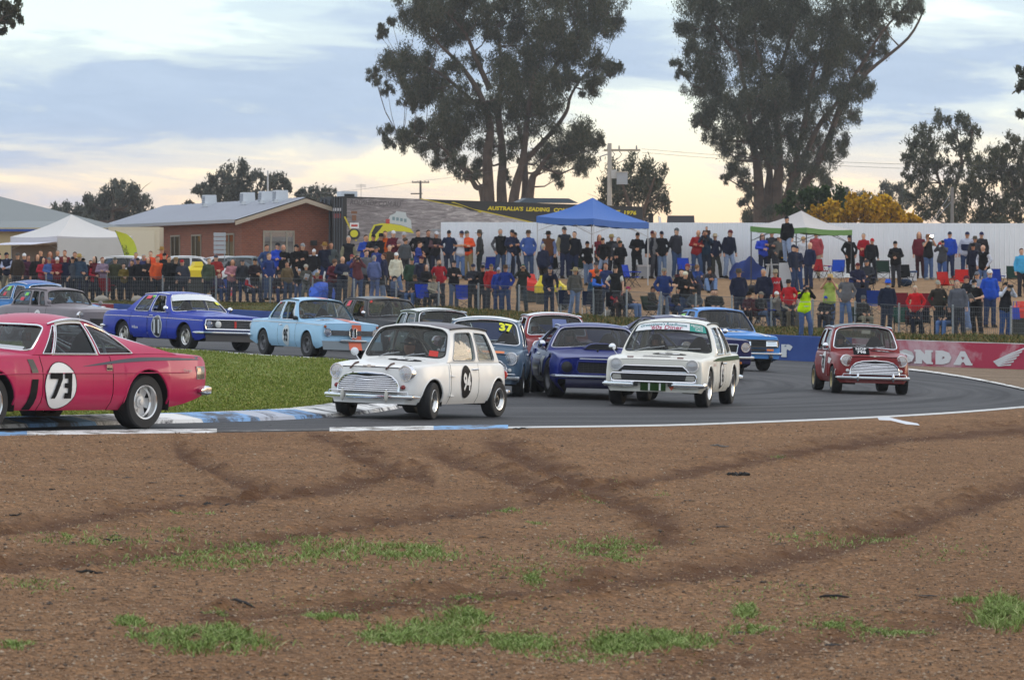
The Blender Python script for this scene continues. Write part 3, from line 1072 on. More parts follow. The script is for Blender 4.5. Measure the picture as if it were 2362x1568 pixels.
# ------------------------------------------------------------------ brick building
BR = bpy.data.materials.new('brickwork')
BR.use_nodes = True
_nt = BR.node_tree
_tc = nd(_nt, 'ShaderNodeTexCoord')
_mp = nd(_nt, 'ShaderNodeMapping')
_br = nd(_nt, 'ShaderNodeTexBrick', inp={'Color1':(.27,.082,.042,1), 'Color2':(.20,.060,.034,1), 'Mortar':(.22,.15,.11,1), 'Scale':1.0, 'Mortar Size':.008, 'Brick Width':.24, 'Row Height':.086, 'Bias':0.0})
_sx = nd(_nt, 'ShaderNodeSeparateXYZ')
_cx = nd(_nt, 'ShaderNodeCombineXYZ')
_nt.links.new(_tc.outputs['Object'],_sx.inputs[0])
_nt.links.new(mathn(_nt, 'ADD',_sx.outputs[0],_sx.outputs[1]),_cx.inputs[0])
_nt.links.new(_sx.outputs[2],_cx.inputs[1])
_nt.links.new(_cx.outputs[0],_br.inputs['Vector'])
_nt.links.new(_br.outputs[0],_nt.nodes['Principled BSDF'].inputs['Base Color'])
_nt.nodes['Principled BSDF'].inputs['Roughness'].default_value = .85
ROOFM = mat('grey_roof_sheet',(.30,.32,.37),.45, metal=.2, vary=.06, scale=.6)
FASC = mat('cream_fascia',(.48,.40,.30),.6)
ALU = mat('window_frame_metal',(.34,.31,.25),.5, metal=.3)
WGL = glass_mat('dark_window',(.10,.11,.12),.16)
def roof_sheet(c0, c1, c2, c3, m, parent, name='roof', ribs=24, h=.03):
	c0, c1, c2, c3 = map(Vector,(c0, c1, c2, c3))
	nrm = (c1-c0).cross(c3-c0).normalized()
	if nrm.z<0:
		nrm = -nrm
	lo, hi = [],[]
	for i in range(ribs):
		for f, e in((0,0),(.7,0),(.78, h),(.92, h)):
			t = (i+f)/ribs
			lo.append(c0.lerp(c1, t)+nrm*e)
			hi.append(c3.lerp(c2, t)+nrm*e)
	lo.append(c1)
	hi.append(c2)
	return MB().grid([lo, hi]).build(name, m, parent, angle=20)
bc = P3(558,50,640)
bc.z = 1.8
ang = math.atan2(23,-8.1)
ax_ = Vector((math.cos(ang), math.sin(ang),0))
gx_ = Vector((ax_.y,-ax_.x,0))
BL, BW, EH_ = 24.5,5.9,2.95
RH = 1.0
bb = empty('brick_building', bc,0, 'long red brick building with grey metal roof and white rooftop coolers', 'building')
def bp(a, g, z):
	p = ax_*a+gx_*g
	return Vector((p.x, p.y, z))
mb = MB()
mb.add([bp(0,0,-.7), bp(BL,0,-.7), bp(BL,0, EH_), bp(0,0, EH_), bp(0, BW,-.7), bp(0, BW, EH_), bp(0, BW/2, EH_+RH*.93), bp(BL, BW,-.7), bp(BL, BW, EH_), bp(BL, BW/2, EH_+RH*.93)],
[(0,1,2,3),(0,3,6,5,4),(1,7,8,9,2),(4,5,8,7)])
mb.build('wall', BR, bb, smooth=False)
ov = .45
roof_sheet(bp(-ov,-ov, EH_-.05), bp(BL+ov,-ov, EH_-.05), bp(BL+ov, BW/2, EH_+RH), bp(-ov, BW/2, EH_+RH), ROOFM, bb, ribs=40)
roof_sheet(bp(-ov, BW+ov, EH_-.05), bp(BL+ov, BW+ov, EH_-.05), bp(BL+ov, BW/2, EH_+RH), bp(-ov, BW/2, EH_+RH), ROOFM, bb, ribs=40)
mb = MB()
for g0, g1, z0, z1 in((-ov, BW/2, EH_-.1, EH_+RH-.05),(BW+ov, BW/2, EH_-.1, EH_+RH-.05)):
	a, b = bp(-ov-.02, g0, z0), bp(-ov-.02, g1, z1)
	mb.add([a, b, b-Vector((0,0,.2)), a-Vector((0,0,.2))],[(0,1,2,3)])
mb.build('barge_board', FASC, bb, smooth=False)
mb = MB()
a, b = bp(-ov,-ov-.02, EH_-.12), bp(BL+ov,-ov-.02, EH_-.12)
mb.add([a+Vector((0,0,.1)), b+Vector((0,0,.1)), b-Vector((0,0,.06)), a-Vector((0,0,.06))],[(0,1,2,3)])
mb.build('gutter', mat('grey_gutter',(.33,.33,.35),.5), bb, smooth=False)
roof_sheet(bp(4.5, BW-.6, EH_+.02), bp(4.5, BW+9, EH_+.02), bp(8, BW+9, EH_+RH*.92), bp(8, BW-.6, EH_+RH*.92), ROOFM, bb, ribs=20)
mb = MB()
mb.add([bp(4.9, BW,-.7), bp(4.9, BW+8.5,-.7), bp(4.9, BW+8.5, EH_), bp(4.9, BW, EH_)],[(0,1,2,3)])
mb.build('wall', BR, bb, smooth=False)
def wall_window(origin, u, n, w, h, panes, parent, fm=ALU, gm=WGL, name='window'):
	up = Vector((0,0,1))
	mb = MB()
	t = .07
	def bar(a, b, c, d):
		p = [origin+u*x+up*z for x, z in((a, c),(b, c),(b, d),(a, d))]
		mb.prism([q+n*.05 for q in p],-n*.10)
	bar(0, w,0, t)
	bar(0, w, h-t, h)
	bar(0, t, t, h-t)
	bar(w-t, w, t, h-t)
	cuts = np.cumsum(panes)[:-1]/sum(panes)
	for c in cuts:
		bar(w*c-t/2, w*c+t/2, t, h-t)
	fr_ = mb.build(name, fm, parent, smooth=False)
	ed_ = [0]+list(cuts)+[1]
	for i in range(len(ed_)-1):
		mb = MB()
		p = [origin+u*(w*x)+up*z+n*.015 for x, z in((ed_[i], t),(ed_[i+1], t),(ed_[i+1], h-t),(ed_[i], h-t))]
		mb.add(p,[(0,1,2,3)])
		mb.build('pane', gm, fr_, smooth=False)
	mb = MB()
	p = origin-up*.05
	mb.prism([p+u*-.05, p+u*(w+.05), p+u*(w+.05)+n*.1, p+u*-.05+n*.1],-up*.07)
	mb.build('sill', mat('brick_sill',(.30,.17,.12),.8), fr_, smooth=False)
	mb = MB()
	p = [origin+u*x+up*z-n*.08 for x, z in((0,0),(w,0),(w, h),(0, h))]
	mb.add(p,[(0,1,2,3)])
	mb.build('dark_room_sheet', mat('dim_room',(.03,.03,.035),.9), fr_, smooth=False)  # near-black sheet behind the panes stands for the unlit room
	return fr_
def long_wall_at(px):
	lo, hi = 0., BL
	for _ in range(40):
		m_ = (lo+hi)/2
		w = bc+bp(m_,0,0)
		if CX+w.x/w.y*FPX>px:
			lo = m_
		else:
			hi = m_
	return lo
for px0, px1 in((519,541),(443,465),(395,416),(303,324)):
	a1, a0 = long_wall_at(px0), long_wall_at(px1)
	wall_window(bp(a1,-.0,.95),-ax_,-gx_, a1-a0,1.35,(1,1.3), bb)
a1, a0 = long_wall_at(341), long_wall_at(368)
wall_window(bp(a1,0,.05),-ax_,-gx_, a1-a0,2.2,(1,1), bb, fm=mat('cream_door_frame',(.45,.40,.30),.6), name='door')
gw = lambda px:next(g for g in np.linspace(0, BW,400)if(lambda w:CX+w.x/w.y*FPX)(bc+bp(0, g,0))>px)
g0, g1 = gw(606), gw(679)
wall_window(bp(0, g0,.92), gx_,-ax_, g1-g0,1.5,(.8,1.6,.8), bb)
mb = MB()
mb.box(bp(-.12, gw(721),1.85),(.34,.24,.22), rz=ang)
mb.build('wall_lamp', BLACK, bb)
for px, ry in((371,487),(456,484),(497,481),(529,478)):
	a = long_wall_at(px)
	z = EH_+RH*.80
	c_ = bp(a, BW*.42, z+.30)
	mb = MB()
	mb.box(c_,(.62,.62,.55), rz=ang, top=.92)
	k = mb.build('rooftop_cooler', mat('cooler_white',(.60,.63,.66),.5), bb, smooth=False)
	mb = MB()
	for i in range(5):
		mb.box(c_+Vector((-gx_.x,-gx_.y,0))*.31+Vector((0,0,-.19+i*.09)),(.48,.04,.04), rz=ang)
	mb.build('louvre', mat('cooler_louvre',(.22,.26,.34),.6), k, smooth=False, kind='stuff')
	mb = MB()
	mb.box(bp(a-.55, BW*.38, z+.06),(.6,.25,.16), rz=ang)
	mb.build('duct', mat('cooler_white',(.60,.63,.66),.5), k, smooth=False)
c_ = bp(6.2, BW+1.1, EH_+RH*.55+.5)
mb = MB()
mb.box(c_,(.75,.85,.75), rz=ang, top=.95)
k = mb.build('rooftop_cooler', mat('cooler_white',(.60,.63,.66),.5), bb, smooth=False)
mb = MB()
mb.box(c_-ax_*.375,(.04,.5,.5), rz=ang)
mb.build('grille', BLACK, k)
# ------------------------------------------------------------------ low grey-roofed building on the left, blue gutter and cream walls
lc = P3(-30,46,640)
lc.z = 1.75
lb_ = empty('clubhouse', lc,0, 'low cream walled building with hipped grey roof and blue gutter at the left edge', 'building')
CREAM = mat('cream_wall',(.52,.42,.24),.8, vary=.06, scale=.8)
BLUEM = mat('blue_gutter',(.02,.07,.32),.5)
du = Vector((13.6/13.9,3.0/13.9,0))
dn = Vector((-du.y, du.x,0))
def lp(a, g, z):
	p = du*a+dn*g
	return Vector((p.x, p.y, z))
EL_ = 2.72
mb = MB()
mb.add([lp(-8,0,-.7), lp(6.6,0,-.7), lp(6.6,0, EL_), lp(-8,0, EL_), lp(6.6,9,-.7), lp(6.6,9, EL_)],[(0,1,2,3),(1,4,5,2)])
mb.build('wall', CREAM, lb_, smooth=False)
rm = mat('dark_grey_roof',(.19,.21,.21),.5, vary=.05, scale=.5)
e = .5
mb = MB()
q = [lp(-8,-e, EL_+.05), lp(7.0,-e, EL_+.05), lp(7.0,9.5, EL_+.05), lp(-8,9.5, EL_+.05), lp(-8,4.5, EL_+1.95), lp(.2,4.5, EL_+1.95)]
mb.add(q,[(0,1,5,4),(1,2,5),(2,3,4,5)])
mb.build('roof', rm, lb_, smooth=False)
mb = MB()
mb.prism([lp(-8,-e-.02, EL_-.08), lp(7.02,-e-.02, EL_-.08), lp(7.02,-e-.02, EL_+.06), lp(-8,-e-.02, EL_+.06)],-dn*.08)
mb.prism([lp(7.02,-e, EL_-.08), lp(7.02,9.5, EL_-.08), lp(7.02,9.5, EL_+.06), lp(7.02,-e, EL_+.06)], du*.08)
mb.build('gutter', BLUEM, lb_, smooth=False)
sgn = mat('orange_sign',(.72,.36,.05),.6)
for a0, a1, m_ in((-8,1.9, sgn),(2.05,5.4, mat('grey_sign',(.42,.40,.36),.6)),(-1.2,.6, mat('violet_sign',(.25,.16,.20),.6))):
	mb = MB()
	mb.prism([lp(a0,-.03-(.02 if m_ is not sgn else 0), EL_-.52), lp(a1,-.03-(.02 if m_ is not sgn else 0), EL_-.52), lp(a1,-.03-(.02 if m_ is not sgn else 0), EL_-.12), lp(a0,-.03-(.02 if m_ is not sgn else 0), EL_-.12)],-dn*.03)
	mb.build('sign_board', m_, lb_, smooth=False)
mb = MB()
mb.box(lp(1.95,-.15, EL_/2-.2),(.14,.14, EL_+.1))
mb.build('post', BLUEM, lb_)
sc_p = P3(255,47,640)
sc_p.z = 1.75
hall = empty('service_hall', sc_p,0, 'low hall with grey roof and orange signs behind the white marquee', 'building')
mb = MB()
mb.box((-4.5,4,1.1),(9,6,3.3))
mb.build('wall', CREAM, hall, smooth=False)
mb = MB()
mb.add([(-9.3,.7,2.68),(.3,.7,2.62),(.3,7.3,2.62),(-9.3,7.3,2.68),(-9.3,4,3.15),(-2.2,4,3.1)],[(0,1,5,4),(1,2,5),(2,3,4,5)])
mb.build('roof', rm, hall, smooth=False)
mb = MB()
mb.box((-4.5,.66,2.62),(9.6,.08,.12))
mb.build('gutter', BLUEM, hall, smooth=False)
for x0, w, m_ in((-1.9,1.7, mat('orange_sign2',(.68,.20,.04),.6)),(-.35,1.0, sgn)):
	mb = MB()
	mb.box((x0,.95,2.3),(w,.05,.42))
	mb.build('sign_board', m_, hall, smooth=False)
cs = P3(310,50,640)
cs.z = 1.7
o = MB().box((0,1,1.1),(2.35,2.4,3.15)).build('cream_shed', mat('pale_cream',(.66,.58,.42),.7, vary=.04))
o.location = cs
tag(o, 'pale cream box body standing between marquee and brick building', 'shed')
mb = MB()
mb.box((0,-.22,1.35),(1.9,.03,2.3))
mb.build('panel', mat('pale_cream2',(.70,.63,.47),.7), o)
# ------------------------------------------------------------------ semi-trailer with painted side
t0, t1 = P3(790,50,640), P3(1482,48.3,640)
t0.z = t1.z = 0
td = (t1-t0).normalized()
tn = Vector((td.y,-td.x,0))
tl = (t1-t0).length
tz0, tz1 = HC+(HZ-453)/50, HC+(HZ-477)/48.3
trl = empty('semi_trailer',(t0.x, t0.y,0),0, 'long dark semi trailer with painted mural side and yellow slogan', 'trailer')
TRD = mat('trailer_dark',(.028,.027,.026),.45, vary=.15, scale=1.0)
def tp_(a, z, off=0.):
	p = td*a+tn*off
	top = lerp(tz0, tz1, a/tl)
	return Vector((p.x, p.y, lerp(2.05, top, z)))
TW = 2.5
mb = MB()
mb.add([tp_(0,0), tp_(tl,0), tp_(tl,1), tp_(0,1), tp_(0,0,-TW), tp_(tl,0,-TW), tp_(tl,1,-TW), tp_(0,1,-TW)],
[(0,1,2,3),(7,6,5,4),(3,2,6,7),(0,3,7,4),(1,5,6,2),(0,4,5,1)])
mb.build('box_body', TRD, trl, smooth=False)
mur = bpy.data.materials.new('mural_print')
mur.use_nodes = True
_nt = mur.node_tree
_g = nd(_nt, 'ShaderNodeNewGeometry')
_mp = nd(_nt, 'ShaderNodeMapping', inp={'Scale':(.7,.7,5.0)})
_nt.links.new(_g.outputs['Position'],_mp.inputs['Vector'])
_n = nd(_nt, 'ShaderNodeTexNoise', inp={'Scale':1.6, 'Detail':7, 'Roughness':.7, 'Distortion':1.2})
_nt.links.new(_mp.outputs[0],_n.inputs['Vector'])
_sx = nd(_nt, 'ShaderNodeSeparateXYZ')
_nt.links.new(_g.outputs['Position'],_sx.inputs[0])
_r = ramp(_nt,[(.30,(.12,.105,.105)),(.52,(.30,.27,.27)),(.68,(.60,.56,.54))])
_nt.links.new(mathn(_nt, 'ADD',_n.outputs[0], mathn(_nt, 'MULTIPLY_ADD',_sx.outputs[0],.022,.10)),_r.inputs[0])
_nt.links.new(_r.outputs[0],_nt.nodes['Principled BSDF'].inputs['Base Color'])
_nt.nodes['Principled BSDF'].inputs['Roughness'].default_value = .5
def tpx(px, y, off=.01):
	lo, hi = -1., tl+1
	for _ in range(40):
		m_ = (lo+hi)/2
		w = t0+td*m_+tn*off
		if CX+w.x/w.y*FPX<px:
			lo = m_
		else:
			hi = m_
	w = t0+td*lo+tn*off
	return Vector((w.x-t0.x, w.y-t0.y, HC+(HZ-y)*w.y/FPX))
def decal(pts, m, name, off=.012, parent=None):
	mb = MB()
	mb.add([tpx(x, y, off)for x, y in pts],[tuple(range(len(pts)))])
	return mb.build(name, m, parent or trl, smooth=False)
mural = decal([(800,458),(972,459),(1110,486),(1245,519),(1245,640),(800,640)], mur, 'mural')
YST = mat('yellow_print',(.62,.50,.02),.5)
decal([(972,458),(1112,486),(1112,488.5),(968,459)], YST, 'stripe',.016)
decal([(1046,466),(1112,489),(1108,491),(1040,467)], YST, 'stripe',.018)
decal([(1112,486),(1250,517),(1250,519.5),(1112,488.5)], YST, 'stripe',.016)
decal([(1040,466),(1110,489),(1085,486)], mat('dark_print',(.02,.02,.02),.5), 'stripe',.020)
def tr_text(txt, x0, x1, ya, yb, h, m, bold, slant=.15):
	vs, fs = text_geo(txt, bold)
	w = max(v[0]for v in vs)-min(v[0]for v in vs)
	mb = MB()
	mb.add([tpx(lerp(x0, x1, v[0]/w+.5)+v[1]*h*slant, lerp(ya, yb, v[0]/w+.5)-v[1]*h,.022)for v in vs], fs)
	mb.build('lettering', m, trl, smooth=False)
tr_text('RODSHOP.COM.AU',809,924,466,472,12, mat('grey_print',(.10,.09,.09),.5),.0)
YTX = mat('yellow_letters',(.75,.60,.02),.5)
tr_text("AUSTRALIA'S",1125,1207,480,482,9.5, YTX,.04)
tr_text('LEADING',1214,1268,482.5,484,9.5, YTX,.04)
tr_text('CONVERSIO',1277,1352,484.5,486.5,9.5, YTX,.04)
tr_text('SINCE',1394,1430,489,490,9.5, YTX,.04)
tr_text('1976',1440,1468,490.5,491.5,9.5, YTX,.04)
ye = mat('yellow_car_print',(.66,.62,.03),.5)
blk = mat('black_print',(.02,.02,.022),.5)
decal([(850,556),(852,540),(862,519),(880,515),(900,516),(925,520),(948,528),(955,538),(930,534),(900,533),(880,540),(868,556)], ye, 'mural_car',.02)
decal([(857,538),(866,521),(884,519),(876,530),(862,545)], blk, 'mural_car_window',.024)
sil = mat('pale_print',(.55,.60,.60),.4)
decal([(894,510),(900,497),(912,492),(914,487),(936,490),(938,500),(948,508),(950,528),(925,519),(900,515)], sil, 'mural_engine',.02)
for i in range(4):
	decal([(905+i*9,500+i*1.5),(911+i*9,500.5+i*1.5),(911+i*9,508+i*1.5),(905+i*9,508+i*1.5)], mat('teal_print',(.20,.30,.32),.5), 'mural_engine_pipe',.024)
decal([(890,506),(899,505),(899,516),(890,516)], mat('red_print',(.5,.06,.05),.5), 'mural_distributor',.024)
def ell(cx, cy, rx, ry, n=20):
	return[(cx+rx*math.cos(2*PI*i/n), cy+ry*math.sin(2*PI*i/n))for i in range(n)]
decal([(807,514),(828,514),(828,527),(807,527)], WHITE, 'sponsor_logo',.02)
decal([(810,518),(825,518),(825,523),(810,523)], mat('red_print',(.5,.06,.05),.5), 'sponsor_logo',.024)
decal(ell(817,540,14,13), blk, 'sponsor_logo',.02)
decal(ell(817,539,9,8.5), ye, 'sponsor_logo',.024)
decal([(810,487),(824,487),(824,493),(810,493)], mat('brown_print',(.22,.10,.05),.5), 'sponsor_logo',.02)
decal([(812,496),(822,496),(822,509),(812,509)], mat('brown_print',(.22,.10,.05),.5), 'sponsor_logo',.02)
decal([(793,500),(797,500),(824,556),(820,556)], YST, 'stripe',.018)
mb = MB()
for g in(.25,.8,1.35,1.9,2.3):
	p0, p1 = tp_(-.04,.02,-g), tp_(-.04,.97,-g)
	mb.tube([p0, p1],.035,6)
mb.build('locking_bar', mat('bar_grey',(.12,.13,.15),.4, metal=.5), trl, kind='stuff')
decal([(766,454),(790,453),(790,640),(768,640)], mat('trailer_black_end',(.016,.016,.018),.5), 'door_panel',.03)
decal([(768,480),(787,480),(787,487),(768,487)], mat('white_print',(.5,.5,.52),.5), 'sponsor_logo',.04)
decal([(769,493),(786,493),(786,503),(769,503)], mat('dull_red_print',(.22,.03,.03),.5), 'sponsor_logo',.04)
mb = MB()
for px in(771,777,783,789):
	mb.tube([tpx(px,456,.05), tpx(px,600,.05)],.02,5)
mb.build('locking_bar', mat('bar_grey',(.12,.13,.15),.4, metal=.5), trl, kind='stuff')
mb = MB()
for px in(840,870,900):
	p = tpx(px,640,-.3)
	mb.lathe([(.5,-.15),(.5,.15)],18, axis='Y', c=(p.x, p.y, T(p.x+t0.x, p.y+t0.y)+.5))
mb.build('wheel', RUBBER, trl)
mb = MB()
mb.box(tpx(1258,463,-1.2),(3.2,.7,.22), rz=math.atan2(td.y, td.x), top=.7)
mb.build('roof_pod', mat('dark_blue_pod',(.03,.05,.07),.5), trl)
# ------------------------------------------------------------------ pop-up shelters
def marquee(name, px, s, peak, eave, size, rz, cols, label, valance=.24, roll=0., legcol=(.6,.6,.6), group='pop-up shelters', ground=None):
	c0 = P3(px, s,640)
	zg = T(c0.x, c0.y)if ground is None else ground
	ze, zp = HC+(HZ-eave)/s, HC+(HZ-peak)/s
	r = empty(name,(c0.x, c0.y, zg),0, label, 'shelter', group)
	rt, vl = cols
	h = size/2
	M = Matrix.Rotation(rz,3, 'Z')
	def pt(x, y, z):
		v = M@Vector((x, y, z-zg))
		v.z+=roll*v.x
		return v
	cor = [(-h,-h),(h,-h),(h, h),(-h, h)]
	fab = mat('tent_'+name, rt,.7, vary=.03, scale=2)
	vf_ = mat('valance_'+name, vl,.7)
	for i in range(4):
		a, b = cor[i], cor[(i+1)%4]
		rows = []
		for t in np.linspace(0,1,9):
			row = []
			for u in np.linspace(0,1,9):
				x, y = lerp(a[0], b[0], u)*(1-t), lerp(a[1], b[1], u)*(1-t)
				sag = -.10*math.sin(PI*t)*(1+.5*math.sin(PI*u))-.05*math.sin(PI*u)*(1-t)
				row.append(pt(x, y, lerp(ze, zp, t)+sag))
			rows.append(row)
		MB().grid(rows).build('roof_panel', fab, r)
		rows = []
		for t in(0,1):
			rows.append([pt(lerp(a[0], b[0], u)*1.003, lerp(a[1], b[1], u)*1.003, ze-.05*math.sin(PI*u)-t*valance*(1+.06*math.sin(u*25)))for u in np.linspace(0,1,17)])
		MB().grid(rows).build('valance', vf_, r)
		mb = MB()
		g = pt(a[0], a[1],0)
		gz = T(c0.x+g.x, c0.y+g.y)-zg-.03 if ground is None else 0
		top = pt(a[0]*.985, a[1]*.985, ze-.02)
		mb.tube([(top.x, top.y, gz), top],.024,6)
		mb.build('leg', mat('tent_leg', legcol,.5), r)
	mb = MB()
	for i in range(4):
		a, b = cor[i], cor[(i+1)%4]
		m_ = ((a[0]+b[0])/2,(a[1]+b[1])/2)
		for q in(a, b):
			mb.tube([pt(q[0]*.98, q[1]*.98, ze-.55), pt(m_[0]*.98, m_[1]*.98, ze-.10)],.012,5)
	mb.build('scissor_frame', mat('tent_leg', legcol,.5), r)
	return r
marquee('shelter',1367,60,456,506,3.05, R(45),((.045,.14,.44),(.045,.14,.44)), 'bright blue pop up shelter in front of the white fence', roll=-.055)
gs_ = marquee('shelter',1848,60.5,486,526,2.75, R(47),((.50,.47,.45),(.12,.27,.07)), 'pop up shelter with pale roof and green border', valance=.2, roll=-.035, legcol=(.05,.05,.06))
wm = marquee('shelter',165,52,495,546,3.9, R(38),((.60,.58,.56),(.56,.54,.56)), 'big white peaked marquee at the left by the clubhouse', valance=.35, roll=-.0, legcol=(.5,.5,.5))
wmg = wm.location
mb = MB()
M_ = Matrix.Rotation(R(38),3, 'Z')
h_ = 1.95
zt_ = HC+(HZ-551)/52-wmg.z
fr_ = [M_@Vector((lerp(-h_, h_, t),-h_-.02,0))for t in np.linspace(0,1,9)]
mb.grid([[p+Vector((0,0, zt_))for p in fr_],[p+Vector((0,0, zt_-1.2))for p in fr_],[p+Vector((.0,0,.0))for p in fr_]])
mb.build('side_wall', mat('marquee_wall',(.55,.53,.50),.7, vary=.04, scale=2), wm)
sd = [M_@Vector((-h_-.02, lerp(-h_, h_, t),0))for t in np.linspace(0,1,7)]
mb = MB()
mb.grid([[p+Vector((0,0, zt_-.15))for p in sd],[p+M_@Vector((-1.3,0,0))+Vector((0,0, zt_-.28))for p in sd]])
mb.build('awning', mat('awning_pale',(.58,.58,.66),.7), wm)
sd = [M_@Vector((-h_+.05, lerp(-h_, h_, t),0))for t in np.linspace(0,1,7)]
mb = MB()
mb.grid([[p+Vector((0,0, zt_-.3))for p in sd],[p for p in sd]])
mb.build('side_wall', mat('brown_lining',(.20,.155,.12),.8), wm)
fb = P3(282,53,640)
z = T(fb.x, fb.y)
b0 = empty('feather_banner',(fb.x, fb.y, z),0, 'tall yellow feather banner beside the brick building', 'banner')
rows = []
H_ = HC+(HZ-532)/53-z
for t in np.linspace(0,1,15):
	zz = .5+t*(H_-.5)
	lx = .25-.55*t**1.8
	w = .62*(1-max(0,(t-.72)/.28)**2.2)**.5 if t>.72 else.20+.42*min(1, t/.6)
	rows.append([Vector((lx+w*u,.02*math.sin(3*t+2*u), zz))for u in np.linspace(0,1,5)])
MB().grid(rows).build('flag', mat('yellow_flag',(.60,.62,.03),.6, vary=.06), b0)
MB().tube([(.26,.02,0)]+[r[0]+Vector((0,.02,0))for r in rows],[.02]*16,6).build('pole', BLACK, b0)
vs, fs = text_geo('HISTORIC',.01)
mb = MB()
mb.add([Vector((.18-.30*((1.35+x*.24)/2)**1.8+y*.2+.22,-.03,1.35+x*.20))for x, y in vs], fs)
mb.build('lettering', mat('olive_print',(.10,.11,.02),.6), b0, smooth=False)
sb = P3(507,56,640)
z = T(sb.x, sb.y)
so = empty('sign_stand',(sb.x, sb.y, z),0, 'grey stand of stacked blank direction boards before the brick building', 'sign')
for i in range(5):
	MB().box((0,0, HC+(HZ-541-i*10)/56-z),(.50,.03,.15)).build('board', mat('board_grey',(.40,.42,.44),.5), so)
for s in(-1,1):
	MB().tube([(s*.2,.03,0),(s*.2,.03, HC+(HZ-536)/56-z)],.02,6).build('post', STEEL, so)
def pole(px, s, ytop, ybase_z, label, r=.14, m=None, cat='utility pole'):
	p = P3(px, s,640)
	zt = HC+(HZ-ytop)/s
	o = MB().tube([(0,0,0),(0,0, zt-ybase_z)],[r, r*.72],10).build('utility_pole', m or mat('timber_pole',(.26,.24,.22),.9, vary=.15, scale=3))
	o.location = (p.x, p.y, ybase_z)
	tag(o, label, cat)
	return o, zt-ybase_z, s
po, hh, s_ = pole(1406,40,331,1.9, 'tall power pole with crossarm and grey transformer box',.17, mat('pale_pole',(.46,.43,.38),.9, vary=.1, scale=3))
WOOD = mat('crossarm_wood',(.40,.34,.26),.9)
def py(y):
	return HC+(HZ-y)/s_-1.9
MB().box((.72,0, py(347)),(2.1,.12,.12)).build('crossarm', WOOD, po)
for x in(-.1,.55,1.55):
	MB().tube([(x,0, py(347)),(x,0, py(336))],[.06,.035],6).build('insulator', mat('insulator_grey',(.2,.2,.21),.4), po)
MB().box((.72,-.05, py(412)),(.62,.55,.68)).build('transformer_box', mat('box_grey',(.38,.40,.42),.5), po)
MB().box((.72,-.05, py(412)+.37),(.68,.62,.06)).build('warm_lit_lid', mat('warm_lit_lid',(.52,.47,.38),.5), po)  # warm evening light on the box top put into the lid colour
MB().box((.25,0, py(402)),(.34,.3,.5)).build('switch_box', mat('box_pale',(.52,.51,.48),.5), po)
mb = MB()
for x in(.15,.55,1.05):
	mb.tube([(x,0, py(349)),(x+.15,.03, py(356)),(x+.05,.05, py(362)),(x-.2,.03, py(370)),(0.05,0, py(385))],.02,5)
mb.build('drop_cable', BLACK, po, kind='stuff')
mb = MB()
mb.tube([(-.55,0, py(362)),(-.12,0, py(356))],.03,5)
mb.tube([(-.55,0, py(362)),(-.5,0, py(372))],.04,6)
mb.build('fuse_arm', mat('insulator_grey',(.2,.2,.21),.4), po)
p2, hh2, s_ = pole(970,30,417,1.9, 'distant power pole with two crossarms behind the trailer roof',.12, mat('dark_pole',(.13,.12,.11),.9))
for yy, w in((421,1.35),(447,.9)):
	MB().box((0 if yy<430 else-.3,0, HC+(HZ-yy)/30-1.9),(w,.1,.09)).build('crossarm', mat('dark_pole',(.13,.12,.11),.9), p2)
for x in(-.6,-.2,.35,.6):
	MB().tube([(x,0, HC+(HZ-421)/30-1.9),(x,0, HC+(HZ-417)/30-1.9)],.035,5).build('insulator', mat('insulator_grey',(.2,.2,.21),.4), p2)
p3, hh3, s_ = pole(2196,44,432,1.9, 'grey timber pole with stay wires on the right before the trees',.11, mat('grey_pole',(.22,.21,.20),.9, vary=.1))
mb = MB()
for dx, dz in((-1.75,2.35),(-1.45,1.9)):
	mb.tube([(0,0, hh3*.95-(2.35-dz)),(dx,-.3, hh3*.95-dz-.15)],.012,4)
mb.build('stay_wire', STEEL, p3, kind='stuff')
p4, hh4, s_ = pole(618,44,394,1.9, 'pale steel mast rising behind the brick building roof',.06, mat('mast_pale',(.55,.55,.55),.5), 'mast')
p5, hh5, s_ = pole(833,46,424,1.9, 'thin aerial with small crossbars behind the brick building',.015, mat('aerial_grey',(.3,.3,.3),.5), 'aerial')
for i in range(3):
	MB().tube([(-.25,0, hh5-.05-i*.06),(.25,0, hh5-.05-i*.06)],.008,4).build('crossbar', mat('aerial_grey',(.3,.3,.3),.5), p5)
for nm, a, b, sag in(('upper power line from the tall pole across to the right',(1480,40,344),(2420,44,384),10),('lower power line from the tall pole across to the right',(1480,40,352),(2420,44,396),9),
('power line from the distant pole to the tall pole',(975,30,417),(1390,40,341),9),('power line from the distant pole down towards the brick building',(965,30,418),(640,40,452),6)):
	pa, pb = P3(*a), P3(*b)
	pts = [pa.lerp(pb, t)-Vector((0,0, sag/40*4*t*(1-t)))for t in np.linspace(0,1,14)]
	o = MB().tube(pts,.009,4).build('power_line', mat('cable_black',(.05,.05,.055),.6))
	tag(o, nm, 'cable', 'power lines')
o = MB().box(P3(1501,52,512)+Vector((0,0,.0)),(.22,.2,.75)).build('rooftop_box', BLACK)
tag(o, 'small black box showing over the white fence beside the trailer', 'box')
o = MB().box(P3(1570,52,521),(1.3,.5,.9), top=.9).build('flat_roof', mat('dark_flat_roof',(.06,.06,.07),.6))
tag(o, 'dark flat roof just showing over the white fence', 'roof')
mb = MB()
_q = P3(1522,52,508)
mb.add([_q+Vector((-.07,0,.2)),_q+Vector((.05,0,.12)),_q+Vector((.1,0,-.5)),_q+Vector((-.02,0,-.5)),_q+Vector((-.07,.3,.2)),_q+Vector((.05,.3,.12)),_q+Vector((.1,.3,-.5)),_q+Vector((-.02,.3,-.5))],[(0,1,2,3),(7,6,5,4),(0,4,5,1),(1,5,6,2),(0,3,7,4)])
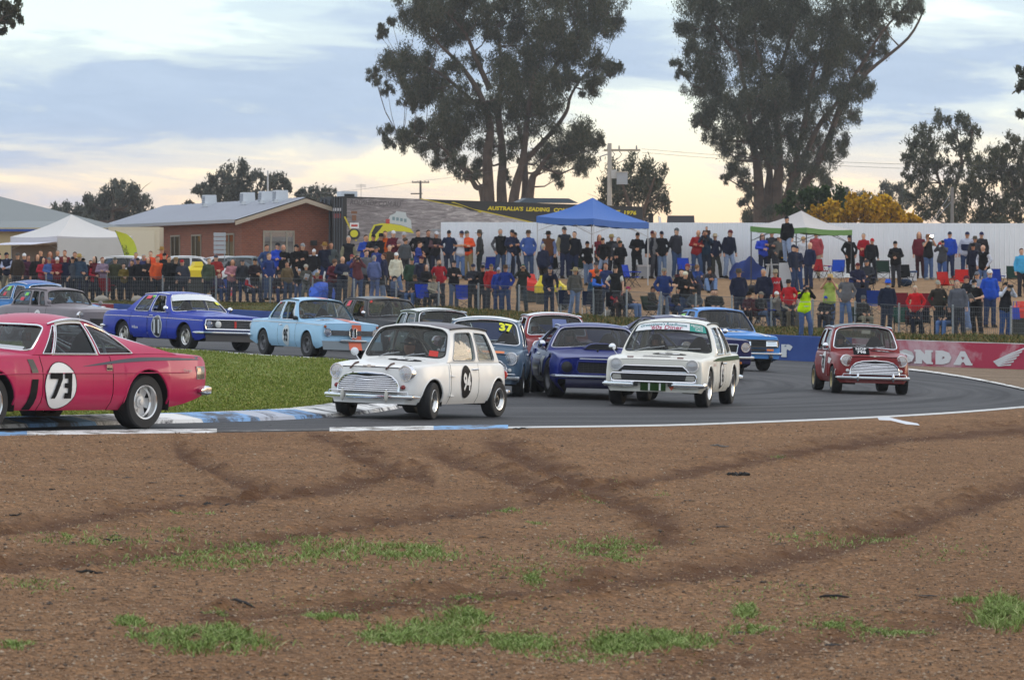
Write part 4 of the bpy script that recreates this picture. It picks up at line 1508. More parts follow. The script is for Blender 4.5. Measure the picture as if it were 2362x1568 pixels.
o = mb.build('roof_vent', CHROME)
tag(o, 'shiny leaning metal flue above the white fence', 'flue')
# ------------------------------------------------------------------ trees
BARK = mat('eucalypt_bark',(.105,.072,.052),.95, vary=.45, scale=1.2, bump=.5)
def leaf_mat(name, stops):
	return blade_mat(name, stops,.65,.45)
LEAF = leaf_mat('eucalypt_leaf',[(0,(.045,.054,.033)),(.45,(.085,.095,.052)),(.8,(.125,.122,.07)),(1,(.16,.14,.085))])
LEAF2 = leaf_mat('eucalypt_leaf_pale',[(0,(.042,.052,.034)),(.5,(.085,.098,.06)),(.85,(.125,.128,.08)),(1,(.15,.135,.085))])
LEAFD = leaf_mat('far_leaf_hazed',[(0,(.075,.088,.078)),(.5,(.115,.128,.105)),(1,(.16,.16,.125))])  # distance haze put into the leaf colours, paler and greyer
LEAFG = leaf_mat('bush_leaf',[(0,(.012,.030,.010)),(.5,(.028,.062,.016)),(1,(.06,.10,.03))])
LEAFY = leaf_mat('wattle_blossom',[(0,(.12,.10,.015)),(.25,(.42,.24,.014)),(.7,(.64,.38,.018)),(1,(.75,.50,.04))])
def tree(name, label, s, clumps, trunks, lm=LEAF, density=1.0, leaf=(.40,.095), depth=1.0, droop=1.0, seed=1, conv=lambda x, y:(x, y), rscale=1.0, group=None, base=None, stemr=.3, twig=True, cat='tree'):
	rg = np.random.RandomState(seed)
	Y0 = FPX/s
	pts = [(conv(x, y), r*rscale)for x, y, r in clumps]
	if trunks:
		bx = conv(*trunks[0][0][0])[0]
	else:
		bx = np.mean([p[0][0]for p in pts])
	zg = 1.95
	bX = (bx-CX)/s
	root = empty(name,(bX, Y0, zg),0, label, cat, group)
	def loc(px, y, dy=0.):
		d = Y0+dy
		return np.array([(px-CX)/FPX*d-bX, dy, HC+(HZ-y)/FPX*d-zg])
	crowncx = np.mean([p[0][0]for p in pts])
	spanx = max(60, max(abs(p[0][0]-crowncx)for p in pts))
	mb = MB()
	nodes = []
	for k,(line, r0, r1)in enumerate(trunks):
		dyk = rg.uniform(-1,1)*1.2*depth
		P = []
		n = len(line)
		for i, q in enumerate(line):
			x, y = conv(*q)
			P.append(loc(x, y, dyk*i/max(1, n-1)*2))
		P[0][2] = min(P[0][2],-.2)if k==0 or line[0][1]>=1400 else P[0][2]
		Q = []
		for i in range(n-1):
			p0, p1, p2, p3 = P[max(i-1,0)], P[i], P[i+1], P[min(i+2, n-1)]
			for t in np.linspace(0,1,5)[:-1]:
				Q.append(.5*((2*p1)+(p2-p0)*t+(2*p0-5*p1+4*p2-p3)*t*t+(3*p1-p0-3*p2+p3)*t**3))
		Q.append(P[-1])
		rr = [lerp(r0, r1,(i/(len(Q)-1))**.8)for i in range(len(Q))]
		mb.tube(Q, rr,8)
		nodes+=list(zip(Q, rr))
	cl = []
	for(x, y), r in pts:
		rm_ = r/s*1.06
		dy = rg.uniform(-1,1)*depth*math.sqrt(max(.05,1-((x-crowncx)/(spanx*1.1))**2))*spanx/s*.55
		c = loc(x, y, dy)
		cl.append((c, rm_))
		if nodes and twig:
			best = min(nodes, key=lambda q:np.linalg.norm(q[0]-c+np.array([0,0,1.2]))+(3 if q[0][2]>c[2]+.3 else 0))
			a = best[0]
			m_ = (a+c)/2+np.array([0,0,-.12*np.linalg.norm(c-a)])
			r_ = min(best[1]*.6,.03+.022*np.linalg.norm(c-a))
			mb.tube([a, m_, c],[r_, r_*.7, r_*.25],5)
			for _ in range(4):
				e = c+rg.normal(0,.55,3)*rm_
				mb.tube([lerp(m_, c,.7), lerp(c, e,.5)+np.array([0,0,.1]), e],[r_*.35, r_*.22,.008],4)
	if mb.v:
		mb.build('trunk', BARK, root)
	Vs, off = [],0
	for c, r in cl:
		nsub = max(5, int(11*r))
		sub = rg.normal(0,.52,(nsub,3))*r
		sub*=np.minimum(1, r/np.maximum(np.linalg.norm(sub, axis=1),1e-6))[:, None]
		nl = int(density*620*r*r+120)
		which = rg.randint(0, nsub, nl)
		sr = r*rg.uniform(.26,.5, nsub)
		d = rg.normal(0,.5,(nl,3))*sr[which][:, None]
		d[:,2] = d[:,2]*1.25-droop*.2*r*rg.rand(nl)
		P = c+sub[which]+d
		L_ = leaf[0]*rg.uniform(.5,1.3, nl)
		W_ = leaf[1]*rg.uniform(.6,1.3, nl)
		ax = np.stack([rg.normal(0,.55, nl), rg.normal(0,.55, nl),-droop*rg.uniform(.3,1.3, nl)+(1-droop)*rg.normal(0,1, nl)],1)
		ax/=np.linalg.norm(ax, axis=1)[:, None]
		ot = rg.normal(0,1,(nl,3))
		sd_ = np.cross(ax, ot)
		sd_/=np.linalg.norm(sd_, axis=1)[:, None]+1e-9
		v = np.stack([P-ax*L_[:, None]/2, P+sd_*W_[:, None]/2, P+ax*L_[:, None]/2, P-sd_*W_[:, None]/2],1)
		Vs.append(v.reshape(-1,3))
	V = np.concatenate(Vs)
	n = len(V)//4
	F_ = (np.array([[0,1,2,3]])+4*np.arange(n)[:, None])
	o = scatter_mesh('crown', V, F_, lm)
	o.parent = root
	return root
A_ = lambda x, y:(x*.3246+806, y*.3246)
B_ = lambda x, y:(x*.3714+1484.7, y*.3714)
D_ = lambda x, y:(x*.3592, y*.3592)
T1C = [(450,40,110),(560,120,120),(480,150,110),(700,60,130),(820,100,120),(640,220,120),(780,220,110),(950,60,90),(1100,40,80),(1080,160,100),(1250,60,120),(1400,100,130),(1550,50,120),(1500,200,130),(1700,60,120),(1850,60,110),(1780,180,110),(1900,180,60),(1620,280,120),(1350,250,120),(1180,280,100),(1000,230,80),
(230,210,50),(220,260,40),(300,150,45),(290,440,85),(350,480,100),(170,520,50),(190,570,40),(450,430,110),(540,500,120),(470,580,110),(400,640,70),(270,640,50),(410,740,60),(600,600,110),(560,690,90),(480,700,70),
(760,450,80),(900,420,70),(1080,420,110),(1200,500,130),(1100,600,130),(1300,420,120),(1450,400,120),(1600,420,100),(1380,600,130),(1250,700,130),(880,620,60),(760,700,120),(850,800,130),(700,860,120),(780,950,110),(620,930,90),(1000,760,100),(1150,820,120),(1300,850,120),(1420,750,100),(1500,600,90),
(1750,420,100),(1840,480,70),(1760,560,80),(1700,620,70),(1880,480,50),(1600,560,70),
(1500,980,110),(1620,960,100),(1700,960,80),(1560,1080,110),(1680,1080,100),(1740,1020,60),(1640,1180,60),(1480,1270,55),(1450,1180,70),(1380,1100,80),
(560,900,80),(480,900,70),(450,1000,60),(380,960,70),(360,1020,60),(260,920,50),(270,1000,40),(550,1040,70),(620,1100,80),(700,1030,100),(760,1150,70),(820,1200,60),(900,1180,60),(880,1250,50),(1000,1000,90),(1150,1050,80),(1250,1120,60),(1120,1250,50),(960,1120,50),
(600,-60,130),(800,-60,130),(1000,-80,130),(1250,-80,140),(1500,-80,140),(1750,-70,130),(1000,-220,150),(1300,-240,160),(1550,-200,140),(800,-180,140)]
T1T = [([(990,1980),(988,1500),(985,1300),(980,1100),(1000,900),(930,680),(800,480),(650,330)],.72,.12),([(1085,1980),(1085,1500),(1080,1300),(1090,1100),(1060,800),(1080,500),(1050,200)],.62,.12),([(1150,1980),(1160,1500),(1190,1300),(1230,1150),(1260,900),(1300,600),(1400,300)],.60,.1),([(1230,1980),(1240,1500),(1250,1350),(1240,1100),(1200,900)],.55,.15),
([(1240,1600),(1290,1330),(1340,1220),(1420,1100),(1560,1020)],.45,.1),([(990,1600),(950,1400),(900,1330),(850,1250),(740,1130),(600,1010),(330,930)],.38,.06),([(1240,1150),(1430,950),(1540,800),(1570,690),(1650,560),(1780,470)],.26,.06),([(990,800),(850,700),(640,520),(400,430)],.3,.06),([(1000,640),(900,420),(830,250),(700,100)],.3,.06),([(1270,800),(1500,420),(1700,200),(1850,90)],.3,.07)]
tree('gum_tree', 'large dark eucalyptus with several trunks rising behind the trailer',26, T1C, T1T, LEAF,1.9,(.36,.075), seed=5, conv=A_, rscale=.3246)
T2C = [(330,60,110),(220,150,60),(300,180,70),(450,60,100),(600,80,110),(560,200,110),(420,200,80),(380,330,110),(300,300,60),(200,400,40),(225,450,35),(450,420,110),(340,440,80),(330,540,80),(420,560,100),(400,680,90),(340,760,55),(420,800,70),(500,700,100),(560,800,90),(470,900,70),(560,950,70),(540,1030,60),(500,1100,40),(620,1080,60),(640,1170,50),(620,1240,40),(680,1330,60),(640,1370,50),
(700,100,120),(750,250,120),(650,350,110),(820,100,110),(900,60,110),(1000,60,100),(900,200,90),(850,350,80),(720,500,120),(620,560,100),(800,560,80),(700,680,110),(820,700,80),(760,800,100),(880,480,110),(960,550,120),(900,650,100),(1000,420,90),(1020,280,80),(1060,180,90),(1150,100,120),(1250,150,130),(1200,260,110),(1350,60,110),(1450,60,100),(1400,180,90),(1300,280,90),(1150,380,100),(1260,400,90),(1100,480,90),(1400,330,60),(1490,300,50),(1480,200,50),(1620,100,60),(1680,60,60),(1580,60,60),(1380,420,60),(1340,520,80),(1380,580,50),(1200,560,90),(1080,640,100),(1250,650,80),(1300,710,50),(1180,740,70),(1040,780,80),(930,800,90),(1200,860,60),(1180,950,70),(1240,900,40),(1080,900,70),(980,900,80),(1060,1000,70),(1140,1120,45),(1080,1080,60),(980,1040,60),(860,980,70),(900,1080,60),(760,950,70),(700,870,80),(770,1300,50),(800,1200,60),(700,1000,60),(940,1180,50),(1040,1160,40),
(400,-70,120),(650,-60,130),(900,-80,130),(1150,-60,130),(1400,-80,120),(1650,-40,80),(700,-220,140),(1000,-240,150),(1300,-200,130)]
T2T = [([(720,1750),(718,1420),(715,1200),(700,1000),(640,800),(520,620),(400,560)],.75,.1),([(760,1750),(760,1420),(770,1200),(780,1050),(720,900),(640,720)],.6,.12),([(820,1750),(820,1420),(830,1150),(840,1000),(820,700),(800,560),(860,400),(900,260),(960,100)],.62,.1),([(850,1600),(850,1420),(900,1180),(1000,960),(1100,760),(1200,640),(1330,440),(1480,200),(1660,10)],.42,.07),([(930,1750),(945,1400),(1000,1150),(1060,1050),(1160,830),(1240,620),(1390,450),(1640,240),(1740,60)],.55,.07),
([(810,1050),(740,640),(780,560),(700,300),(690,100)],.35,.08),([(560,320),(470,200),(370,30)],.2,.06),([(700,1000),(600,400),(560,310)],.3,.08),([(900,1200),(1010,700),(1040,500),(1100,300),(1110,100)],.3,.07)]
tree('gum_tree', 'tall leaning eucalyptus with fanned pale limbs behind the green edged shelter',26, T2C, T2T, LEAF2,2.0,(.34,.07), seed=8, conv=B_, rscale=.3714)
tree('gum_tree', 'small rounded eucalyptus behind the power pole with the transformer box',30,[(1430,400,36),(1475,388,34),(1510,400,30),(1530,430,25),(1500,445,35),(1460,435,36),(1420,440,28),(1400,430,20),(1395,468,18),(1440,480,22),(1490,482,22),(1532,470,20),(1390,495,14)],
[([(1468,640),(1465,540),(1450,470),(1430,410)],.3,.08),([(1470,540),(1490,470),(1510,410)],.25,.06)], LEAF2,1.0,(.36,.10), seed=11)
TR1 = [(1750,800,60),(1850,730,50),(1950,760,60),(2040,800,55),(1680,900,60),(1780,920,70),(1900,870,60),(2000,900,70),(1640,970,45),(1720,1020,70),(1640,1080,45),(1820,1020,70),(1720,1130,75),(1800,1200,75),(1750,1300,75),(1850,1320,70),(1680,1240,55),(1950,1040,50),(1880,1150,60)]
tree('gum_tree', 'open crowned eucalyptus behind the grey pole with stay wires',28, TR1,[([(1900,1750),(1905,1400),(1920,1200),(1970,1050),(1960,900),(1900,780)],.32,.06),([(1960,1060),(2020,930),(2040,820)],.12,.05),([(1900,1300),(1820,1080),(1790,900)],.18,.05)], LEAF2,1.15,(.36,.10), seed=13, conv=B_, rscale=.3714)
TR2 = [(2080,1000,70),(2180,960,70),(2280,880,50),(2340,900,50),(2250,1000,70),(2340,1020,70),(2050,1120,80),(2160,1100,80),(2280,1130,80),(2000,1230,80),(2120,1230,80),(2250,1250,80),(2340,1200,70),(1950,1340,70),(2080,1350,80),(2220,1350,80),(2340,1330,70),(2430,950,80),(2450,1100,90),(2440,1250,90)]
tree('gum_tree', 'broad dark eucalyptus at the right edge above the white fence',29, TR2,[([(2080,1750),(2085,1420),(2200,1270),(2330,1170),(2430,1100)],.3,.08),([(2090,1420),(2100,1250),(2180,1050)],.22,.06)], LEAF,1.35,(.36,.10), seed=14, conv=B_, rscale=.3714)
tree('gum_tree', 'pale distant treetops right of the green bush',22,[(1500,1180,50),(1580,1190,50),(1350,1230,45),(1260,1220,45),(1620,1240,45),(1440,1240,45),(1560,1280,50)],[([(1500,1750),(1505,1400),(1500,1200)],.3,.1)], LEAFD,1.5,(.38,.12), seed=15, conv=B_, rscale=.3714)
tree('bush', 'dark green bush between the leaning eucalyptus and the golden wattle',38,[(1080,1220,70),(1200,1240,65),(1000,1260,55),(1130,1300,80),(960,1330,50),(1040,1340,70),(880,1320,45),(900,1240,35)],[([(1090,1750),(1090,1400),(1085,1250)],.2,.05)], LEAFG,2.6,(.30,.16), droop=.2, seed=16, conv=B_, rscale=.3714, cat='bush')
tree('wattle_bush', 'golden flowering wattle bush above the white fence',42,[(1180,1315,65),(1270,1300,70),(1370,1285,75),(1470,1300,70),(1560,1335,60),(1640,1360,45),(1090,1330,45),(1350,1350,85),(1450,1360,80),(1200,1370,65),(1560,1385,60),(1690,1375,28),(1040,1310,22)],[([(1370,1750),(1370,1450),(1365,1330)],.15,.04)], LEAFY,5.0,(.25,.19), droop=.3, seed=17, conv=B_, rscale=.3714, cat='bush')
L1 = [(760,1180,45),(700,1240,65),(620,1290,65),(560,1290,45),(820,1240,65),(890,1240,55),(900,1300,55),(800,1320,75),(700,1350,75),(600,1370,65),(500,1370,65),(420,1360,55),(360,1350,40),(320,1380,30),(560,1420,55),(680,1420,65),(800,1420,65),(900,1390,55),(960,1370,35)]
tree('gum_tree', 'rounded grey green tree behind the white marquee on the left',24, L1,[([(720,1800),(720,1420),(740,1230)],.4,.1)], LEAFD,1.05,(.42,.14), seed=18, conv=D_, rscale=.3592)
L2 = [(1540,1090,50),(1460,1120,60),(1360,1150,50),(1320,1200,55),(1420,1210,75),(1540,1180,85),(1640,1150,50),(1600,1240,75),(1480,1270,65),(1360,1270,55),(1280,1230,35),(1720,1150,45),(1790,1150,50),(1840,1200,42),(1760,1220,55),(1700,1280,45),(1800,1270,35),(1220,1300,35)]
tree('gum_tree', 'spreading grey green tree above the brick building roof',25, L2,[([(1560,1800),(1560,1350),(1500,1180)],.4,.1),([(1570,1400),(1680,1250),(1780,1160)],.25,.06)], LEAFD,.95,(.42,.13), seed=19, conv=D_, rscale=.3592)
L3 = [(1960,1240,42),(2040,1230,52),(2120,1250,42),(2080,1290,42),(1990,1290,42),(1930,1240,25)]
tree('gum_tree', 'small grey green tree between brick building and trailer',25, L3,[([(2040,1800),(2040,1350),(2030,1250)],.3,.1)], LEAFD,1.0,(.42,.13), seed=20, conv=D_, rscale=.3592)
tree('gum_tree', 'overhanging dark foliage in the upper left corner',40,[(12,15,22),(38,22,18),(8,45,16),(46,40,10),(6,68,9),(28,55,8),(-30,0,40),(-60,-60,60),(-90,60,50),(-60,120,40),(-120,20,60)],[([(-170,640),(-160,400),(-110,150),(-50,40)],.3,.06),([(-110,150),(-40,90),(10,40)],.10,.03)], LEAF,1.6,(.34,.13), depth=.4, seed=21)
tree('gum_tree', 'sprigs of dark foliage hanging in at the upper right edge',40,[(2357,160,13),(2362,195,14),(2352,205,8),(2356,268,9),(2348,258,6),(2390,180,35),(2400,250,30),(2430,120,50),(2450,220,50)],[([(2480,640),(2470,400),(2440,220),(2400,180)],.3,.05)], LEAF,1.5,(.34,.11), depth=.4, seed=22)
POSE = {'mini94':(-1.26,59.58,-115.4), 'cortina':(2.58,69.5,-101.3), 'red798':(6.55,81.8,-84.6), 'mustang':(1.33,73.1,-84), 'bmw':(-4.62,101.5,-63), 'falcon':(-8.15,107.5,-52.7), 'charger':(-5.92,51.3,-126.7),
'mini37':(-.47,72.5,-93), 'redwhite':(.81,89,-82), 'greenmini':(-1.60,92,-70), 'black':(-3.4,112,-60), 'navy':(3.45,92,-70), 'torana':(4.85,103,-72), 'grey':(-11.9,113.5,-49), 'hump':(-13.0,119,-46)}
POSE = {k:(x, y, h, Ttrack(x, y)+.004)for k,(x, y, h)in POSE.items()}
random.seed(3)
# ------------------------------------------------------------------ cars
def lerp(a, b, t):
	return a+(b-a)*t
class Car:
	def __init__(c, name, sp, pose, label, group=None, category='racing car'):
		c.sp = sp
		c.root = empty(name,(pose[0], pose[1], pose[3]), R(pose[2]), label, category, group)
		h = R(pose[2])
		f, l = Vector((math.cos(h), math.sin(h),0)), Vector((-math.sin(h), math.cos(h),0))
		a, b = c.root.location+f, c.root.location-f
		f.z = (T(a.x, a.y)-T(b.x, b.y))/2
		a, b = c.root.location+l*.6, c.root.location-l*.6
		l.z = (T(a.x, a.y)-T(b.x, b.y))/1.2
		f.normalize()
		u = f.cross(l).normalized()
		l = u.cross(f)
		c.root.rotation_euler = Matrix((f, l, u)).transposed().to_euler()
		c.L, c.wb, c.fo = sp['L'], sp['wb'], sp['fo']
		c.x0 = c.wb/2+c.fo
		c.TOP, c.SH, c.HW = pc(sp['top']), pc(sp['sh']), pc(sp['hw'])
		c.z0 = sp.get('sill',.2)
		c.BOT = pc(sp.get('bot',[(0, c.z0+.03),(c.fo-.3, c.z0),(c.L-.6, c.z0),(c.L, c.z0+.08)]))
		c.r = sp.get('sr',.05)
		c.bf, c.br = sp.get('bf',.06), sp.get('br',.05)
		c.lean, c.rlean = sp.get('lean',0), sp.get('rlean',0)
		c.R = sp.get('R', sp['tr']+.055)
		c.tuck, c.tum = sp.get('tuck',.10), sp.get('tum',.06)
		c.paint = paint(sp['col'])
		c.ws0, c.ws1, c.rw0, c.rw1 = sp['A'], sp['B'], sp['Cc'], sp['D']
	def X(c, u, y, z):
		hw = max(c.HW(u),.01)
		k = max(0.,1-u/.45)
		k2 = max(0.,1-(c.L-u)/.45)
		q = 1-min(1,(y/hw))**2 if y>=0 else 1-min(1,(-y/hw))**2
		return c.x0-u+(c.bf*q+c.lean*(z-.5))*k*k-(c.br*q+c.rlean*(z-.5))*k2*k2
	def sec(c, v):
		f = 1.0
		if v<.35:
			f-=c.tuck*(1-v/.35)**2
		if v>.55:
			f-=c.tum*((v-.55)/.45)**2
		return f
	def ys(c, u, z):
		zs = c.SH(u)
		hau = c.sp.get('crease')
		e = 0.
		if hau:
			e = hau[1]*math.exp(-((z-hau[0])/.05)**2)
		return c.HW(u)*c.sec((z-c.z0)/(zs-c.z0))+e
	def side(c, u, z, sg, off=.005):
		y = c.ys(u, z)
		return Vector((c.X(u, y, z), sg*(y+off), z))
	def hood(c, u, y, off=.005):
		yi = max(c.ys(u, c.SH(u)-c.r)-c.r,.05)
		z = c.SH(u)+(c.TOP(u)-c.SH(u))*(1-min(1, abs(y)/yi)**2)
		return Vector((c.X(u, y, z), y, z+off))
	def front(c, y, z, off=.0):
		return Vector((c.X(0, y, z)+off, y, z))
	def rear(c, y, z, off=.0):
		return Vector((c.X(c.L, y, z)-off, y, z))
	def body(c):
		sp = c.sp
		ax = [c.fo, c.fo+c.wb]
		az = sp['tr']+sp.get('adz',.0)
		us = set(np.linspace(0, c.L, int(c.L/.12)).round(4))
		us|={.015,.04,.08, c.L-.015, c.L-.04}
		for a in ax:
			us = {u for u in us if abs(u-a)>c.R+.03}
			us|={round(a+c.R*math.cos(w),4)for w in np.linspace(0, PI,15)}|{a-c.R-.004, a+c.R+.004}
		g = .006
		gaps = []
		for d in sp.get('doors',[]):
			gaps+=list(d)
		hood = sp.get('bonnet')
		boot = sp.get('boot')
		tg = [q for b in(hood, boot)if b for q in b]
		for q in gaps+tg:
			us = {u for u in us if abs(u-q)>.03}
			us|={q-g, q+g}
		us = sorted(us)
		NS, NC = 7,4
		yf = [.985,.9,.72,.5,.25,0]
		rows = []
		for u in us:
			zb = c.BOT(u)
			for a in ax:
				if abs(u-a)<=c.R+1e-6:
					zb = max(zb, az+math.sqrt(max(0, c.R**2-(u-a)**2)))
			zs = c.SH(u)
			zt = zs-c.r
			zb = min(zb, zt-.02)
			half = []
			for i in range(NS):
				z = zb+(zt-zb)*i/(NS-1)
				y = c.ys(u, z)
				half.append((y, z))
			y1 = half[-1][0]
			for i in range(1, NC+1):
				w = PI/2*i/NC
				half.append((y1-c.r+c.r*math.cos(w), zt+c.r*math.sin(w)))
			yi = y1-c.r
			for t in yf:
				half.append((yi*t, zs+(c.TOP(u)-zs)*(1-t*t)))
			rows.append([(c.X(u, y, z), y, z)for y, z in half]+[(c.X(u, y, z),-y, z)for y, z in half[-2::-1]])
		N = len(rows[0])
		top0 = NS+NC-1
		bins = {}
		def zone(i, j):
			um = (us[i]+us[i+1])/2
			jj = min(j, N-2-j)
			sg = 'l' if j<N//2 else 'r'
			if jj<NS+1 and um<c.L:
				for k,(d0, d1)in enumerate(sp.get('doors',[])):
					if jj>=1 or True:
						for q in(d0, d1):
							if abs(um-q)<g*.9:
								return None
						if d0<um<d1:
							return('door', k, sg)
			if jj>=top0:
				for nm, b in(('bonnet', hood),('boot_lid', boot)):
					if b:
						for q in b:
							if abs(um-q)<g*.9 and jj>top0:
								return None
						if b[0]<um<b[1]:
							if jj==top0+0:
								return('body',)
							if jj==top0+1 and False:
								return None
							return(nm,)
				if c.ws0[1]+.06<um<c.rw1[1]-.04:
					return None
			return('body',)
		for i in range(len(rows)-1):
			for j in range(N-1):
				z = zone(i, j)
				if z:
					bins.setdefault(z,[]).append((i*N+j, i*N+j+1,(i+1)*N+j+1,(i+1)*N+j))
		allv = [p for r in rows for p in r]
		extra = []
		def cap(ri, front):
			base = rows[ri]
			u = us[ri]
			h = N//2
			ids = []
			for j in range(h+1):
				a = base[j]
				row = []
				for t in np.linspace(1,-1,9):
					y = a[1]*t
					row.append((c.X(u, y, a[2]), y, a[2]))
				ids.append(row)
			o = len(allv)+len(extra)
			for r in ids:
				extra.extend(r)
			for j in range(h):
				for k in range(8):
					q = (o+j*9+k, o+j*9+k+1, o+(j+1)*9+k+1, o+(j+1)*9+k)
					bins[('body',)].append(q if front else q[::-1])
		cap(0, True)
		cap(len(rows)-1, False)
		V = allv+extra
		c.parts = {}
		for key, fs in bins.items():
			idx = sorted({i for f in fs for i in f})
			mp = {i:k for k, i in enumerate(idx)}
			mb = MB()
			mb.add([V[i]for i in idx],[tuple(mp[i]for i in f)for f in fs])
			pm = c.paint
			if key[0]=='bonnet' and 'bonnet_col' in sp:
				pm = paint(sp['bonnet_col'])
			o = mb.build(key[0], pm, c.root, angle=42)
			c.parts[key] = o
		mb = MB()
		xin = .72*max(c.HW(c.L/2),.5)
		mb.box((0,0, c.z0+.06),(c.L*.86, xin*1.7,.10))
		mb.box((c.x0-c.fo*.9-.35,0,(c.z0+c.SH(.6))/2),(.9+c.fo*.6, xin*1.18, c.SH(.6)-c.z0-.12))
		mb.box((c.x0-c.ws0[1]-.22,0, c.SH(c.ws0[1])-.26),(.3, xin*2.1,.34))
		mb.box((c.x0-c.rw1[1]+.1,0, c.SH(c.rw1[1])-.3),(.3, xin*2.0,.4))
		mb.box((0,0, c.z0+.28),(c.rw1[1]-c.ws0[1]-.2, xin*2.0,.25))
		for a in ax:
			for sg in(1,-1):
				rr = c.R+.012
				p0, p1 = [],[]
				for w in np.linspace(-.25, PI+.25,13):
					x = c.x0-(a+rr*math.cos(w))
					z = az+rr*math.sin(w)
					yo = c.HW(a)-.03
					p0.append((x, sg*yo, z))
					p1.append((x, sg*(yo-.36), z))
				mb.grid([p0, p1])
				mb.add(p1,[tuple(range(13))])
		mb.build('underbody', UNDER, c.root, smooth=False)
		return c
	def zedge(c, u):
		a, m, b = c.sp['zr']
		t = (u-c.ws1[1])/(c.rw0[1]-c.ws1[1])
		t = min(max(t,-.2),1.2)
		return a*(1-t)*(1-2*t)+4*m*t*(1-t)+b*t*(2*t-1)if not c.sp.get('zflat')else lerp(a, b, t)
	def yroof(c, u):
		t = (u-c.ws1[1])/(c.rw0[1]-c.ws1[1])
		return lerp(c.ws1[2], c.rw0[2], min(max(t,0),1))+c.sp.get('yrb',.012)*4*max(0, t*(1-t))
	def roofz(c, u, t):
		return c.zedge(u)+c.sp.get('crown',.06)*(1-abs(t)**c.sp.get('cexp',2.6))
	def corner(c, v, a1, b1, ya, yb, t):
		e = c.gs(a1, b1, v,1 if t>=0 else-1)
		s = 1 if t>=0 else-1
		p = Vector((c.x0-a1, ya*s, c.SH(a1)+.012)).lerp(Vector((c.x0-b1, yb*s, c.roofz(b1,1)-.012)), v)
		return(e-p)*min(1, t*t)**1.5
	def ws(c, t, v, off=0.):
		def pt(t, v):
			(a0, a1, ya, za),(b0, b1, yb) = c.ws0, c.ws1
			ub = b0+(b1-b0)*t*t
			lo = Vector((c.x0-(a0+(a1-a0)*t*t), ya*t, lerp(za, c.SH(a1)+.012, t*t)))
			hi = Vector((c.x0-ub, yb*t, c.roofz(ub, t)-.012))
			p = lo.lerp(hi, v)
			p.x+=.035*4*v*(1-v)*(1-t*t)
			return p+c.corner(v, a1, b1, ya, yb, t)
		p = pt(t, v)
		if off:
			e = .01
			n = (pt(t+e, v)-pt(t-e, v)).cross(pt(t, v+e)-pt(t, v-e)).normalized()
			if n.x<0:
				n = -n
			p = p+n*off
		return p
	def rw(c, t, v, off=0.):
		def pt(t, v):
			(b0, b1, yb),(a0, a1, ya, za) = c.rw0, c.rw1
			ub = b0+(b1-b0)*t*t
			lo = Vector((c.x0-(a0+(a1-a0)*t*t), ya*t, lerp(za, c.SH(a1)+.012, t*t)))
			hi = Vector((c.x0-ub, yb*t, c.roofz(ub, t)-.012))
			p = lo.lerp(hi, v)
			p.x-=c.sp.get('rbul',.03)*4*v*(1-v)*(1-t*t)
			return p+c.corner(v, a1, b1, ya, yb, t)
		p = pt(t, v)
		if off:
			p.x-=off
		return p
	def gs(c, ub, ut, v, sg, off=0.):
		zl = c.SH(ub)-.004
		yl = c.ys(ub, c.SH(ub)-c.r)-c.r*.45
		lo = Vector((c.x0-ub, yl, zl))
		hi = Vector((c.x0-ut, c.yroof(ut), c.zedge(ut)-.012))
		p = lo.lerp(hi, v)
		p.y+=c.sp.get('gb',.03)*4*v*(1-v)+off
		p.y*=sg
		return p
	def framed(c, Pout, Pin, Pgl, name, rad, fm, gm, trim=None, trim_r=.008, rail=0, framename='window_frame', open_=False):
		inn = []
		k = 5
		ru, rv = rad
		cs = [((1-ru,1-rv),0),((ru,1-rv),90),((ru, rv),180),((1-ru, rv),270)]
		outp = []
		for q,((cu, cv), a0)in enumerate(cs):
			for i in range(k):
				w = R(a0+90*i/(k-1))
				u, v = cu+ru*math.cos(w), cv+rv*math.sin(w)
				inn.append((u, v))
				cor = [(1,1),(0,1),(0,0),(1,0)][q]
				if i==k//2:
					outp.append(cor)
				else:
					f = abs(i-k//2)/(k//2)
					first = i<k//2
					if q in(0,2):
						outp.append((cor[0], lerp(cor[1], v, f))if first else(lerp(cor[0], u, f), cor[1]))
					else:
						outp.append((lerp(cor[0], u, f), cor[1])if first else(cor[0], lerp(cor[1], v, f)))
			nxt = cs[(q+1)%4]
			(u1, v1) = inn[-1]
			w = R(nxt[1])
			u2, v2 = nxt[0][0]+ru*math.cos(w), nxt[0][1]+rv*math.sin(w)
			for t in(.2,.4,.6,.8):
				u, v = lerp(u1, u2, t), lerp(v1, v2, t)
				inn.append((u, v))
				outp.append([(u,1),(0, v),(u,0),(1, v)][q])
		n = len(inn)
		I3 = [Pin(*p)for p in inn]
		O3 = [Pout(*p)for p in outp]
		G3 = [Pgl(*p)for p in inn]
		mb = MB()
		mb.add(O3+I3+G3,[(i,(i+1)%n,(i+1)%n+n, i+n)for i in range(n)]+[(i+n,(i+1)%n+n,(i+1)%n+2*n, i+2*n)for i in range(n)])
		fo = mb.build(framename, fm, c.root, angle=50)
		if not open_:
			mb = MB()
			rings = [G3]
			for s in(.66,.33):
				rings.append([Pgl(.5+(u-.5)*s,.5+(v-.5)*s)for u, v in inn])
			vs = [p for r in rings for p in r]+[Pgl(.5,.5)]
			fs = []
			for q in range(2):
				fs+=[(q*n+i, q*n+(i+1)%n,(q+1)*n+(i+1)%n,(q+1)*n+i)for i in range(n)]
			fs+=[(2*n+i,2*n+(i+1)%n,3*n)for i in range(n)]
			mb.add(vs, fs)
			mb.build(name, gm, c.root)
		if trim:
			mb = MB()
			mb.tube(I3, trim_r,6, closed=True)
			mb.build('window_trim', trim, c.root)
		return I3
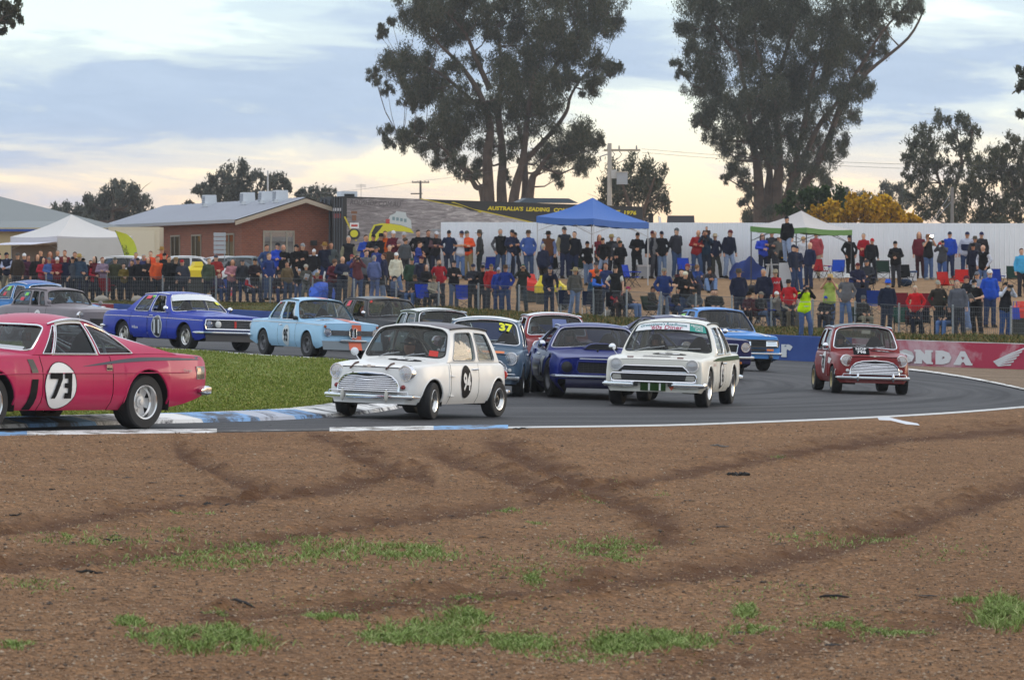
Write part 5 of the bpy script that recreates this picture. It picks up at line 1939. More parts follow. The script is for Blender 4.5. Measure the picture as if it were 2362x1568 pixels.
	def house(c, roof_mat=None, frame=None, trim=CHROME, gm=None, side_gm=None, ws_rad=(.07,.12), side_rad=(.10,.12), openw=(), pillar=None, rail=True, side_trim=None, fm=None):
		sp = c.sp
		gm = gm or GLASS
		side_gm = side_gm or gm
		roof_mat = roof_mat or c.paint
		fm = fm or c.paint
		m = sp.get('wsm',(.075,.09,.10))
		uu = lambda a:lerp(-1+m[0]*2*.5,1-m[0]*2*.5, a)
		vv = lambda v:lerp(m[1],1-m[2], v)
		tt = lambda a:2*a-1
		c.framed(lambda a, v:c.ws(tt(a), v), lambda a, v:c.ws(uu(a), vv(v),.004), lambda a, v:c.ws(uu(a), vv(v),-.012), 'windscreen', ws_rad, fm, gm, trim,.011, framename='windscreen_frame')
		mr = sp.get('rwm',(.10,.12,.12))
		ur = lambda a:lerp(-1+mr[0],1-mr[0], a)
		vr = lambda v:lerp(mr[1],1-mr[2], v)
		c.framed(lambda a, v:c.rw(tt(a), v), lambda a, v:c.rw(ur(a), vr(v),.003), lambda a, v:c.rw(ur(a), vr(v),-.012), 'rear_window', ws_rad, fm, gm, trim,.009, framename='rear_window_frame')
		W = sp['win']
		eb = [c.ws0[1]]+[(W[i][2]+W[i+1][0])/2 for i in range(len(W)-1)]+[c.rw1[1]]
		et = [c.ws1[1]]+[(W[i][3]+W[i+1][1])/2 for i in range(len(W)-1)]+[c.rw0[1]]
		vb, vt = sp.get('wv',(.05,.90))
		for sg in(1,-1):
			for i,(b0, t0, b1, t1)in enumerate(W):
				po = lambda a, v:c.gs(lerp(eb[i], eb[i+1], a), lerp(et[i], et[i+1], a), v, sg)
				pi = lambda a, v:c.gs(lerp(b0, b1, a), lerp(t0, t1, a), lerp(vb, vt, v), sg,.004)
				pg = lambda a, v:c.gs(lerp(b0, b1, a), lerp(t0, t1, a), lerp(vb, vt, v), sg,-.015)
				c.framed(po, pi, pg, 'side_window', side_rad,(pillar[i]or fm)if pillar else fm, side_gm, side_trim or trim,.008, framename='window_pillar', open_=((i, sg)in openw))
			if rail:
				mb = MB()
				pts = []
				for s in np.linspace(-.02,1.02,14):
					u = lerp(c.ws1[1], c.rw0[1], s)
					pts.append((c.x0-u, sg*(c.yroof(u)+.012), c.zedge(u)-.004))
				mb.tube(pts,.012,6)
				mb.build('drip_rail', sp.get('railm')or(trim or fm), c.root)
		rows = []
		for s in np.linspace(0,1,13):
			row = []
			for t in np.sin(np.linspace(-PI/2, PI/2,17)):
				uf = c.ws1[0]+(c.ws1[1]-c.ws1[0])*t*t
				ur_ = c.rw0[0]+(c.rw0[1]-c.rw0[0])*t*t
				u = lerp(uf, ur_, s)
				row.append((c.x0-u, t*c.yroof(u), c.roofz(u, t)-.012))
			rows.append(row)
		mb = MB().grid(rows)
		edge = [(p[0], p[1]*1.004, p[2]-.03)for p in[r[0]for r in rows]]
		c.roof = mb.build('roof', roof_mat, c.root)
		mb = MB()
		zb = c.SH(c.ws0[1])
		for sg in(1,-1):
			xs = c.x0-lerp(c.ws0[1], c.rw1[1],.56)
			mb.sphere((xs, sg*.34, zb-.12),(.10,.22,.38),14,10)
			mb.sphere((xs-.05, sg*.34, zb+.16),(.06,.12,.13),10,7)
			mb.box((xs+.24, sg*.34, zb-.33),(.48,.46,.14))
		mb.build('seat', DARK, c.root)
		if sp.get('cage', True):
			mb = MB()
			us, yt = lerp(c.ws0[1], c.rw1[1],.62), c.yroof(lerp(c.ws1[1], c.rw0[1],.6))-.07
			zt = c.roofz(us,.8)-.06
			x = c.x0-us
			hoop = [(x,-yt-.08, zb-.5),(x,-yt-.05, zb),(x,-yt, zt-.1),(x,-yt+.1, zt),(x, yt-.1, zt),(x, yt, zt-.1),(x, yt+.05, zb),(x, yt+.08, zb-.5)]
			mb.tube(hoop,.02,6)
			for sg in(1,-1):
				mb.tube([(x, sg*(yt-.08), zt-.02),(x-.75, sg*(yt-.02), zb-.05)],.018,6)
			mb.tube([(x,-yt+.06, zt-.02),(x, yt+.02, zb-.4)],.018,6)
			mb.build('roll_cage', mat('cage_paint',(.55,.55,.54),.5), c.root)
		mb = MB()
		px = c.x0-c.ws0[1]-.42
		M = Matrix.Rotation(-1.15,3, 'Y')
		ring = [M@Vector((.17*math.cos(w),.17*math.sin(w),0))+Vector((px,-.33, zb-.02))for w in np.linspace(0,2*PI,17)[:-1]]
		mb.tube(ring,.014,6, closed=True)
		mb.tube([ring[0],(px,-.33, zb-.02), ring[8]],.012,5)
		mb.tube([(px,-.33, zb-.02),(px+.3,-.33, zb-.14)],.018,5)
		mb.build('steering_wheel', BLACK, c.root)
		return c
	def wheels(c, style, tw=None, steer=0, track=None):
		sp = c.sp
		tr, tw = sp['tr'], tw or sp['tw']
		track = track or sp['track']
		rr = sp.get('rr', tr*.62)
		tyre, rim = wheel_meshes(tr, tw, rr, style)
		for i, u in enumerate((c.fo, c.fo+c.wb)):
			for sg in(1,-1):
				w = empty('wheel',(c.x0-u, sg*track/2, tr), parent=c.root)
				w.rotation_euler = (0, random.uniform(0,6)if True else 0,(PI if sg<0 else 0)+(R(steer)if i==0 else 0))
				w.rotation_mode = 'XYZ'
				for nm, me in(('tyre', tyre),('rim', rim)):
					o = bpy.data.objects.new(nm, me)
					COL.objects.link(o)
					o.parent = w
		for sg in(1,-1):
			for u in(c.fo, c.fo+c.wb):
				mb = MB()
				pts = []
				a = sp['tr']+sp.get('adz',0)
				for w in np.linspace(-.05, PI+.05,17):
					uu, z = u+c.R*math.cos(w), a+c.R*math.sin(w)
					z = max(z, c.z0-.01)
					pts.append(c.side(uu, z, sg,-.004))
				mb.tube(pts, sp.get('lip',.014),6)
				mb.build('wheel_arch', sp.get('lipm')or c.paint, c.root)
	def headlight(c, y, z, r=.09, off=.0, ring=.016, bowl=None, u=0, lens=None, dirx=1):
		b = c.X(u, y, z)+off
		p = MB()
		M = Matrix.Rotation(0,3, 'Z')
		p.lathe([(r+ring,-.10),(r+ring,-.01),(r+ring*.6,.012),(r,.012),(r*.98,-.005)],24, axis='X', c=(b, y, z))
		hl = p.build('headlight', bowl or CHROME, c.root)
		q = MB()
		q.lathe([(r*.97,-.008),(r*.7,-.05),(r*.3,-.075),(.0,-.08)],20, axis='X', c=(b, y, z))
		q.build('reflector', lens or REFL, hl)
		q = MB()
		q.lathe([(r*.98,.004),(r*.8,.02),(r*.45,.032),(0,.036)],20, axis='X', c=(b, y, z))
		q.build('lens', LENS, hl)
		return hl
	def lamp(c, y, z, r, col, name='indicator', off=0., rear=False):
		m = mat('lamp_plastic', col,.25, coat=.4)
		mb = MB()
		if rear:
			b = c.X(c.L, y, z)-off
			mb.lathe([(r,.01),(r,-.015),(r*.7,-.03),(0,-.034)],14, axis='X', c=(b, y, z))
		else:
			b = c.X(0, y, z)+off
			mb.lathe([(r,-.01),(r,.015),(r*.7,.03),(0,.034)],14, axis='X', c=(b, y, z))
		mb.build(name, m, c.root)
	def outline(c, poly, off, name, m, r=.012, parent=None, closed=True, thick=None):
		mb = MB()
		mb.tube([c.front(y, z, off)for y, z in dens(poly, closed)], r,6, closed=closed)
		return mb.build(name, m, parent or c.root)
	def plate(c, poly, off, name, m, parent=None):
		zs = [p[1]for p in poly]
		z0, z1 = min(zs), max(zs)
		rows = []
		for z in np.linspace(z0+.001, z1-.001,9):
			a, b = spanz(poly, z)
			rows.append([c.front(lerp(a, b, t), z, off)for t in np.linspace(0,1,11)])
		return MB().grid(rows).build(name, m, parent or c.root)
	def slats(c, poly, n, off, m, parent, r=.006, flat=1.0, vert=False):
		zs = [p[1]for p in poly]
		z0, z1 = min(zs), max(zs)
		for i in range(n):
			mb = MB()
			if vert:
				ys = [p[0]for p in poly]
				y = lerp(min(ys), max(ys),(i+.5)/n)
				mb.tube([c.front(y, lerp(z0, z1,.03), off), c.front(y, lerp(z0, z1,.97), off)], r,5)
			else:
				z = lerp(z0, z1,(i+.6)/(n+.2))
				a, b = spanz(poly, z)
				mb.tube([c.front(lerp(a, b, t), z, off)for t in np.linspace(.015,.985,13)], r,5, flat=flat)
			mb.build('slat', m, parent)
	def bumper(c, z, h=.09, d=.05, off=.05, wrap=.25, rear=False, m=None, y0=None, y1=None, name='bumper', parent=None, hwf=1.0, arch=0.):
		pts = []
		u0 = c.L if rear else 0
		hw = c.HW(.1 if not rear else c.L-.1)*hwf
		f = (lambda y, zz, o:c.rear(y, zz, o))if rear else(lambda y, zz, o:c.front(y, zz, o))
		ya, yb = (-hw if y0 is None else y0),(hw if y1 is None else y1)
		if y0 is None and wrap:
			for s in(1.,.6,.3):
				uu = u0-wrap*s if rear else wrap*s
				pts.append(Vector((c.X(uu, hw, z),-(c.ys(uu, z)+off*.6), z)))
		for y in np.linspace(ya, yb,15):
			k = abs(y)/hw
			zz = z-arch*k*k
			p = f(y, zz, off*(1-.5*max(0, k-.8)/.2 if k>.8 else 1))
			pts.append(p)
		if y1 is None and wrap:
			for s in(.3,.6,1.):
				uu = u0-wrap*s if rear else wrap*s
				pts.append(Vector((c.X(uu, hw, z), c.ys(uu, z)+off*.6, z)))
		prof = [(-.5,-.5),(-.1,-.5),(.45,-.32),(.5,0),(.45,.32),(-.1,.5),(-.5,.5)]
		rows = []
		n = len(pts)
		for i in range(n):
			t = (pts[min(i+1, n-1)]-pts[max(i-1,0)]).normalized()
			o = t.cross(Vector((0,0,1))).normalized()
			if(o.x<0)!=rear and abs(t.y)>.5:
				o = -o
			if abs(t.y)<=.5:
				o = Vector((0,1 if pts[i].y>0 else-1,0))
			taper = 1 if 1<i<n-2 else(.8 if i in(1, n-2)else.35)
			rows.append([pts[i]+o*(a*d)+Vector((0,0, b*h*taper))for a, b in prof+prof[:1]])
		mb = MB().grid(rows)
		mb.add(rows[0][:-1],[tuple(range(7))])
		mb.add(rows[-1][:-1],[tuple(range(7))])
		return mb.build(name, m or CHROME, parent or c.root)
	def roundel(c, u, z, ru, rz, sg, disc, txt, tcol, th, name='number_roundel', bold=.03, edge=None, tw=1.0, off=.006):
		mb = MB()
		n = 28
		rows = []
		for k in(0.02,.35,.7,1.0):
			rows.append([c.side(u+ru*k*math.cos(w), z+rz*k*math.sin(w), sg, off)for w in np.linspace(0,2*PI, n+1)])
		mb.grid(rows)
		o = mb.build(name, disc, c.root)
		if edge:
			mb = MB()
			mb.tube([c.side(u+ru*math.cos(w), z+rz*math.sin(w), sg, off)for w in np.linspace(0,2*PI, n+1)[:-1]], edge[1],5, closed=True)
			mb.build('roundel_border', edge[0], o)
		if txt:
			c.side_text(txt, u, z, th, sg, tcol, bold, o, tw, off+.011)
		return o
	def side_text(c, txt, u, z, h, sg, m, bold=.02, parent=None, tw=1.0, off=.008, name='number'):
		vs, fs = text_geo(txt, bold)
		mb = MB()
		mb.add([c.side(u+sg*x*h*tw, z+y*h, sg, off)for x, y in vs], fs)
		return mb.build(name, m, parent or c.root, smooth=False)
	def hood_text(c, txt, u, y0, h, m, bold=.02, parent=None, tw=1.0, off=.01, rot=0, name='number'):
		vs, fs = text_geo(txt, bold)
		mb = MB()
		mb.add([c.hood(u+y*h, y0+x*h*tw, off)for x, y in vs], fs)
		return mb.build(name, m, parent or c.root, smooth=False)
	def hood_disc(c, u, y0, ru, ry, m, off=.006, name='number_roundel', n=28, poly=None):
		rows = []
		for k in(.02,.5,1.):
			rows.append([c.hood(u+ru*k*math.cos(w), y0+ry*k*math.sin(w), off)for w in np.linspace(0,2*PI, n+1)])
		return MB().grid(rows).build(name, m, c.root)
	def hood_band(c, u0, u1, ya, yb, m, off=.005, name='stripe', n=14):
		rows = [[c.hood(lerp(u0, u1, s), lerp(ya, yb, t), off)for t in np.linspace(0,1,5)]for s in np.linspace(0,1, n)]
		return MB().grid(rows).build(name, m, c.root)
	def roof_band(c, ta, tb, m, off=.004, name='stripe'):
		rows = []
		for s in np.linspace(.0,1,13):
			row = []
			for t in np.linspace(ta, tb,5):
				u = lerp(c.ws1[0]+(c.ws1[1]-c.ws1[0])*t*t, c.rw0[0], s)
				row.append((c.x0-u, t*c.yroof(u), c.roofz(u, t)-.012+off))
			rows.append(row)
		return MB().grid(rows).build(name, m, c.roof)
	def side_band(c, top, bot, sg, m, off=.005, name='stripe', parent=None):
		ft, fb = pc(top), pc(bot)
		u0, u1 = max(top[0][0], bot[0][0]), min(top[-1][0], bot[-1][0])
		rows = [[c.side(u, lerp(fb(u), ft(u), t), sg, off)for t in(0,.5,1)]for u in np.linspace(u0, u1,24)]
		return MB().grid(rows).build(name, m, parent or c.root)
	def side_quad(c, pts, sg, m, off=.005, name='stripe'):
		a, b, d, e = pts
		rows = [[c.side(lerp(lerp(a[0], b[0], s), lerp(e[0], d[0], s), t), lerp(lerp(a[1], b[1], s), lerp(e[1], d[1], s), t), sg, off)for t in np.linspace(0,1,6)]for s in np.linspace(0,1,10)]
		return MB().grid(rows).build(name, m, c.root)
	def trim_line(c, tab, sg, m=CHROME, r=.008, name='trim_strip'):
		f = pc(tab)
		mb = MB().tube([c.side(u, f(u), sg,.004)for u in np.linspace(tab[0][0], tab[-1][0],26)], r,5)
		return mb.build(name, m, c.root)
	def door_handle(c, u, z, sg, m=CHROME):
		mb = MB()
		a, b = c.side(u, z, sg,.02), c.side(u+.13, z+.005, sg,.022)
		mb.tube([c.side(u, z, sg,0), a, b, c.side(u+.13, z, sg,.01)],.011,6)
		k = next((q for q in c.parts if q[0]=='door' and q[2]==('l' if sg>0 else 'r')), None)
		return mb.build('door_handle', m, c.parts[k]if k else c.root)
	def mirror(c, u, z, sg, m=CHROME, r=.055):
		p = c.side(u, z, sg,0)
		mb = MB()
		mb.tube([p, p+Vector((.02, sg*.07,.10))],.008,6)
		mb.sphere(p+Vector((.02, sg*.08,.13)),(r*.7, r*1.1, r),12,8)
		return mb.build('wing_mirror', m, c.root)
	def wiper(c, t0, t1, v1=.16):
		mb = MB()
		mb.tube([c.ws(t0,.03,.02), c.ws(lerp(t0, t1,.5), v1*.8,.03)],.006,5)
		mb.tube([c.ws(lerp(t0, t1,.2), v1*.5,.02), c.ws(t1, v1,.02)],.006,5)
		mb.build('wiper', STEEL, c.root)
	def ws_text(c, txt, t, v, h, m, bold=.02, off=.012, arc=0., tw=1.0, name='sun_strip_lettering', parent=None):
		vs, fs = text_geo(txt, bold)
		wy = (c.ws0[2]+c.ws1[2])/2
		hz = (c.ws(0,1)-c.ws(0,0)).length
		mb = MB()
		mb.add([c.ws(t+x*h*tw/wy, v+y*h/hz-arc*(x*h*tw)**2, off)for x, y in vs], fs)
		return mb.build(name, m, parent or c.root, smooth=False)
	def ws_band(c, ta, tb, va, vb, m, off=.008, name='sun_strip'):
		rows = [[c.ws(lerp(ta, tb, s), lerp(va, vb, t), off)for t in np.linspace(0,1,4)]for s in np.linspace(0,1,17)]
		return MB().grid(rows).build(name, m, c.root)
	def patch(c, i, sg, a0, a1, v0, v1, m, name='sticker'):
		b0, t0, b1, t1 = c.sp['win'][i]
		rows = [[c.gs(lerp(b0, b1, a), lerp(t0, t1, a), v, sg,.002)for a in(a0, a1)]for v in(v0, v1)]
		return MB().grid(rows).build(name, m, c.root)
def dens(poly, closed=True, step=.06):
	out = []
	n = len(poly)
	for i in range(n if closed else n-1):
		a, b = poly[i], poly[(i+1)%n]
		k = max(1, int(math.hypot(b[0]-a[0], b[1]-a[1])/step))
		out+=[(lerp(a[0], b[0], t/k), lerp(a[1], b[1], t/k))for t in range(k)]
	if not closed:
		out.append(poly[-1])
	return out
def spanz(poly, z):
	xs = []
	n = len(poly)
	for i in range(n):
		(y0, z0),(y1, z1) = poly[i], poly[(i+1)%n]
		if(z0-z)*(z1-z)<=0 and z0!=z1:
			xs.append(lerp(y0, y1,(z-z0)/(z1-z0)))
	return(min(xs), max(xs))if xs else(0,0)
_wm = {}
def wheel_meshes(r, w, rr, style):
	k = (r, w, rr, style)
	if k in _wm:
		return _wm[k]
	h = w/2
	mb = MB()
	mb.lathe([(rr,-h*.9),(rr+.02,-h),(r*.93,-h*.97),(r*.985,-h*.82),(r,-h*.6),(r,-h*.2),(r*.992,-h*.17),(r*.992,-h*.1),(r,-h*.07),(r, h*.1),(r*.992, h*.13),(r*.992, h*.2),(r, h*.23),(r, h*.6),(r*.985, h*.82),
(r*.93, h*.97),(rr+.02, h),(rr, h*.9)],36, axis='Y', cap=False)
	tyre = mb.mesh('tyre', angle=30)
	tyre.materials.append(RUBBER)
	spokes, scol, lip, dish, fill = style
	sm = mat('wheel_paint', scol,.4, metal=.3)
	lm = ALLOY if lip else sm
	mb = MB()
	d = h-dish
	mb.lathe([(rr+.012, h*.93),(rr+.004, h*.99),(rr-.012, h*.93),(rr-.02, d+.02),(rr-.035, d)],36, mi=0, axis='Y', cap=False)
	mb.lathe([(rr-.02, d+.01),(rr-.03, d-.06),(0.03, d-.06)],24, mi=2, axis='Y', cap=False)
	hub = rr*.30
	mb.lathe([(hub*1.35, d-.03),(hub*1.2, d+.012),(hub*.6, d+.02),(hub*.55, d+.03),(0, d+.032)],16, mi=1, axis='Y')
	for i in range(spokes):
		a = 2*PI*i/spokes
		wd = fill*2*PI*rr/spokes
		M = Matrix.Rotation(a,3, 'Y')
		q = [(-wd*.35, d, hub*.9),(wd*.35, d, hub*.9),(wd*.5, d-.005, rr-.02),(-wd*.5, d-.005, rr-.02)]
		vs = [M@Vector(p)for p in q]+[M@Vector((p[0], p[1]-.03, p[2]))for p in q]
		mb.add(vs,[(0,1,2,3),(4,7,6,5),(0,4,5,1),(1,5,6,2),(2,6,7,3),(3,7,4,0)],1)
	rim = mb.mesh('rim', angle=30)
	for m in(lm, sm, DARK):
		rim.materials.append(m)
	_wm[k] = (tyre, rim)
	return _wm[k]
# ---- driver seated in a car: one continuous body, helmet and suit as children
def driver(c, helmet, suit, label, side=-1, cap=False, dx=0.0):
	u = lerp(c.ws0[1], c.rw1[1],.50)+dx
	zb = c.SH(c.ws0[1])
	loc = c.root.matrix_basis@Vector((c.x0-u, side*.34, zb))
	skin = mat('skin', 'c08a6c',.6)
	mb = MB()
	mb.sphere((0.0,0,.17),(.095,.075,.125),14,10)
	mb.tube([(0,0,.10),(-.01,0,-.02),(-.02,0,-.1)],[.05,.055,.06],8)
	mb.tube([(-.05,0,-.02),(-.06,0,-.2),(-.05,0,-.45)],[.08,.17,.16],10)
	for s in(1,-1):
		mb.tube([(-.05, s*.17,-.07),(.02, s*.25,-.28),(.26, s*.16,-.16),(.34, s*.13,-.09)],[.05,.045,.035,.03],8)
		mb.sphere((.36, s*.12,-.07),(.045,.03,.045),8,6)
	mb.sphere((.095,0,.165),(.018,.014,.022),6,5)
	o = mb.build('person', skin, None)
	o.matrix_basis = Matrix.Translation(loc)@Matrix.Rotation(c.root.rotation_euler.z,4, 'Z')
	tag(o, label, 'driver', 'drivers at the wheel')
	hm = mat('helmet_shell', helmet,.3, coat=.5)
	mb = MB()
	if cap:
		mb.sphere((0,0,.24),(.105,.088,.075),14,8)
		mb.box((.11,0,.235),(.10,.13,.012))
		mb.build('cap', hm, o)
	else:
		rows = []
		for i in range(11):
			a = PI*i/10-PI/2
			row = []
			for j in range(17):
				w = R(40)+2*PI*(j/16)*(280/360)
				row.append((.145*math.cos(a)*math.cos(w)-.005,.125*math.cos(a)*math.sin(w),.17+.15*math.sin(a)))
			rows.append(row)
		mb.grid(rows)
		top = [[(.145*math.cos(a)*math.cos(w),.125*math.cos(a)*math.sin(w),.17+.15*math.sin(a))for w in np.linspace(-R(42), R(42),7)]for a in np.linspace(R(22), R(90),5)]
		mb.grid(top)
		chin = [[(.15*math.cos(a)*math.cos(w),.125*math.cos(a)*math.sin(w),.17+.15*math.sin(a))for w in np.linspace(-R(42), R(42),7)]for a in np.linspace(-R(70),-R(18),5)]
		mb.grid(chin)
		mb.build('helmet', hm, o)
	sm = mat('race_suit', suit,.8)
	mb = MB()
	mb.tube([(-.03,0,-.03),(-.05,0,-.06),(-.06,0,-.2),(-.05,0,-.46)],[.075,.13,.185,.175],12)
	for s in(1,-1):
		mb.tube([(-.05, s*.16,-.06),(.02, s*.255,-.28),(.25, s*.165,-.165)],[.07,.06,.05],9)
	mb.build('race_suit', sm, o)
	return o
# ------------------------------------------------------------------ the cars themselves
MINI = dict(L=3.03, wb=2.036, fo=.50, tr=.25, tw=.19, track=1.24, rr=.145, sill=.20, sr=.055, bf=.10, br=.07, lean=-.10, rlean=.05, R=.305, adz=.0, tum=.05,
top=[(0,.665),(.03,.70),(.10,.725),(.3,.757),(.83,.80),(2.6,.79),(2.85,.74),(3.03,.63)],
sh=[(0,.655),(.03,.69),(.10,.712),(.3,.735),(.95,.765),(2.6,.76),(2.85,.72),(3.03,.61)],
hw=[(0,.555),(.05,.615),(.14,.66),(.35,.695),(.7,.705),(2.3,.705),(2.7,.665),(2.9,.61),(3.03,.54)],
bot=[(0,.205),(.25,.195),(2.6,.20),(3.03,.30)],
A=(.83,.97,.655,.80), B=(1.19,1.27,.535), Cc=(2.44,2.37,.535), D=(2.76,2.66,.615,.785), zr=(1.215,1.235,1.20), crown=.075, cexp=2.4,
wsm=(.07,.09,.07), rwm=(.16,.2,.14), wv=(.06,.88), gb=.02,
win=[(1.10,1.36,1.83,1.81),(1.93,1.89,2.47,2.27)], doors=[(1.02,1.88)], bonnet=(.02,.80), boot=(2.78,2.98))
def mini_front(c, slat_col=CHROME, lampc=(.8,.8,.78), overr=CHROME, badge='wing'):
	top = [(-.455,.355),(-.455,.43),(-.42,.505),(-.35,.565),(-.23,.60),(0,.615),(.23,.60),(.35,.565),(.42,.505),(.455,.43),(.455,.355)]
	g = c.plate(top,.012, 'grille', BLACK)
	for i in range(8):
		z = .372+i*.0275
		a, b = spanz(top, z)
		mb = MB()
		mb.tube([c.front(lerp(a, b, t)*.97, z-.012*math.exp(-(lerp(a, b, t)/.1)**2)*(i>5),.026)for t in np.linspace(0,1,17)],.0075,5)
		mb.build('slat', slat_col, g)
	c.outline(top,.025, 'grille_surround', CHROME,.016, g, closed=False)
	for s in(1,-1):
		c.headlight(s*.515,.615,.094, off=-.0, ring=.018, bowl=CHROME)
		c.lamp(s*.50,.43,.032, lampc, off=.0)
	c.bumper(.30,.07,.05,.06, wrap=.12, arch=-.0)
	for s in(1,-1):
		mb = MB()
		p = c.front(s*.33,.31,.10)
		mb.sphere(p,(.035,.026,.085),10,8)
		mb.build('overrider', overr, c.root)
		mb = MB()
		mb.tube([c.front(s*.33,.37,.10), c.front(s*.50,.37,.09), c.front(s*.585,.365,.06), c.front(s*.60,.315,.05)],.008,6)
		mb.build('corner_bar', CHROME, c.root)
	mb = MB()
	b0 = c.hood(.10,0,.012)
	mb.box(c.front(0,.70,.0)+Vector((-.02,0,.005)),(.012,.05,.035))
	mb.box(c.front(0,.70,.0)+Vector((-.02,0,.005)),(.008,.19,.012))
	mb.build('badge', CHROME, c.root)
	for i in range(2):
		c.wiper((-.5,.1)[i],(-.02,.55)[i])
	c.bumper(.34,.065,.05,.06, wrap=.1, rear=True)
	for s in(1,-1):
		c.lamp(s*.52,.58,.06,(.5,.02,.01), 'tail_lamp', rear=True)
		c.door_handle(1.70,.665, s)
		mb = MB()
		for z in(.58,.31):
			mb.tube([c.side(1.0, z, s,.014), c.side(1.09, z, s,.014)],.012,6)
		mb.build('door_hinge', c.paint, c.root)
		mb = MB()
		mb.tube([c.side(.97, z, s,.002)for z in np.linspace(.72,.30,8)],.008,5)
		mb.build('body_seam', c.paint, c.root)
MINILITE = (8,(.015,.015,.016), True,.05,.42)
G_CARS = 'racing cars in the hairpin'
c = Car('racing_car', dict(MINI, col=(.86,.85,.82)), POSE['mini94'], 'white small saloon with maroon roof and black number 94 on its door', G_CARS)
c.body().house(roof_mat=paint((.045,.012,.018)), ws_rad=(.09,.16), side_rad=(.10,.12), trim=BLACK, side_trim=STEEL, side_gm=glass_mat('pale_glass',(.55,.64,.64),.03), gm=glass_mat('clear_screen',(.56,.58,.58),.0))
mini_front(c, lampc=(.25,.02,.02), overr=mat('cream_rubber',(.6,.58,.52),.5))
c.wheels(MINILITE, steer=10)
for s in(1,-1):
	c.roundel(1.48,.50,.165,.225, s, BLACKV, '94', WHITE,.25, bold=.03, tw=.70)
c.hood_disc(.60,.20,.12,.25, BLACKV)
c.hood_text('94',.60,.20,.15, WHITE,.03, tw=1.35)
for y in(-.27,.27):
	mb = MB()
	mb.tube([c.hood(.17, y,.008), c.hood(.09, y,.012), c.front(y,.665,.03)],.013,5, flat=1.0)
	mb.build('bonnet_strap', mat('brown_leather',(.06,.02,.012),.6), c.root)
c.mirror(.98,.74,-1, mat('mirror_shell',(.7,.72,.76),.3))
o = c.ws_band(.62,.80,.12,.28, mat('red_vinyl',(.6,.03,.02),.5), name='sticker')
driver(c,(.05,.05,.06),(.09,.02,.02), 'driver in a dark cap and maroon top at the wheel of white car 94', cap=True)
c = Car('racing_car', dict(MINI, col=(.225,.006,.007)), POSE['red798'], 'red small saloon wearing a black NOP 798 plate on its bonnet', G_CARS)
c.body().house(roof_mat=paint((.02,.02,.022)), ws_rad=(.09,.16), trim=CHROME, gm=glass_mat('clear_screen',(.56,.58,.58),.0))
mini_front(c)
c.wheels((8,(.35,.28,.14), False,.04,.42), steer=-2)
for s in(1,-1):
	c.roundel(1.45,.55,.19,.21, s, WHITE, '78', BLACKV,.25, bold=.03, tw=.7)
	c.trim_line([(.22,.45),(.30,.34),(.36,.30)], s, WHITE,.01)
	c.side_quad([(.60,.63),(.98,.66),(.98,.55),(.75,.54)], s, WHITE, name='sticker')
pl0, pl1 = c.hood(.09,-.23,.012), c.hood(.20,-.23,.115)
pln = Vector((pl1.z-pl0.z,0, pl0.x-pl1.x)).normalized()
mb = MB()
mb.prism([pl0+Vector((0,-.15,0)), pl0+Vector((0,.15,0)), pl1+Vector((0,.15,0)), pl1+Vector((0,-.15,0))],-pln*.012)
o = mb.build('number_plate', BLACKV, c.root, smooth=False)
for tx, f, hh in(('NOP',.75,.062),('798',.30,.074)):
	vs, fs = text_geo(tx,.02)
	MB().add([pl0.lerp(pl1, f+y*hh/(pl1-pl0).length)+Vector((0, x*hh*1.15,0))+pln*.006 for x, y in vs], fs).build('number', WHITE, o, smooth=False)
o = c.hood_disc(.62,.26,.10,.24, BLACKV)
c.hood_text('70',.62,.26,.12, WHITE,.05, o, tw=1.7, off=.012)
mb = MB()
mb.box(c.ws(.08,.87,-.10),(.02,.17,.07))
mb.build('rear_view_mirror', mat('mirror_face',(.8,.78,.6),.2), c.root)
c.mirror(.98,.74,-1)
driver(c,(.02,.02,.025),(.02,.02,.022), 'driver in a black helmet at the wheel of the red car with the 798 plate')
c.lamp(.36,.30,.022,(.8,.15,.02), off=.02)
c = Car('racing_car', dict(MINI, col=(.085,.14,.21)), POSE['mini37'], 'grey blue small saloon with white roof and yellow 37 on its windscreen', G_CARS)
c.body().house(roof_mat=paint((.75,.75,.74)), ws_rad=(.09,.16), trim=CHROME)
mini_front(c)
c.wheels(MINILITE)
c.hood_band(.04,.17,-.36,.40, mat('orange_paint',(.75,.17,.02),.4), name='stripe')
yel = mat('yellow_vinyl',(.85,.85,.02),.5)
c.ws_text('37',.62,.70,.17, yel,.05, tw=1.05, name='number')
o = c.hood_disc(.6,-.0,.13,.22, WHITE)
c.hood_text('37',.6,0,.14, BLACKV,.03, o, tw=1.3, off=.012)
driver(c,(.75,.75,.75),(.05,.07,.2), 'driver in a white helmet at the wheel of grey blue car 37')
c = Car('racing_car', dict(MINI, col=(.24,.008,.010)), POSE['redwhite'], 'red small saloon with white roof half hidden behind the dark blue coupe', G_CARS)
c.body().house(roof_mat=paint((.78,.78,.78)), ws_rad=(.09,.16), trim=CHROME, gm=GLASSD, openw=((0,-1),))
mini_front(c)
c.wheels(MINILITE)
c.hood_band(.35,.55,-.45,-.1, WHITE, name='sticker')
c.ws_band(-.15,.35,.3,.75, mat('blue_sticker',(.12,.16,.35),.6), name='sticker')
driver(c,(.75,.75,.72),(.03,.03,.04), 'driver in a white helmet at the wheel of the red car with white roof')
c = Car('racing_car', dict(MINI, col=(.012,.03,.024)), POSE['greenmini'], 'dark green small saloon with cream roof behind white car 94', G_CARS)
c.body().house(roof_mat=paint((.72,.74,.70)), ws_rad=(.09,.16), trim=CHROME, gm=GLASSD, side_gm=glass_mat('pale_glass',(.55,.64,.64),.03))
mini_front(c)
c.wheels(MINILITE)
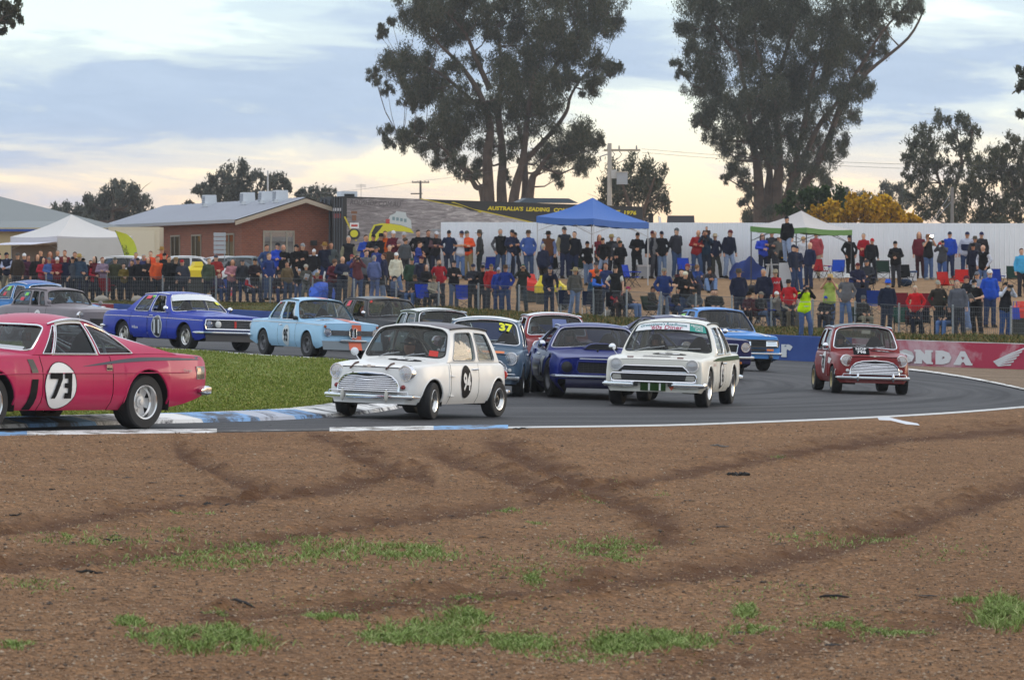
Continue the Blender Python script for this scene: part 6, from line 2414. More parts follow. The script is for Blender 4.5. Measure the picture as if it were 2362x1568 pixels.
driver(c,(.02,.02,.03),(.03,.03,.05), 'driver in a dark helmet at the wheel of the dark green car with cream roof')
CORT = dict(L=4.22, wb=2.5, fo=.70, tr=.30, tw=.20, track=1.36, rr=.175, sill=.22, sr=.05, bf=.07, br=.05, lean=.03, R=.355, tum=.05, crease=(.725,.012),
top=[(0,.705),(.03,.74),(.12,.76),(.4,.79),(1.22,.84),(3.1,.845),(4.0,.825),(4.22,.745)],
sh=[(0,.695),(.03,.73),(.12,.75),(.4,.775),(1.3,.795),(3.1,.805),(4.05,.805),(4.22,.72)],
hw=[(0,.715),(.04,.755),(.15,.78),(.5,.79),(3.6,.79),(4.1,.75),(4.22,.70)],
bot=[(0,.235),(.3,.22),(3.5,.22),(4.22,.34)],
A=(1.12,1.30,.665,.84), B=(1.58,1.70,.555), Cc=(2.92,2.84,.55), D=(3.26,3.12,.635,.845), zr=(1.295,1.315,1.285), crown=.07, cexp=2.4,
win=[(1.50,1.80,2.28,2.26),(2.38,2.35,2.98,2.78)], wv=(.05,.88), doors=[(1.36,2.34)], bonnet=(.03,1.08), boot=(3.35,4.12), wsm=(.05,.07,.07), rwm=(.1,.14,.12))
grn = mat('dark_green_vinyl',(.022,.055,.014),.6, spec=.08)
c = Car('racing_car', dict(CORT, col=(.84,.82,.74)), POSE['cortina'], 'white two door saloon with dark green flash and sun strip reading 60s Diner', G_CARS)
c.body().house(ws_rad=(.06,.12), trim=mat('screen_rubber',(.02,.03,.03),.5), side_trim=CHROME, gm=glass_mat('clear_screen',(.56,.58,.58),.0))
up = [(-.56,.545),(-.46,.635),(.46,.635),(.56,.545)]
lo = [(-.665,.405),(-.675,.45),(-.665,.50),(-.64,.515),(.64,.515),(.665,.50),(.675,.45),(.665,.405),(.62,.39),(-.62,.39)]
g = c.plate(up,.006, 'grille', BLACK)
c.slats(up,4,.012, mat('dark_slat',(.06,.06,.06),.4), g,.005)
c.outline(up,.018, 'grille_surround', CHROME,.013, g)
g = c.plate(lo,.008, 'grille', BLACK)
c.slats(lo,4,.016, mat('dark_slat',(.06,.06,.06),.4), g,.005)
c.outline(lo,.02, 'grille_surround', CHROME,.014, g)
for s in(1,-1):
	c.headlight(s*.60,.645,.088, off=-.01, ring=.02, bowl=mat('lamp_rim',(.72,.71,.68),.3, coat=.4))
	a = s
	po = [(a*.50,.415),(a*.52,.495),(a*.64,.495),(a*.655,.45),(a*.64,.41)]
	c.plate(po,.02, 'indicator', mat('clear_indicator',(.45,.44,.40),.2, coat=.5), g)
	c.bumper(.345,.085,.07,.05, y0=s*.30 if s>0 else-.80, y1=.80 if s>0 else-.30, hwf=1.0)
	mb = MB()
	mb.tube([c.side(u,.345, s,.03)for u in np.linspace(.03,.25,5)],[.042,.042,.04,.035,.02],8, flat=.6)
	mb.build('bumper', CHROME, c.root)
	mb = MB()
	mb.box(c.front(s*.27,.345,.035),(.05,.06,.05))
	mb.build('bumper_iron', BLACK, c.root)
	c.side_band([(.95,.725),(1.6,.765),(2.6,.78),(4.1,.785)],[(.95,.72),(1.6,.715),(2.6,.71),(4.1,.72)], s, grn)
	c.door_handle(2.1,.67, s)
	c.roundel(1.88,.49,.22,.22, s, BLACKV, None, None,0)
	c.roundel(1.88,.49,.17,.17, s, WHITE, '6', BLACKV,.24, bold=.04, tw=.9, off=.010)
	c.side_text('CORTINA',1.12,.66,.04, s, mat('red_script',(.3,.02,.02),.4),.0, name='badge')
	c.lamp(s*.62,.62,.07,(.5,.02,.01), 'tail_lamp', rear=True)
for y0, y1 in((-.20,-.075),(-.045,.095),(.125,.20)):
	zz = [.265,.42]
	c.plate([(y0,.25),(y0,.375),(y1,.375),(y1,.25)],.008, 'stripe', grn)
c.plate([(-.20,.255),(-.20,.375),(.20,.375),(.20,.255)],.004, 'stripe', WHITE)
c.plate([(.225,.355),(.355,.355),(.292,.26)],.012, 'sticker', mat('orange_vinyl',(.7,.10,.02),.4))
c.plate([(.245,.348),(.335,.348),(.292,.32)],.016, 'sticker', mat('yellow_vinyl2',(.8,.45,.02),.4))
c.bumper(.42,.085,.07,.05, wrap=.25, rear=True)
o = c.hood_band(.215,.265,-.22,.22, mat('dark_blue_enamel',(.01,.015,.06),.3),.012, 'badge_bar')
c.hood_text('CONSUL',.24,0,.035, CHROME,.02, o, off=.02, tw=2.2)
for y in(-.39,.40):
	mb = MB()
	mb.tube([c.hood(.10, y-.05,.015), c.hood(.10, y+.05,.015)],.01,5)
	mb.build('bonnet_pin', mat('red_metal',(.12,.02,.02),.4), c.root)
c.hood_disc(.72,.12,.16,.27, BLACKV)
o = c.hood_disc(.72,.12,.105,.17, WHITE, off=.009)
c.hood_text('6',.72,.12,.14, BLACKV,.05, o, tw=1.6, off=.014)
strip = c.ws_band(-.91,.52,.70,.92, mat('sun_strip_white',(.78,.80,.82),.5))
strip2 = c.ws_band(.525,.905,.69,.92, mat('sun_strip_green',(.02,.30,.24),.5))
c.ws_text("Greenstone's Roadhouse",-.19,.865,.062, mat('teal_ink',(.04,.22,.26),.5),.012, arc=.14, tw=.93, parent=strip)
c.ws_text("'60s Diner",-.10,.765,.085, mat('red_ink',(.42,.03,.10),.5),.015, tw=1.15, parent=strip)
for i, wd in enumerate(('Historic', 'Touring', 'Cars')):
	c.ws_text(wd,.70+.02*i,.875-i*.062,.042, WHITE,.02, parent=strip2)
c.mirror(1.0,.77,-1)
mb = MB()
mb.tube([c.ws(.55,.02,-.25), c.ws(.15,.62,-.55)],.022,6)
mb.build('roll_cage', mat('cage_cream',(.5,.47,.36),.5), c.root)
c.wiper(-.75,-.05)
c.wiper(.0,.75)
c.wheels((8,(.45,.45,.44), True,.05,.34), steer=-2)
driver(c,(.03,.03,.035),(.04,.04,.05), 'driver in a black helmet at the wheel of the white saloon with green flash')
MUST = dict(L=4.76, wb=2.74, fo=.95, tr=.325, tw=.26, track=1.54, rr=.19, sill=.20, sr=.05, bf=.06, br=.05, lean=.06, R=.385, tum=.09, crease=(.58,.012),
top=[(0,.655),(.03,.695),(.15,.72),(.6,.765),(1.55,.815),(3.9,.83),(4.6,.80),(4.76,.72)],
sh=[(0,.62),(.03,.66),(.15,.69),(.6,.74),(1.6,.765),(3.0,.775),(3.6,.81),(4.6,.78),(4.76,.70)],
hw=[(0,.80),(.04,.85),(.15,.88),(.5,.90),(1.2,.905),(3.6,.905),(4.5,.85),(4.76,.80)],
bot=[(0,.34),(.35,.10),(4.0,.10),(4.76,.4)],
A=(1.45,1.68,.735,.81), B=(2.02,2.16,.56), Cc=(3.10,3.02,.55), D=(3.9,3.8,.60,.83), zr=(1.17,1.19,1.16), crown=.055, cexp=2.2,
win=[(1.86,2.22,2.72,2.68),(2.80,2.76,3.22,2.98)], wv=(.04,.88), doors=[(1.72,2.8)], bonnet=(.03,1.40), boot=(4.0,4.68), wsm=(.045,.06,.08))
blu = (.003,.013,.17)
c = Car('racing_car', dict(MUST, col=blu), POSE['mustang'], 'dark blue muscle coupe with wide black grille and bonnet scoop', G_CARS)
c.body().house(trim=mat('screen_trim',(.5,.5,.6),.3, metal=.6), side_trim=BLACK, gm=GLASSD, openw=((0,-1),(0,1)))
gp = [(-.50,.415),(-.55,.475),(-.52,.615),(.52,.615),(.55,.475),(.50,.415)]
g = c.plate(gp,.012, 'grille', BLACK)
c.slats(gp,7,.02, mat('dark_slat',(.03,.03,.03),.5), g,.005)
c.outline(gp,.02, 'grille_surround', c.paint,.016, g)
c.slats(gp,14,.018, mat('dark_slat',(.03,.03,.03),.5), g,.003, vert=True)
mb = MB()
mb.tube([c.front(y,.66,.03)for y in np.linspace(-.5,.82,12)],.009,6)
mb.build('bonnet_trim', mat('pale_trim',(.7,.72,.78),.3, coat=.3), c.root)
for s in(1,-1):
	c.headlight(s*.70,.52,.085, off=.0, ring=.03, bowl=c.paint, lens=mat('blanked_lamp',(.02,.02,.025),.4))
	mb = MB()
	mb.lathe([(.09,.0),(.088,.02),(.05,.04),(0,.045)],18, axis='X', c=c.front(s*.70,.52,.01))
	mb.build('headlight_cover', BLACK, c.root)
	c.side_quad([(1.55,.66),(1.95,.66),(2.35,.26),(1.95,.26)], s, WHITE, name='stripe')
	c.side_text('2',1.95,.46,.26, s, BLACKV,.04)
	c.side_quad([(1.45,.30),(3.0,.30),(3.0,.23),(1.45,.23)], s, mat('pale_sill',(.55,.58,.60),.4), name='stripe')
	c.door_handle(2.55,.69, s)
	c.mirror(1.75,.74, s)
	mb = MB()
	mb.box(c.side(3.35,.70, s,-.02),(.28,.06,.12))
	mb.build('side_scoop', c.paint, c.root)
c.bumper(.375,.05,.05,.045, wrap=.3, m=mat('pale_chrome',(.7,.73,.82),.2, metal=.7))
c.bumper(.5,.06,.05,.045, wrap=.3, rear=True)
mb = MB()
rows = [[(c.front(y,.33-.15*t,.03+.06*t*(1-t)*2))for y in np.linspace(-.72,.72,15)]for t in(0,.3,.7,1)]
mb.grid(rows)
mb.build('front_spoiler', paint((.006,.010,.05)), c.root)
mb = MB()
a = c.hood(1.05,0,0)
mb.grid([[(a.x+dx, y, a.z+dz*(1-(abs(y)/.30)**4))for y in np.linspace(-.29,.29,11)]for dx, dz in((.03,.10),(-.2,.11),(-.42,.05))])
sc_ = mb.build('bonnet_scoop', c.paint, c.root)
mb = MB()
mb.grid([[(a.x+.02, y, a.z+.005+t*.085*(1-(abs(y)/.30)**4))for y in np.linspace(-.26,.26,9)]for t in(0,1)])
mb.build('scoop_mouth', BLACK, sc_)
mb = MB()
mb.sphere(c.hood(.62,-.12,.02),.02,8,6)
mb.build('bonnet_pin', BLACK, c.root)
c.wiper(-.6,.1,.09)
c.roof.material_slots[0].material = c.paint
c.wheels((5,(.10,.10,.11), False,.06,.5), steer=8)
driver(c,(.02,.02,.03),(.03,.04,.10), 'driver in a black helmet at the wheel of the dark blue coupe')
BM = dict(L=4.23, wb=2.5, fo=.76, tr=.30, tw=.20, track=1.38, rr=.175, sill=.22, sr=.04, bf=.06, br=.04, lean=-.10, R=.355, tum=.10, crease=(.775,.014),
top=[(0,.80),(.03,.83),(.2,.855),(1.2,.925),(3.2,.925),(4.1,.87),(4.23,.80)],
sh=[(0,.775),(.03,.805),(.2,.825),(1.25,.855),(3.2,.86),(4.1,.835),(4.23,.77)],
hw=[(0,.72),(.04,.76),(.2,.785),(.6,.795),(3.5,.795),(4.1,.75),(4.23,.70)],
bot=[(0,.30),(.3,.24),(3.5,.24),(4.23,.38)],
A=(1.18,1.36,.66,.92), B=(1.68,1.80,.54), Cc=(2.88,2.80,.54), D=(3.30,3.16,.60,.92), zr=(1.325,1.345,1.315), crown=.065, cexp=2.3,
win=[(1.56,1.92,2.36,2.34),(2.44,2.41,3.04,2.74)], wv=(.04,.90), doors=[(1.42,2.42)], bonnet=(.03,1.12), boot=(3.4,4.16), wsm=(.04,.05,.06), rwm=(.08,.1,.1))
lb = (.34,.58,.80)
org = mat('orange_stripe',(.72,.11,.03),.4, coat=.4)
c = Car('racing_car', dict(BM, col=lb), POSE['bmw'], 'light blue two door saloon number 95 with orange centre stripes', G_CARS)
c.body().house(trim=BLACK, side_trim=CHROME, openw=((0,-1),(0,1)))
gp = [(-.52,.545),(-.52,.665),(.52,.665),(.52,.545)]
g = c.plate(gp,.01, 'grille', BLACK)
c.slats(gp,7,.018, mat('dull_slat',(.2,.2,.21),.4, metal=.5), g,.004)
for s in(1,-1):
	kid = [(s*.015,.50),(s*.015,.70),(s*.05,.72),(s*.085,.70),(s*.085,.51),(s*.05,.495)]
	c.plate(kid,.03, 'kidney_grille', BLACK, g)
	c.outline(kid,.035, 'grille_surround', CHROME,.006, g)
	c.headlight(s*.605,.61,.085, off=.005, ring=.014, lens=REFL)
	c.trim_line([(.03,.775),(1.3,.80),(3.2,.80),(4.15,.78)], s)
	c.roundel(1.92,.50,.20,.25, s, mat('roundel_grey',(.60,.66,.70),.5), '95', BLACKV,.30, bold=.03, tw=.60)
	c.door_handle(2.2,.74, s)
	c.lamp(s*.66,.745,.035,(.35,.08,.02), off=-.02)
	c.patch(1, s,.75,.98,.82,.97, mat('pink_sticker',(.8,.06,.1),.5))
	mb = MB()
	p = c.side(1.45,.86, s,0)
	mb.sphere(p+Vector((0, s*.07,.05)),(.045,.07,.05),10,8)
	mb.tube([p, p+Vector((0, s*.06,.04))],.012,5)
	mb.build('wing_mirror', BLACK, c.root)
	c.lamp(s*.58,.66,.07,(.5,.02,.01), 'tail_lamp', rear=True)
c.bumper(.43,.07,.05,.05, wrap=0, y0=-.34, y1=.34, m=CHROME)
c.bumper(.46,.07,.05,.05, wrap=.3, rear=True)
mb = MB()
mb.grid([[c.front(y,.42-.2*t,.02+.07*t)for y in np.linspace(-.76,.76,15)]for t in(0,.4,1)])
sp_ = mb.build('front_spoiler', mat('spoiler_paint',(.16,.19,.21),.4), c.root)
mb = MB()
mb.grid([[c.front(y,.42-.2*t,.026+.07*t)for y in np.linspace(-.12,.2,5)]for t in(0,.4,1)])
mb.build('stripe', org, sp_)
c.hood_band(.05,1.1,-.02,.24, org)
c.plate([(-.02,.43),(-.02,.80),(.22,.80),(.22,.43)],.006, 'stripe', org)
o = c.hood_disc(.72,-.36,.11,.22, mat('roundel_pale',(.62,.72,.80),.5))
c.hood_text('95',.72,-.36,.13, BLACKV,.03, o, tw=1.5, off=.012)
c.roof_band(-.05,.34, org)
c.wiper(-.55,.1,.12)
c.wheels((6,(.12,.12,.13), False,.05,.4), steer=6)
driver(c,(.75,.75,.75),(.05,.05,.06), 'driver in a white helmet at the open window of light blue car 95')
FAL = dict(L=4.69, wb=2.82, fo=.83, tr=.315, tw=.22, track=1.52, rr=.19, sill=.22, sr=.05, bf=.03, br=.04, lean=-.05, R=.375, tum=.07, crease=(.72,.014),
top=[(0,.80),(.03,.835),(.2,.865),(1.35,.935),(3.6,.94),(4.5,.90),(4.69,.82)],
sh=[(0,.785),(.03,.82),(.2,.845),(1.4,.875),(3.2,.89),(3.8,.905),(4.5,.88),(4.69,.80)],
hw=[(0,.86),(.04,.89),(.2,.915),(.6,.925),(3.9,.925),(4.5,.88),(4.69,.84)],
bot=[(0,.32),(.3,.25),(3.8,.25),(4.69,.40)],
A=(1.32,1.52,.77,.935), B=(1.86,1.99,.60), Cc=(3.20,3.10,.59), D=(3.72,3.58,.68,.94), zr=(1.34,1.36,1.325), crown=.06, cexp=2.4,
win=[(1.72,2.12,2.44,2.42),(2.54,2.50,3.22,3.02)], wv=(.04,.90), doors=[(1.62,2.48),(2.52,3.30)], bonnet=(.03,1.24), boot=(3.8,4.6), wsm=(.045,.05,.06), rwm=(.08,.1,.1))
c = Car('racing_car', dict(FAL, col=(.010,.040,.40)), POSE['falcon'], 'royal blue four door saloon number 11 with four headlights', G_CARS)
c.body().house(trim=CHROME, openw=((0,-1),(0,1)))
gp = [(-.84,.53),(-.86,.63),(-.83,.755),(.83,.755),(.86,.63),(.84,.53)]
g = c.plate(gp,.012, 'grille', BLACK)
c.slats(gp,5,.02, mat('dull_slat',(.2,.2,.21),.4, metal=.5), g,.005)
c.outline(gp,.022, 'grille_surround', CHROME,.016, g)
c.plate([(-.03,.56),(-.03,.73),(.03,.73),(.03,.56)],.03, 'badge', mat('red_vinyl',(.6,.03,.02),.5), g)
for s in(1,-1):
	c.headlight(s*.74,.645,.082, off=.02, ring=.012, lens=REFL)
	c.headlight(s*.50,.645,.082, off=.02, ring=.008)
	MB().lathe([(.085,.0),(.083,.02),(.05,.035),(0,.04)],18, axis='X', c=c.front(s*.50,.645,.025)).build('headlight_cover', mat('lamp_cover',(.75,.75,.72),.4), c.root)
	c.trim_line([(.05,.735),(1.5,.755),(3.2,.765),(4.6,.76)], s)
	c.roundel(2.05,.54,.22,.26, s, mat('roundel_black',(.012,.012,.014),.4), '11', mat('silver_vinyl',(.6,.63,.67),.4),.34, bold=.05, tw=.9, edge=(mat('silver_vinyl',(.55,.58,.62),.4),.014))
	c.door_handle(2.3,.80, s, CHROME)
	c.mirror(1.66,.86, s, CHROME,.065)
	c.side_text('Wilson',3.05,.5,.07, s, WHITE,.01, name='sponsor_lettering')
	c.patch(1, s,.35,.75,.72,.95, mat('pink_sticker',(.8,.06,.1),.5))
	c.patch(1, s,.05,.3,.80,.95, mat('green_sticker',(.25,.7,.1),.5))
	c.lamp(s*.7,.68,.08,(.5,.02,.01), 'tail_lamp', rear=True)
c.ws_band(-.93,.93,.62,.96, mat('sun_strip_white',(.78,.80,.82),.5))
c.ws_band(.74,.9,.46,.61, yel, name='sticker')
c.bumper(.445,.08,.06,.06, wrap=.35)
c.bumper(.5,.08,.06,.06, wrap=.3, rear=True)
mb = MB()
mb.grid([[c.front(y,.40-.17*t,.03+.03*t)for y in np.linspace(-.86,.86,15)]for t in(0,.5,1)])
mb.build('front_spoiler', mat('dark_bronze',(.035,.03,.028),.5), c.root)
c.wiper(-.6,.05,.1)
c.wheels((5,(.45,.42,.36), True,.06,.4), steer=-3)
driver(c,(.05,.05,.06),(.03,.03,.04), 'driver in a dark helmet at the open window of royal blue car 11')
CH = dict(L=4.72, wb=2.67, fo=.87, tr=.325, tw=.28, track=1.56, rr=.20, sill=.215, sr=.06, bf=.05, br=.10, rlean=.12, R=.40, tum=.10, tuck=.14, crease=(.70,.01),
top=[(0,.79),(.04,.83),(.2,.86),(1.4,.93),(3.4,.92),(4.2,.915),(4.63,.90),(4.72,.85)],
sh=[(0,.77),(.04,.81),(.2,.835),(1.45,.885),(2.6,.885),(3.2,.895),(3.7,.905),(4.4,.89),(4.65,.875),(4.72,.82)],
hw=[(0,.84),(.05,.88),(.2,.91),(.7,.93),(2.4,.93),(3.4,.955),(4.1,.935),(4.55,.885),(4.72,.82)],
bot=[(0,.32),(.3,.24),(3.6,.23),(4.1,.27),(4.72,.42)],
A=(1.38,1.62,.76,.93), B=(1.98,2.13,.59), Cc=(3.05,3.20,.56), D=(4.15,4.15,.56,.915), zr=(1.245,1.295,1.13), crown=.06, cexp=2.3,
win=[(1.78,2.20,1.94,2.225),(1.97,2.255,2.72,2.66),(2.77,2.71,3.34,3.10)], wv=(.03,.90), doors=[(1.72,2.92)], bonnet=(.03,1.34), boot=(4.25,4.64), wsm=(.05,.07,.07), rwm=(.1,.08,.06), gb=.025)
mag = (.47,.010,.080)
c = Car('racing_car', dict(CH, col=mag), POSE['charger'], 'magenta fastback coupe number 73 cut off by the left edge', G_CARS)
navy = mat('navy_stripe',(.014,.016,.035),.35, coat=.4)
c.body().house(trim=CHROME, gm=glass_mat('tinted_glass2',(.45,.5,.53),.0), side_rad=(.03,.05), pillar=[None, mat('cream_trim',(.55,.52,.45),.4), None])
for s in(1,-1):
	o = c.roundel(2.02,.525,.27,.275, s, WHITE, '7', BLACKV,.295, bold=.02, tw=.92, edge=(BLACKV,.005))
	for ch in list(o.children):
		if ch.name.startswith('number'):
			bpy.data.objects.remove(ch)
	for q in([(-.195,.15),(.02,.15),(.02,.08),(-.195,.08)],[(-.05,.08),(.02,.08),(-.095,-.15),(-.165,-.15)]):
		c.side_quad([(2.02+s*x,.525+z)for x, z in q], s, BLACKV,.017, 'number').parent = o
	mb = MB()
	for(x0, x1, z0, z1)in((.115,.18,-.15,.15),(.055,.115,.085,.15),(.055,.115,-.025,.03),(.055,.115,-.15,-.085)):
		mb.grid([[c.side(2.02+s*x,.525+z, s,.017)for x in(x0,(x0+x1)/2, x1)]for z in np.linspace(z0, z1,4)])
	mb.build('number', BLACKV, o, smooth=False)
	c.side_quad([(1.50,.83),(1.60,.83),(1.64,.66),(1.53,.66)], s, mat('bronze_stripe',(.05,.045,.035),.4), name='stripe')
	c.side_quad([(1.53,.60),(1.64,.60),(1.60,.24),(1.46,.24)], s, BLACKV, name='stripe')
	c.side_band([(2.42,.75),(2.75,.792),(3.2,.842),(3.7,.868),(4.62,.87)],[(2.42,.747),(2.75,.768),(3.2,.80),(3.7,.82),(4.62,.83)], s, navy, name='stripe')
	mb = MB()
	mb.box(c.side(2.86,.735, s,-.005),(.10,.03,.07))
	dh = mb.build('door_handle', CHROME, c.root)
	mb = MB()
	mb.box(c.side(2.86,.722, s,.004),(.06,.026,.022))
	mb.build('handle_recess', BLACK, dh)
	mb = MB()
	mb.grid([[c.side(u, z, s,.006)for u in np.linspace(4.47,4.66,4)]for z in np.linspace(.60,.75,4)])
	tl = mb.build('tail_lamp', mat('dark_lamp',(.03,.028,.03),.25, coat=.5), c.root)
	mb = MB()
	mb.grid([[c.side(u, z, s,.009)for u in np.linspace(4.485,4.55,3)]for z in np.linspace(.69,.735,3)])
	mb.build('amber_lens', mat('amber_lens',(.75,.2,.01),.25, coat=.5), tl)
	mb = MB()
	mb.tube([c.side(u, z, s,.008)for u, z in((4.47,.60),(4.47,.75),(4.66,.75),(4.66,.60))],.005,5, closed=True)
	mb.build('lamp_surround', mat('dull_trim2',(.3,.28,.27),.5), tl)
	c.side_text('Charger',4.28,.70,.05, s, mat('dull_trim2',(.3,.28,.27),.5),.0, name='badge')
	c.headlight(s*.66,.62,.085, off=.01, ring=.014)
	c.trim_line([(.05,.64),(1.5,.665),(3.0,.675),(4.3,.68)], s, c.paint,.006)
c.plate([(-.80,.50),(-.80,.70),(.80,.70),(.80,.50)],.004, 'grille', BLACK)
c.bumper(.44,.09,.06,.06, wrap=.3)
c.bumper(.46,.11,.07,.06, wrap=.22, rear=True, m=CHROME)
c.hood_band(.3,1.3,-.5,.5, navy)
c.ws_band(.48,.86,.06,.20, mat('pale_card',(.5,.52,.54),.5), name='sticker')
c.wheels((5,(.62,.62,.62), True,.10,.55), steer=5)
driver(c,(.55,.5,.35),(.08,.08,.09), 'driver in a cream helmet behind the screen of magenta car 73')
GRY = dict(L=4.0, wb=2.45, fo=.68, tr=.31, tw=.17, track=1.28, rr=.185, sill=.24, sr=.09, bf=.12, br=.08, R=.36, tum=.06,
top=[(0,.80),(.05,.86),(.25,.91),(1.2,.97),(3.0,.97),(3.8,.86),(4.0,.74)],
sh=[(0,.78),(.05,.84),(.25,.885),(1.2,.90),(3.0,.90),(3.8,.82),(4.0,.70)],
hw=[(0,.62),(.05,.70),(.2,.76),(.5,.78),(3.2,.78),(3.8,.70),(4.0,.60)],
A=(1.16,1.34,.66,.965), B=(1.52,1.63,.58), Cc=(2.86,2.78,.57), D=(3.2,3.06,.64,.96), zr=(1.31,1.335,1.30), crown=.075, cexp=2.4,
win=[(1.48,1.72,1.72,1.86),(1.80,1.92,2.12,2.16),(2.22,2.24,2.98,2.74)], wv=(.06,.88), doors=[(1.40,2.18)], bonnet=(.05,1.08), wsm=(.06,.1,.1))
c = Car('racing_car', dict(GRY, col=(.25,.22,.235)), POSE['grey'], 'dull grey lilac fifties saloon with maroon roof behind the magenta coupe', G_CARS)
c.body().house(roof_mat=paint((.12,.05,.06)), ws_rad=(.07,.13), trim=BLACK, side_gm=glass_mat('pale_glass',(.55,.64,.64),.03), openw=((1,-1),))
for s in(1,-1):
	c.headlight(s*.60,.70,.09, off=-.02, ring=.02)
	c.roundel(1.75,.62,.15,.17, s, WHITE, '9', BLACKV,.2, bold=.03)
	c.patch(2, s,.4,.65,.3,.5, mat('pink_sticker',(.8,.06,.1),.5))
	c.patch(2, s,.2,.45,.6,.8, mat('green_sticker',(.25,.7,.1),.5))
	c.mirror(1.2,.88, s, c.paint,.06)
c.plate([(-.35,.42),(-.40,.62),(.40,.62),(.35,.42)],.01, 'grille', BLACK)
c.bumper(.40,.09,.05,.06)
c.wheels((8,(.3,.3,.3), False,.03,.4))
driver(c,(.3,.3,.32),(.05,.05,.06), 'driver in a grey helmet inside the grey lilac fifties saloon')
HUMP = dict(L=4.37, wb=2.62, fo=.72, tr=.33, tw=.17, track=1.34, rr=.2, sill=.26, sr=.12, bf=.16, br=.12, R=.38, tum=.10,
top=[(0,.82),(.06,.90),(.3,.98),(1.3,1.04),(3.2,1.02),(4.0,.86),(4.37,.68)],
sh=[(0,.78),(.06,.86),(.3,.92),(1.3,.97),(3.2,.95),(4.0,.80),(4.37,.64)],
hw=[(0,.60),(.06,.72),(.25,.80),(.6,.84),(3.4,.84),(4.0,.74),(4.37,.56)],
A=(1.30,1.52,.64,1.03), B=(1.72,1.86,.58), Cc=(2.80,2.72,.56), D=(3.62,3.42,.60,.99), zr=(1.43,1.47,1.42), crown=.09, cexp=2.2, rbul=.12,
win=[(1.66,1.92,2.26,2.26),(2.34,2.34,3.0,2.74)], wv=(.08,.84), doors=[(1.56,2.30),(2.34,3.1)], bonnet=(.05,1.2), wsm=(.08,.1,.1))
c = Car('racing_car', dict(HUMP, col=(.03,.20,.52)), POSE['hump'], 'bright blue hump backed fifties sedan at the left edge', G_CARS)
c.body().house(roof_mat=paint((.03,.085,.33)), ws_rad=(.1,.16), trim=CHROME, side_gm=glass_mat('pale_glass',(.55,.64,.64),.03))
for s in(1,-1):
	c.headlight(s*.66,.78,.095, off=-.02, ring=.025)
	c.patch(1, s,.5,.7,.3,.5, mat('pink_sticker',(.8,.06,.1),.5))
	c.patch(1, s,.3,.6,.6,.85, mat('green_sticker',(.25,.7,.1),.5))
c.plate([(-.45,.48),(-.3,.74),(.3,.74),(.45,.48)],.01, 'grille', CHROME)
c.bumper(.43,.11,.06,.07)
c.wheels((8,(.3,.3,.3), False,.03,.4))
driver(c,(.3,.05,.05),(.05,.05,.06), 'driver in a red helmet inside the blue hump backed sedan')
EH = dict(FAL, L=4.5, wb=2.69, fo=.78, lean=.0,
A=(1.22,1.42,.74,.935), B=(1.62,1.75,.62), Cc=(3.05,2.97,.60), D=(3.5,3.36,.68,.94), zr=(1.36,1.385,1.35), crown=.07,
win=[(1.58,1.86,2.28,2.28),(2.38,2.38,3.06,2.90)], doors=[(1.5,2.33),(2.36,3.1)], boot=(3.6,4.4), bonnet=(.03,1.14),
top=[(0,.80),(.03,.835),(.2,.865),(1.25,.935),(3.4,.94),(4.3,.90),(4.5,.82)],
sh=[(0,.785),(.03,.82),(.2,.845),(1.3,.885),(3.2,.89),(3.7,.895),(4.3,.88),(4.5,.80)],
hw=[(0,.80),(.04,.83),(.2,.85),(.6,.86),(3.7,.86),(4.3,.82),(4.5,.78)], bot=[(0,.32),(.3,.25),(3.7,.25),(4.5,.40)], crease=None)
c = Car('racing_car', dict(EH, col=(.018,.017,.02)), POSE['black'], 'black saloon with a yellow and red roof stripe behind the light blue 95', G_CARS)
c.body().house(trim=mat('dull_trim',(.15,.14,.14),.4), openw=((0,-1),))
ylw = mat('yellow_stripe',(.8,.45,.02),.45)
redv = mat('red_vinyl',(.6,.03,.02),.5)
c.roof_band(-.02,.14, ylw)
c.roof_band(.14,.32, mat('dark_red_stripe',(.28,.02,.02),.45))
c.roof_band(.32,.46, ylw)
c.hood_band(.05,1.1,0.0,.10, ylw)
c.hood_band(.05,1.1,.10,.2, redv)
c.hood_band(.05,1.1,.2,.30, ylw)
c.ws_band(-.9,-.82,.8,.92, redv, name='sticker')
for s in(1,-1):
	c.headlight(s*.68,.66,.085, off=.01)
	c.mirror(1.5,.88, s)
	c.patch(1, s,.3,.6,.6,.9, mat('pink_sticker',(.8,.06,.1),.5))
c.plate([(-.55,.55),(-.55,.73),(.55,.73),(.55,.55)],.01, 'grille', BLACK)
c.bumper(.44,.09,.06,.06)
c.wheels(MINILITE)
c.wiper(-.6,.0,.1)
driver(c,(.5,.12,.05),(.03,.03,.03), 'driver in an orange helmet inside the black saloon with striped roof')
M65 = dict(MUST, L=4.61, fo=.85, lean=.0,
A=(1.36,1.56,.70,.915), B=(1.86,2.0,.58), Cc=(2.9,2.82,.56), D=(3.78,3.70,.58,.92), zr=(1.235,1.255,1.23), win=[(1.74,2.08,2.56,2.52),(2.66,2.62,3.1,2.84)],
top=[(0,.80),(.03,.83),(.15,.85),(.6,.875),(1.45,.92),(3.8,.92),(4.5,.88),(4.61,.80)],
sh=[(0,.78),(.03,.81),(.15,.83),(.6,.85),(1.5,.87),(3.5,.88),(4.5,.85),(4.61,.78)],
hw=[(0,.78),(.04,.82),(.15,.84),(.5,.86),(3.6,.865),(4.4,.82),(4.61,.78)], bot=[(0,.34),(.35,.24),(4.0,.24),(4.61,.4)], crease=None, doors=[(1.6,2.6)], bonnet=(.03,1.3), boot=(3.9,4.5))
c = Car('racing_car', dict(M65, col=(.016,.018,.10)), POSE['navy'], 'navy coupe with twin white roof stripes hidden behind the white saloon', G_CARS)
c.body().house(trim=mat('dull_trim',(.15,.14,.14),.4))
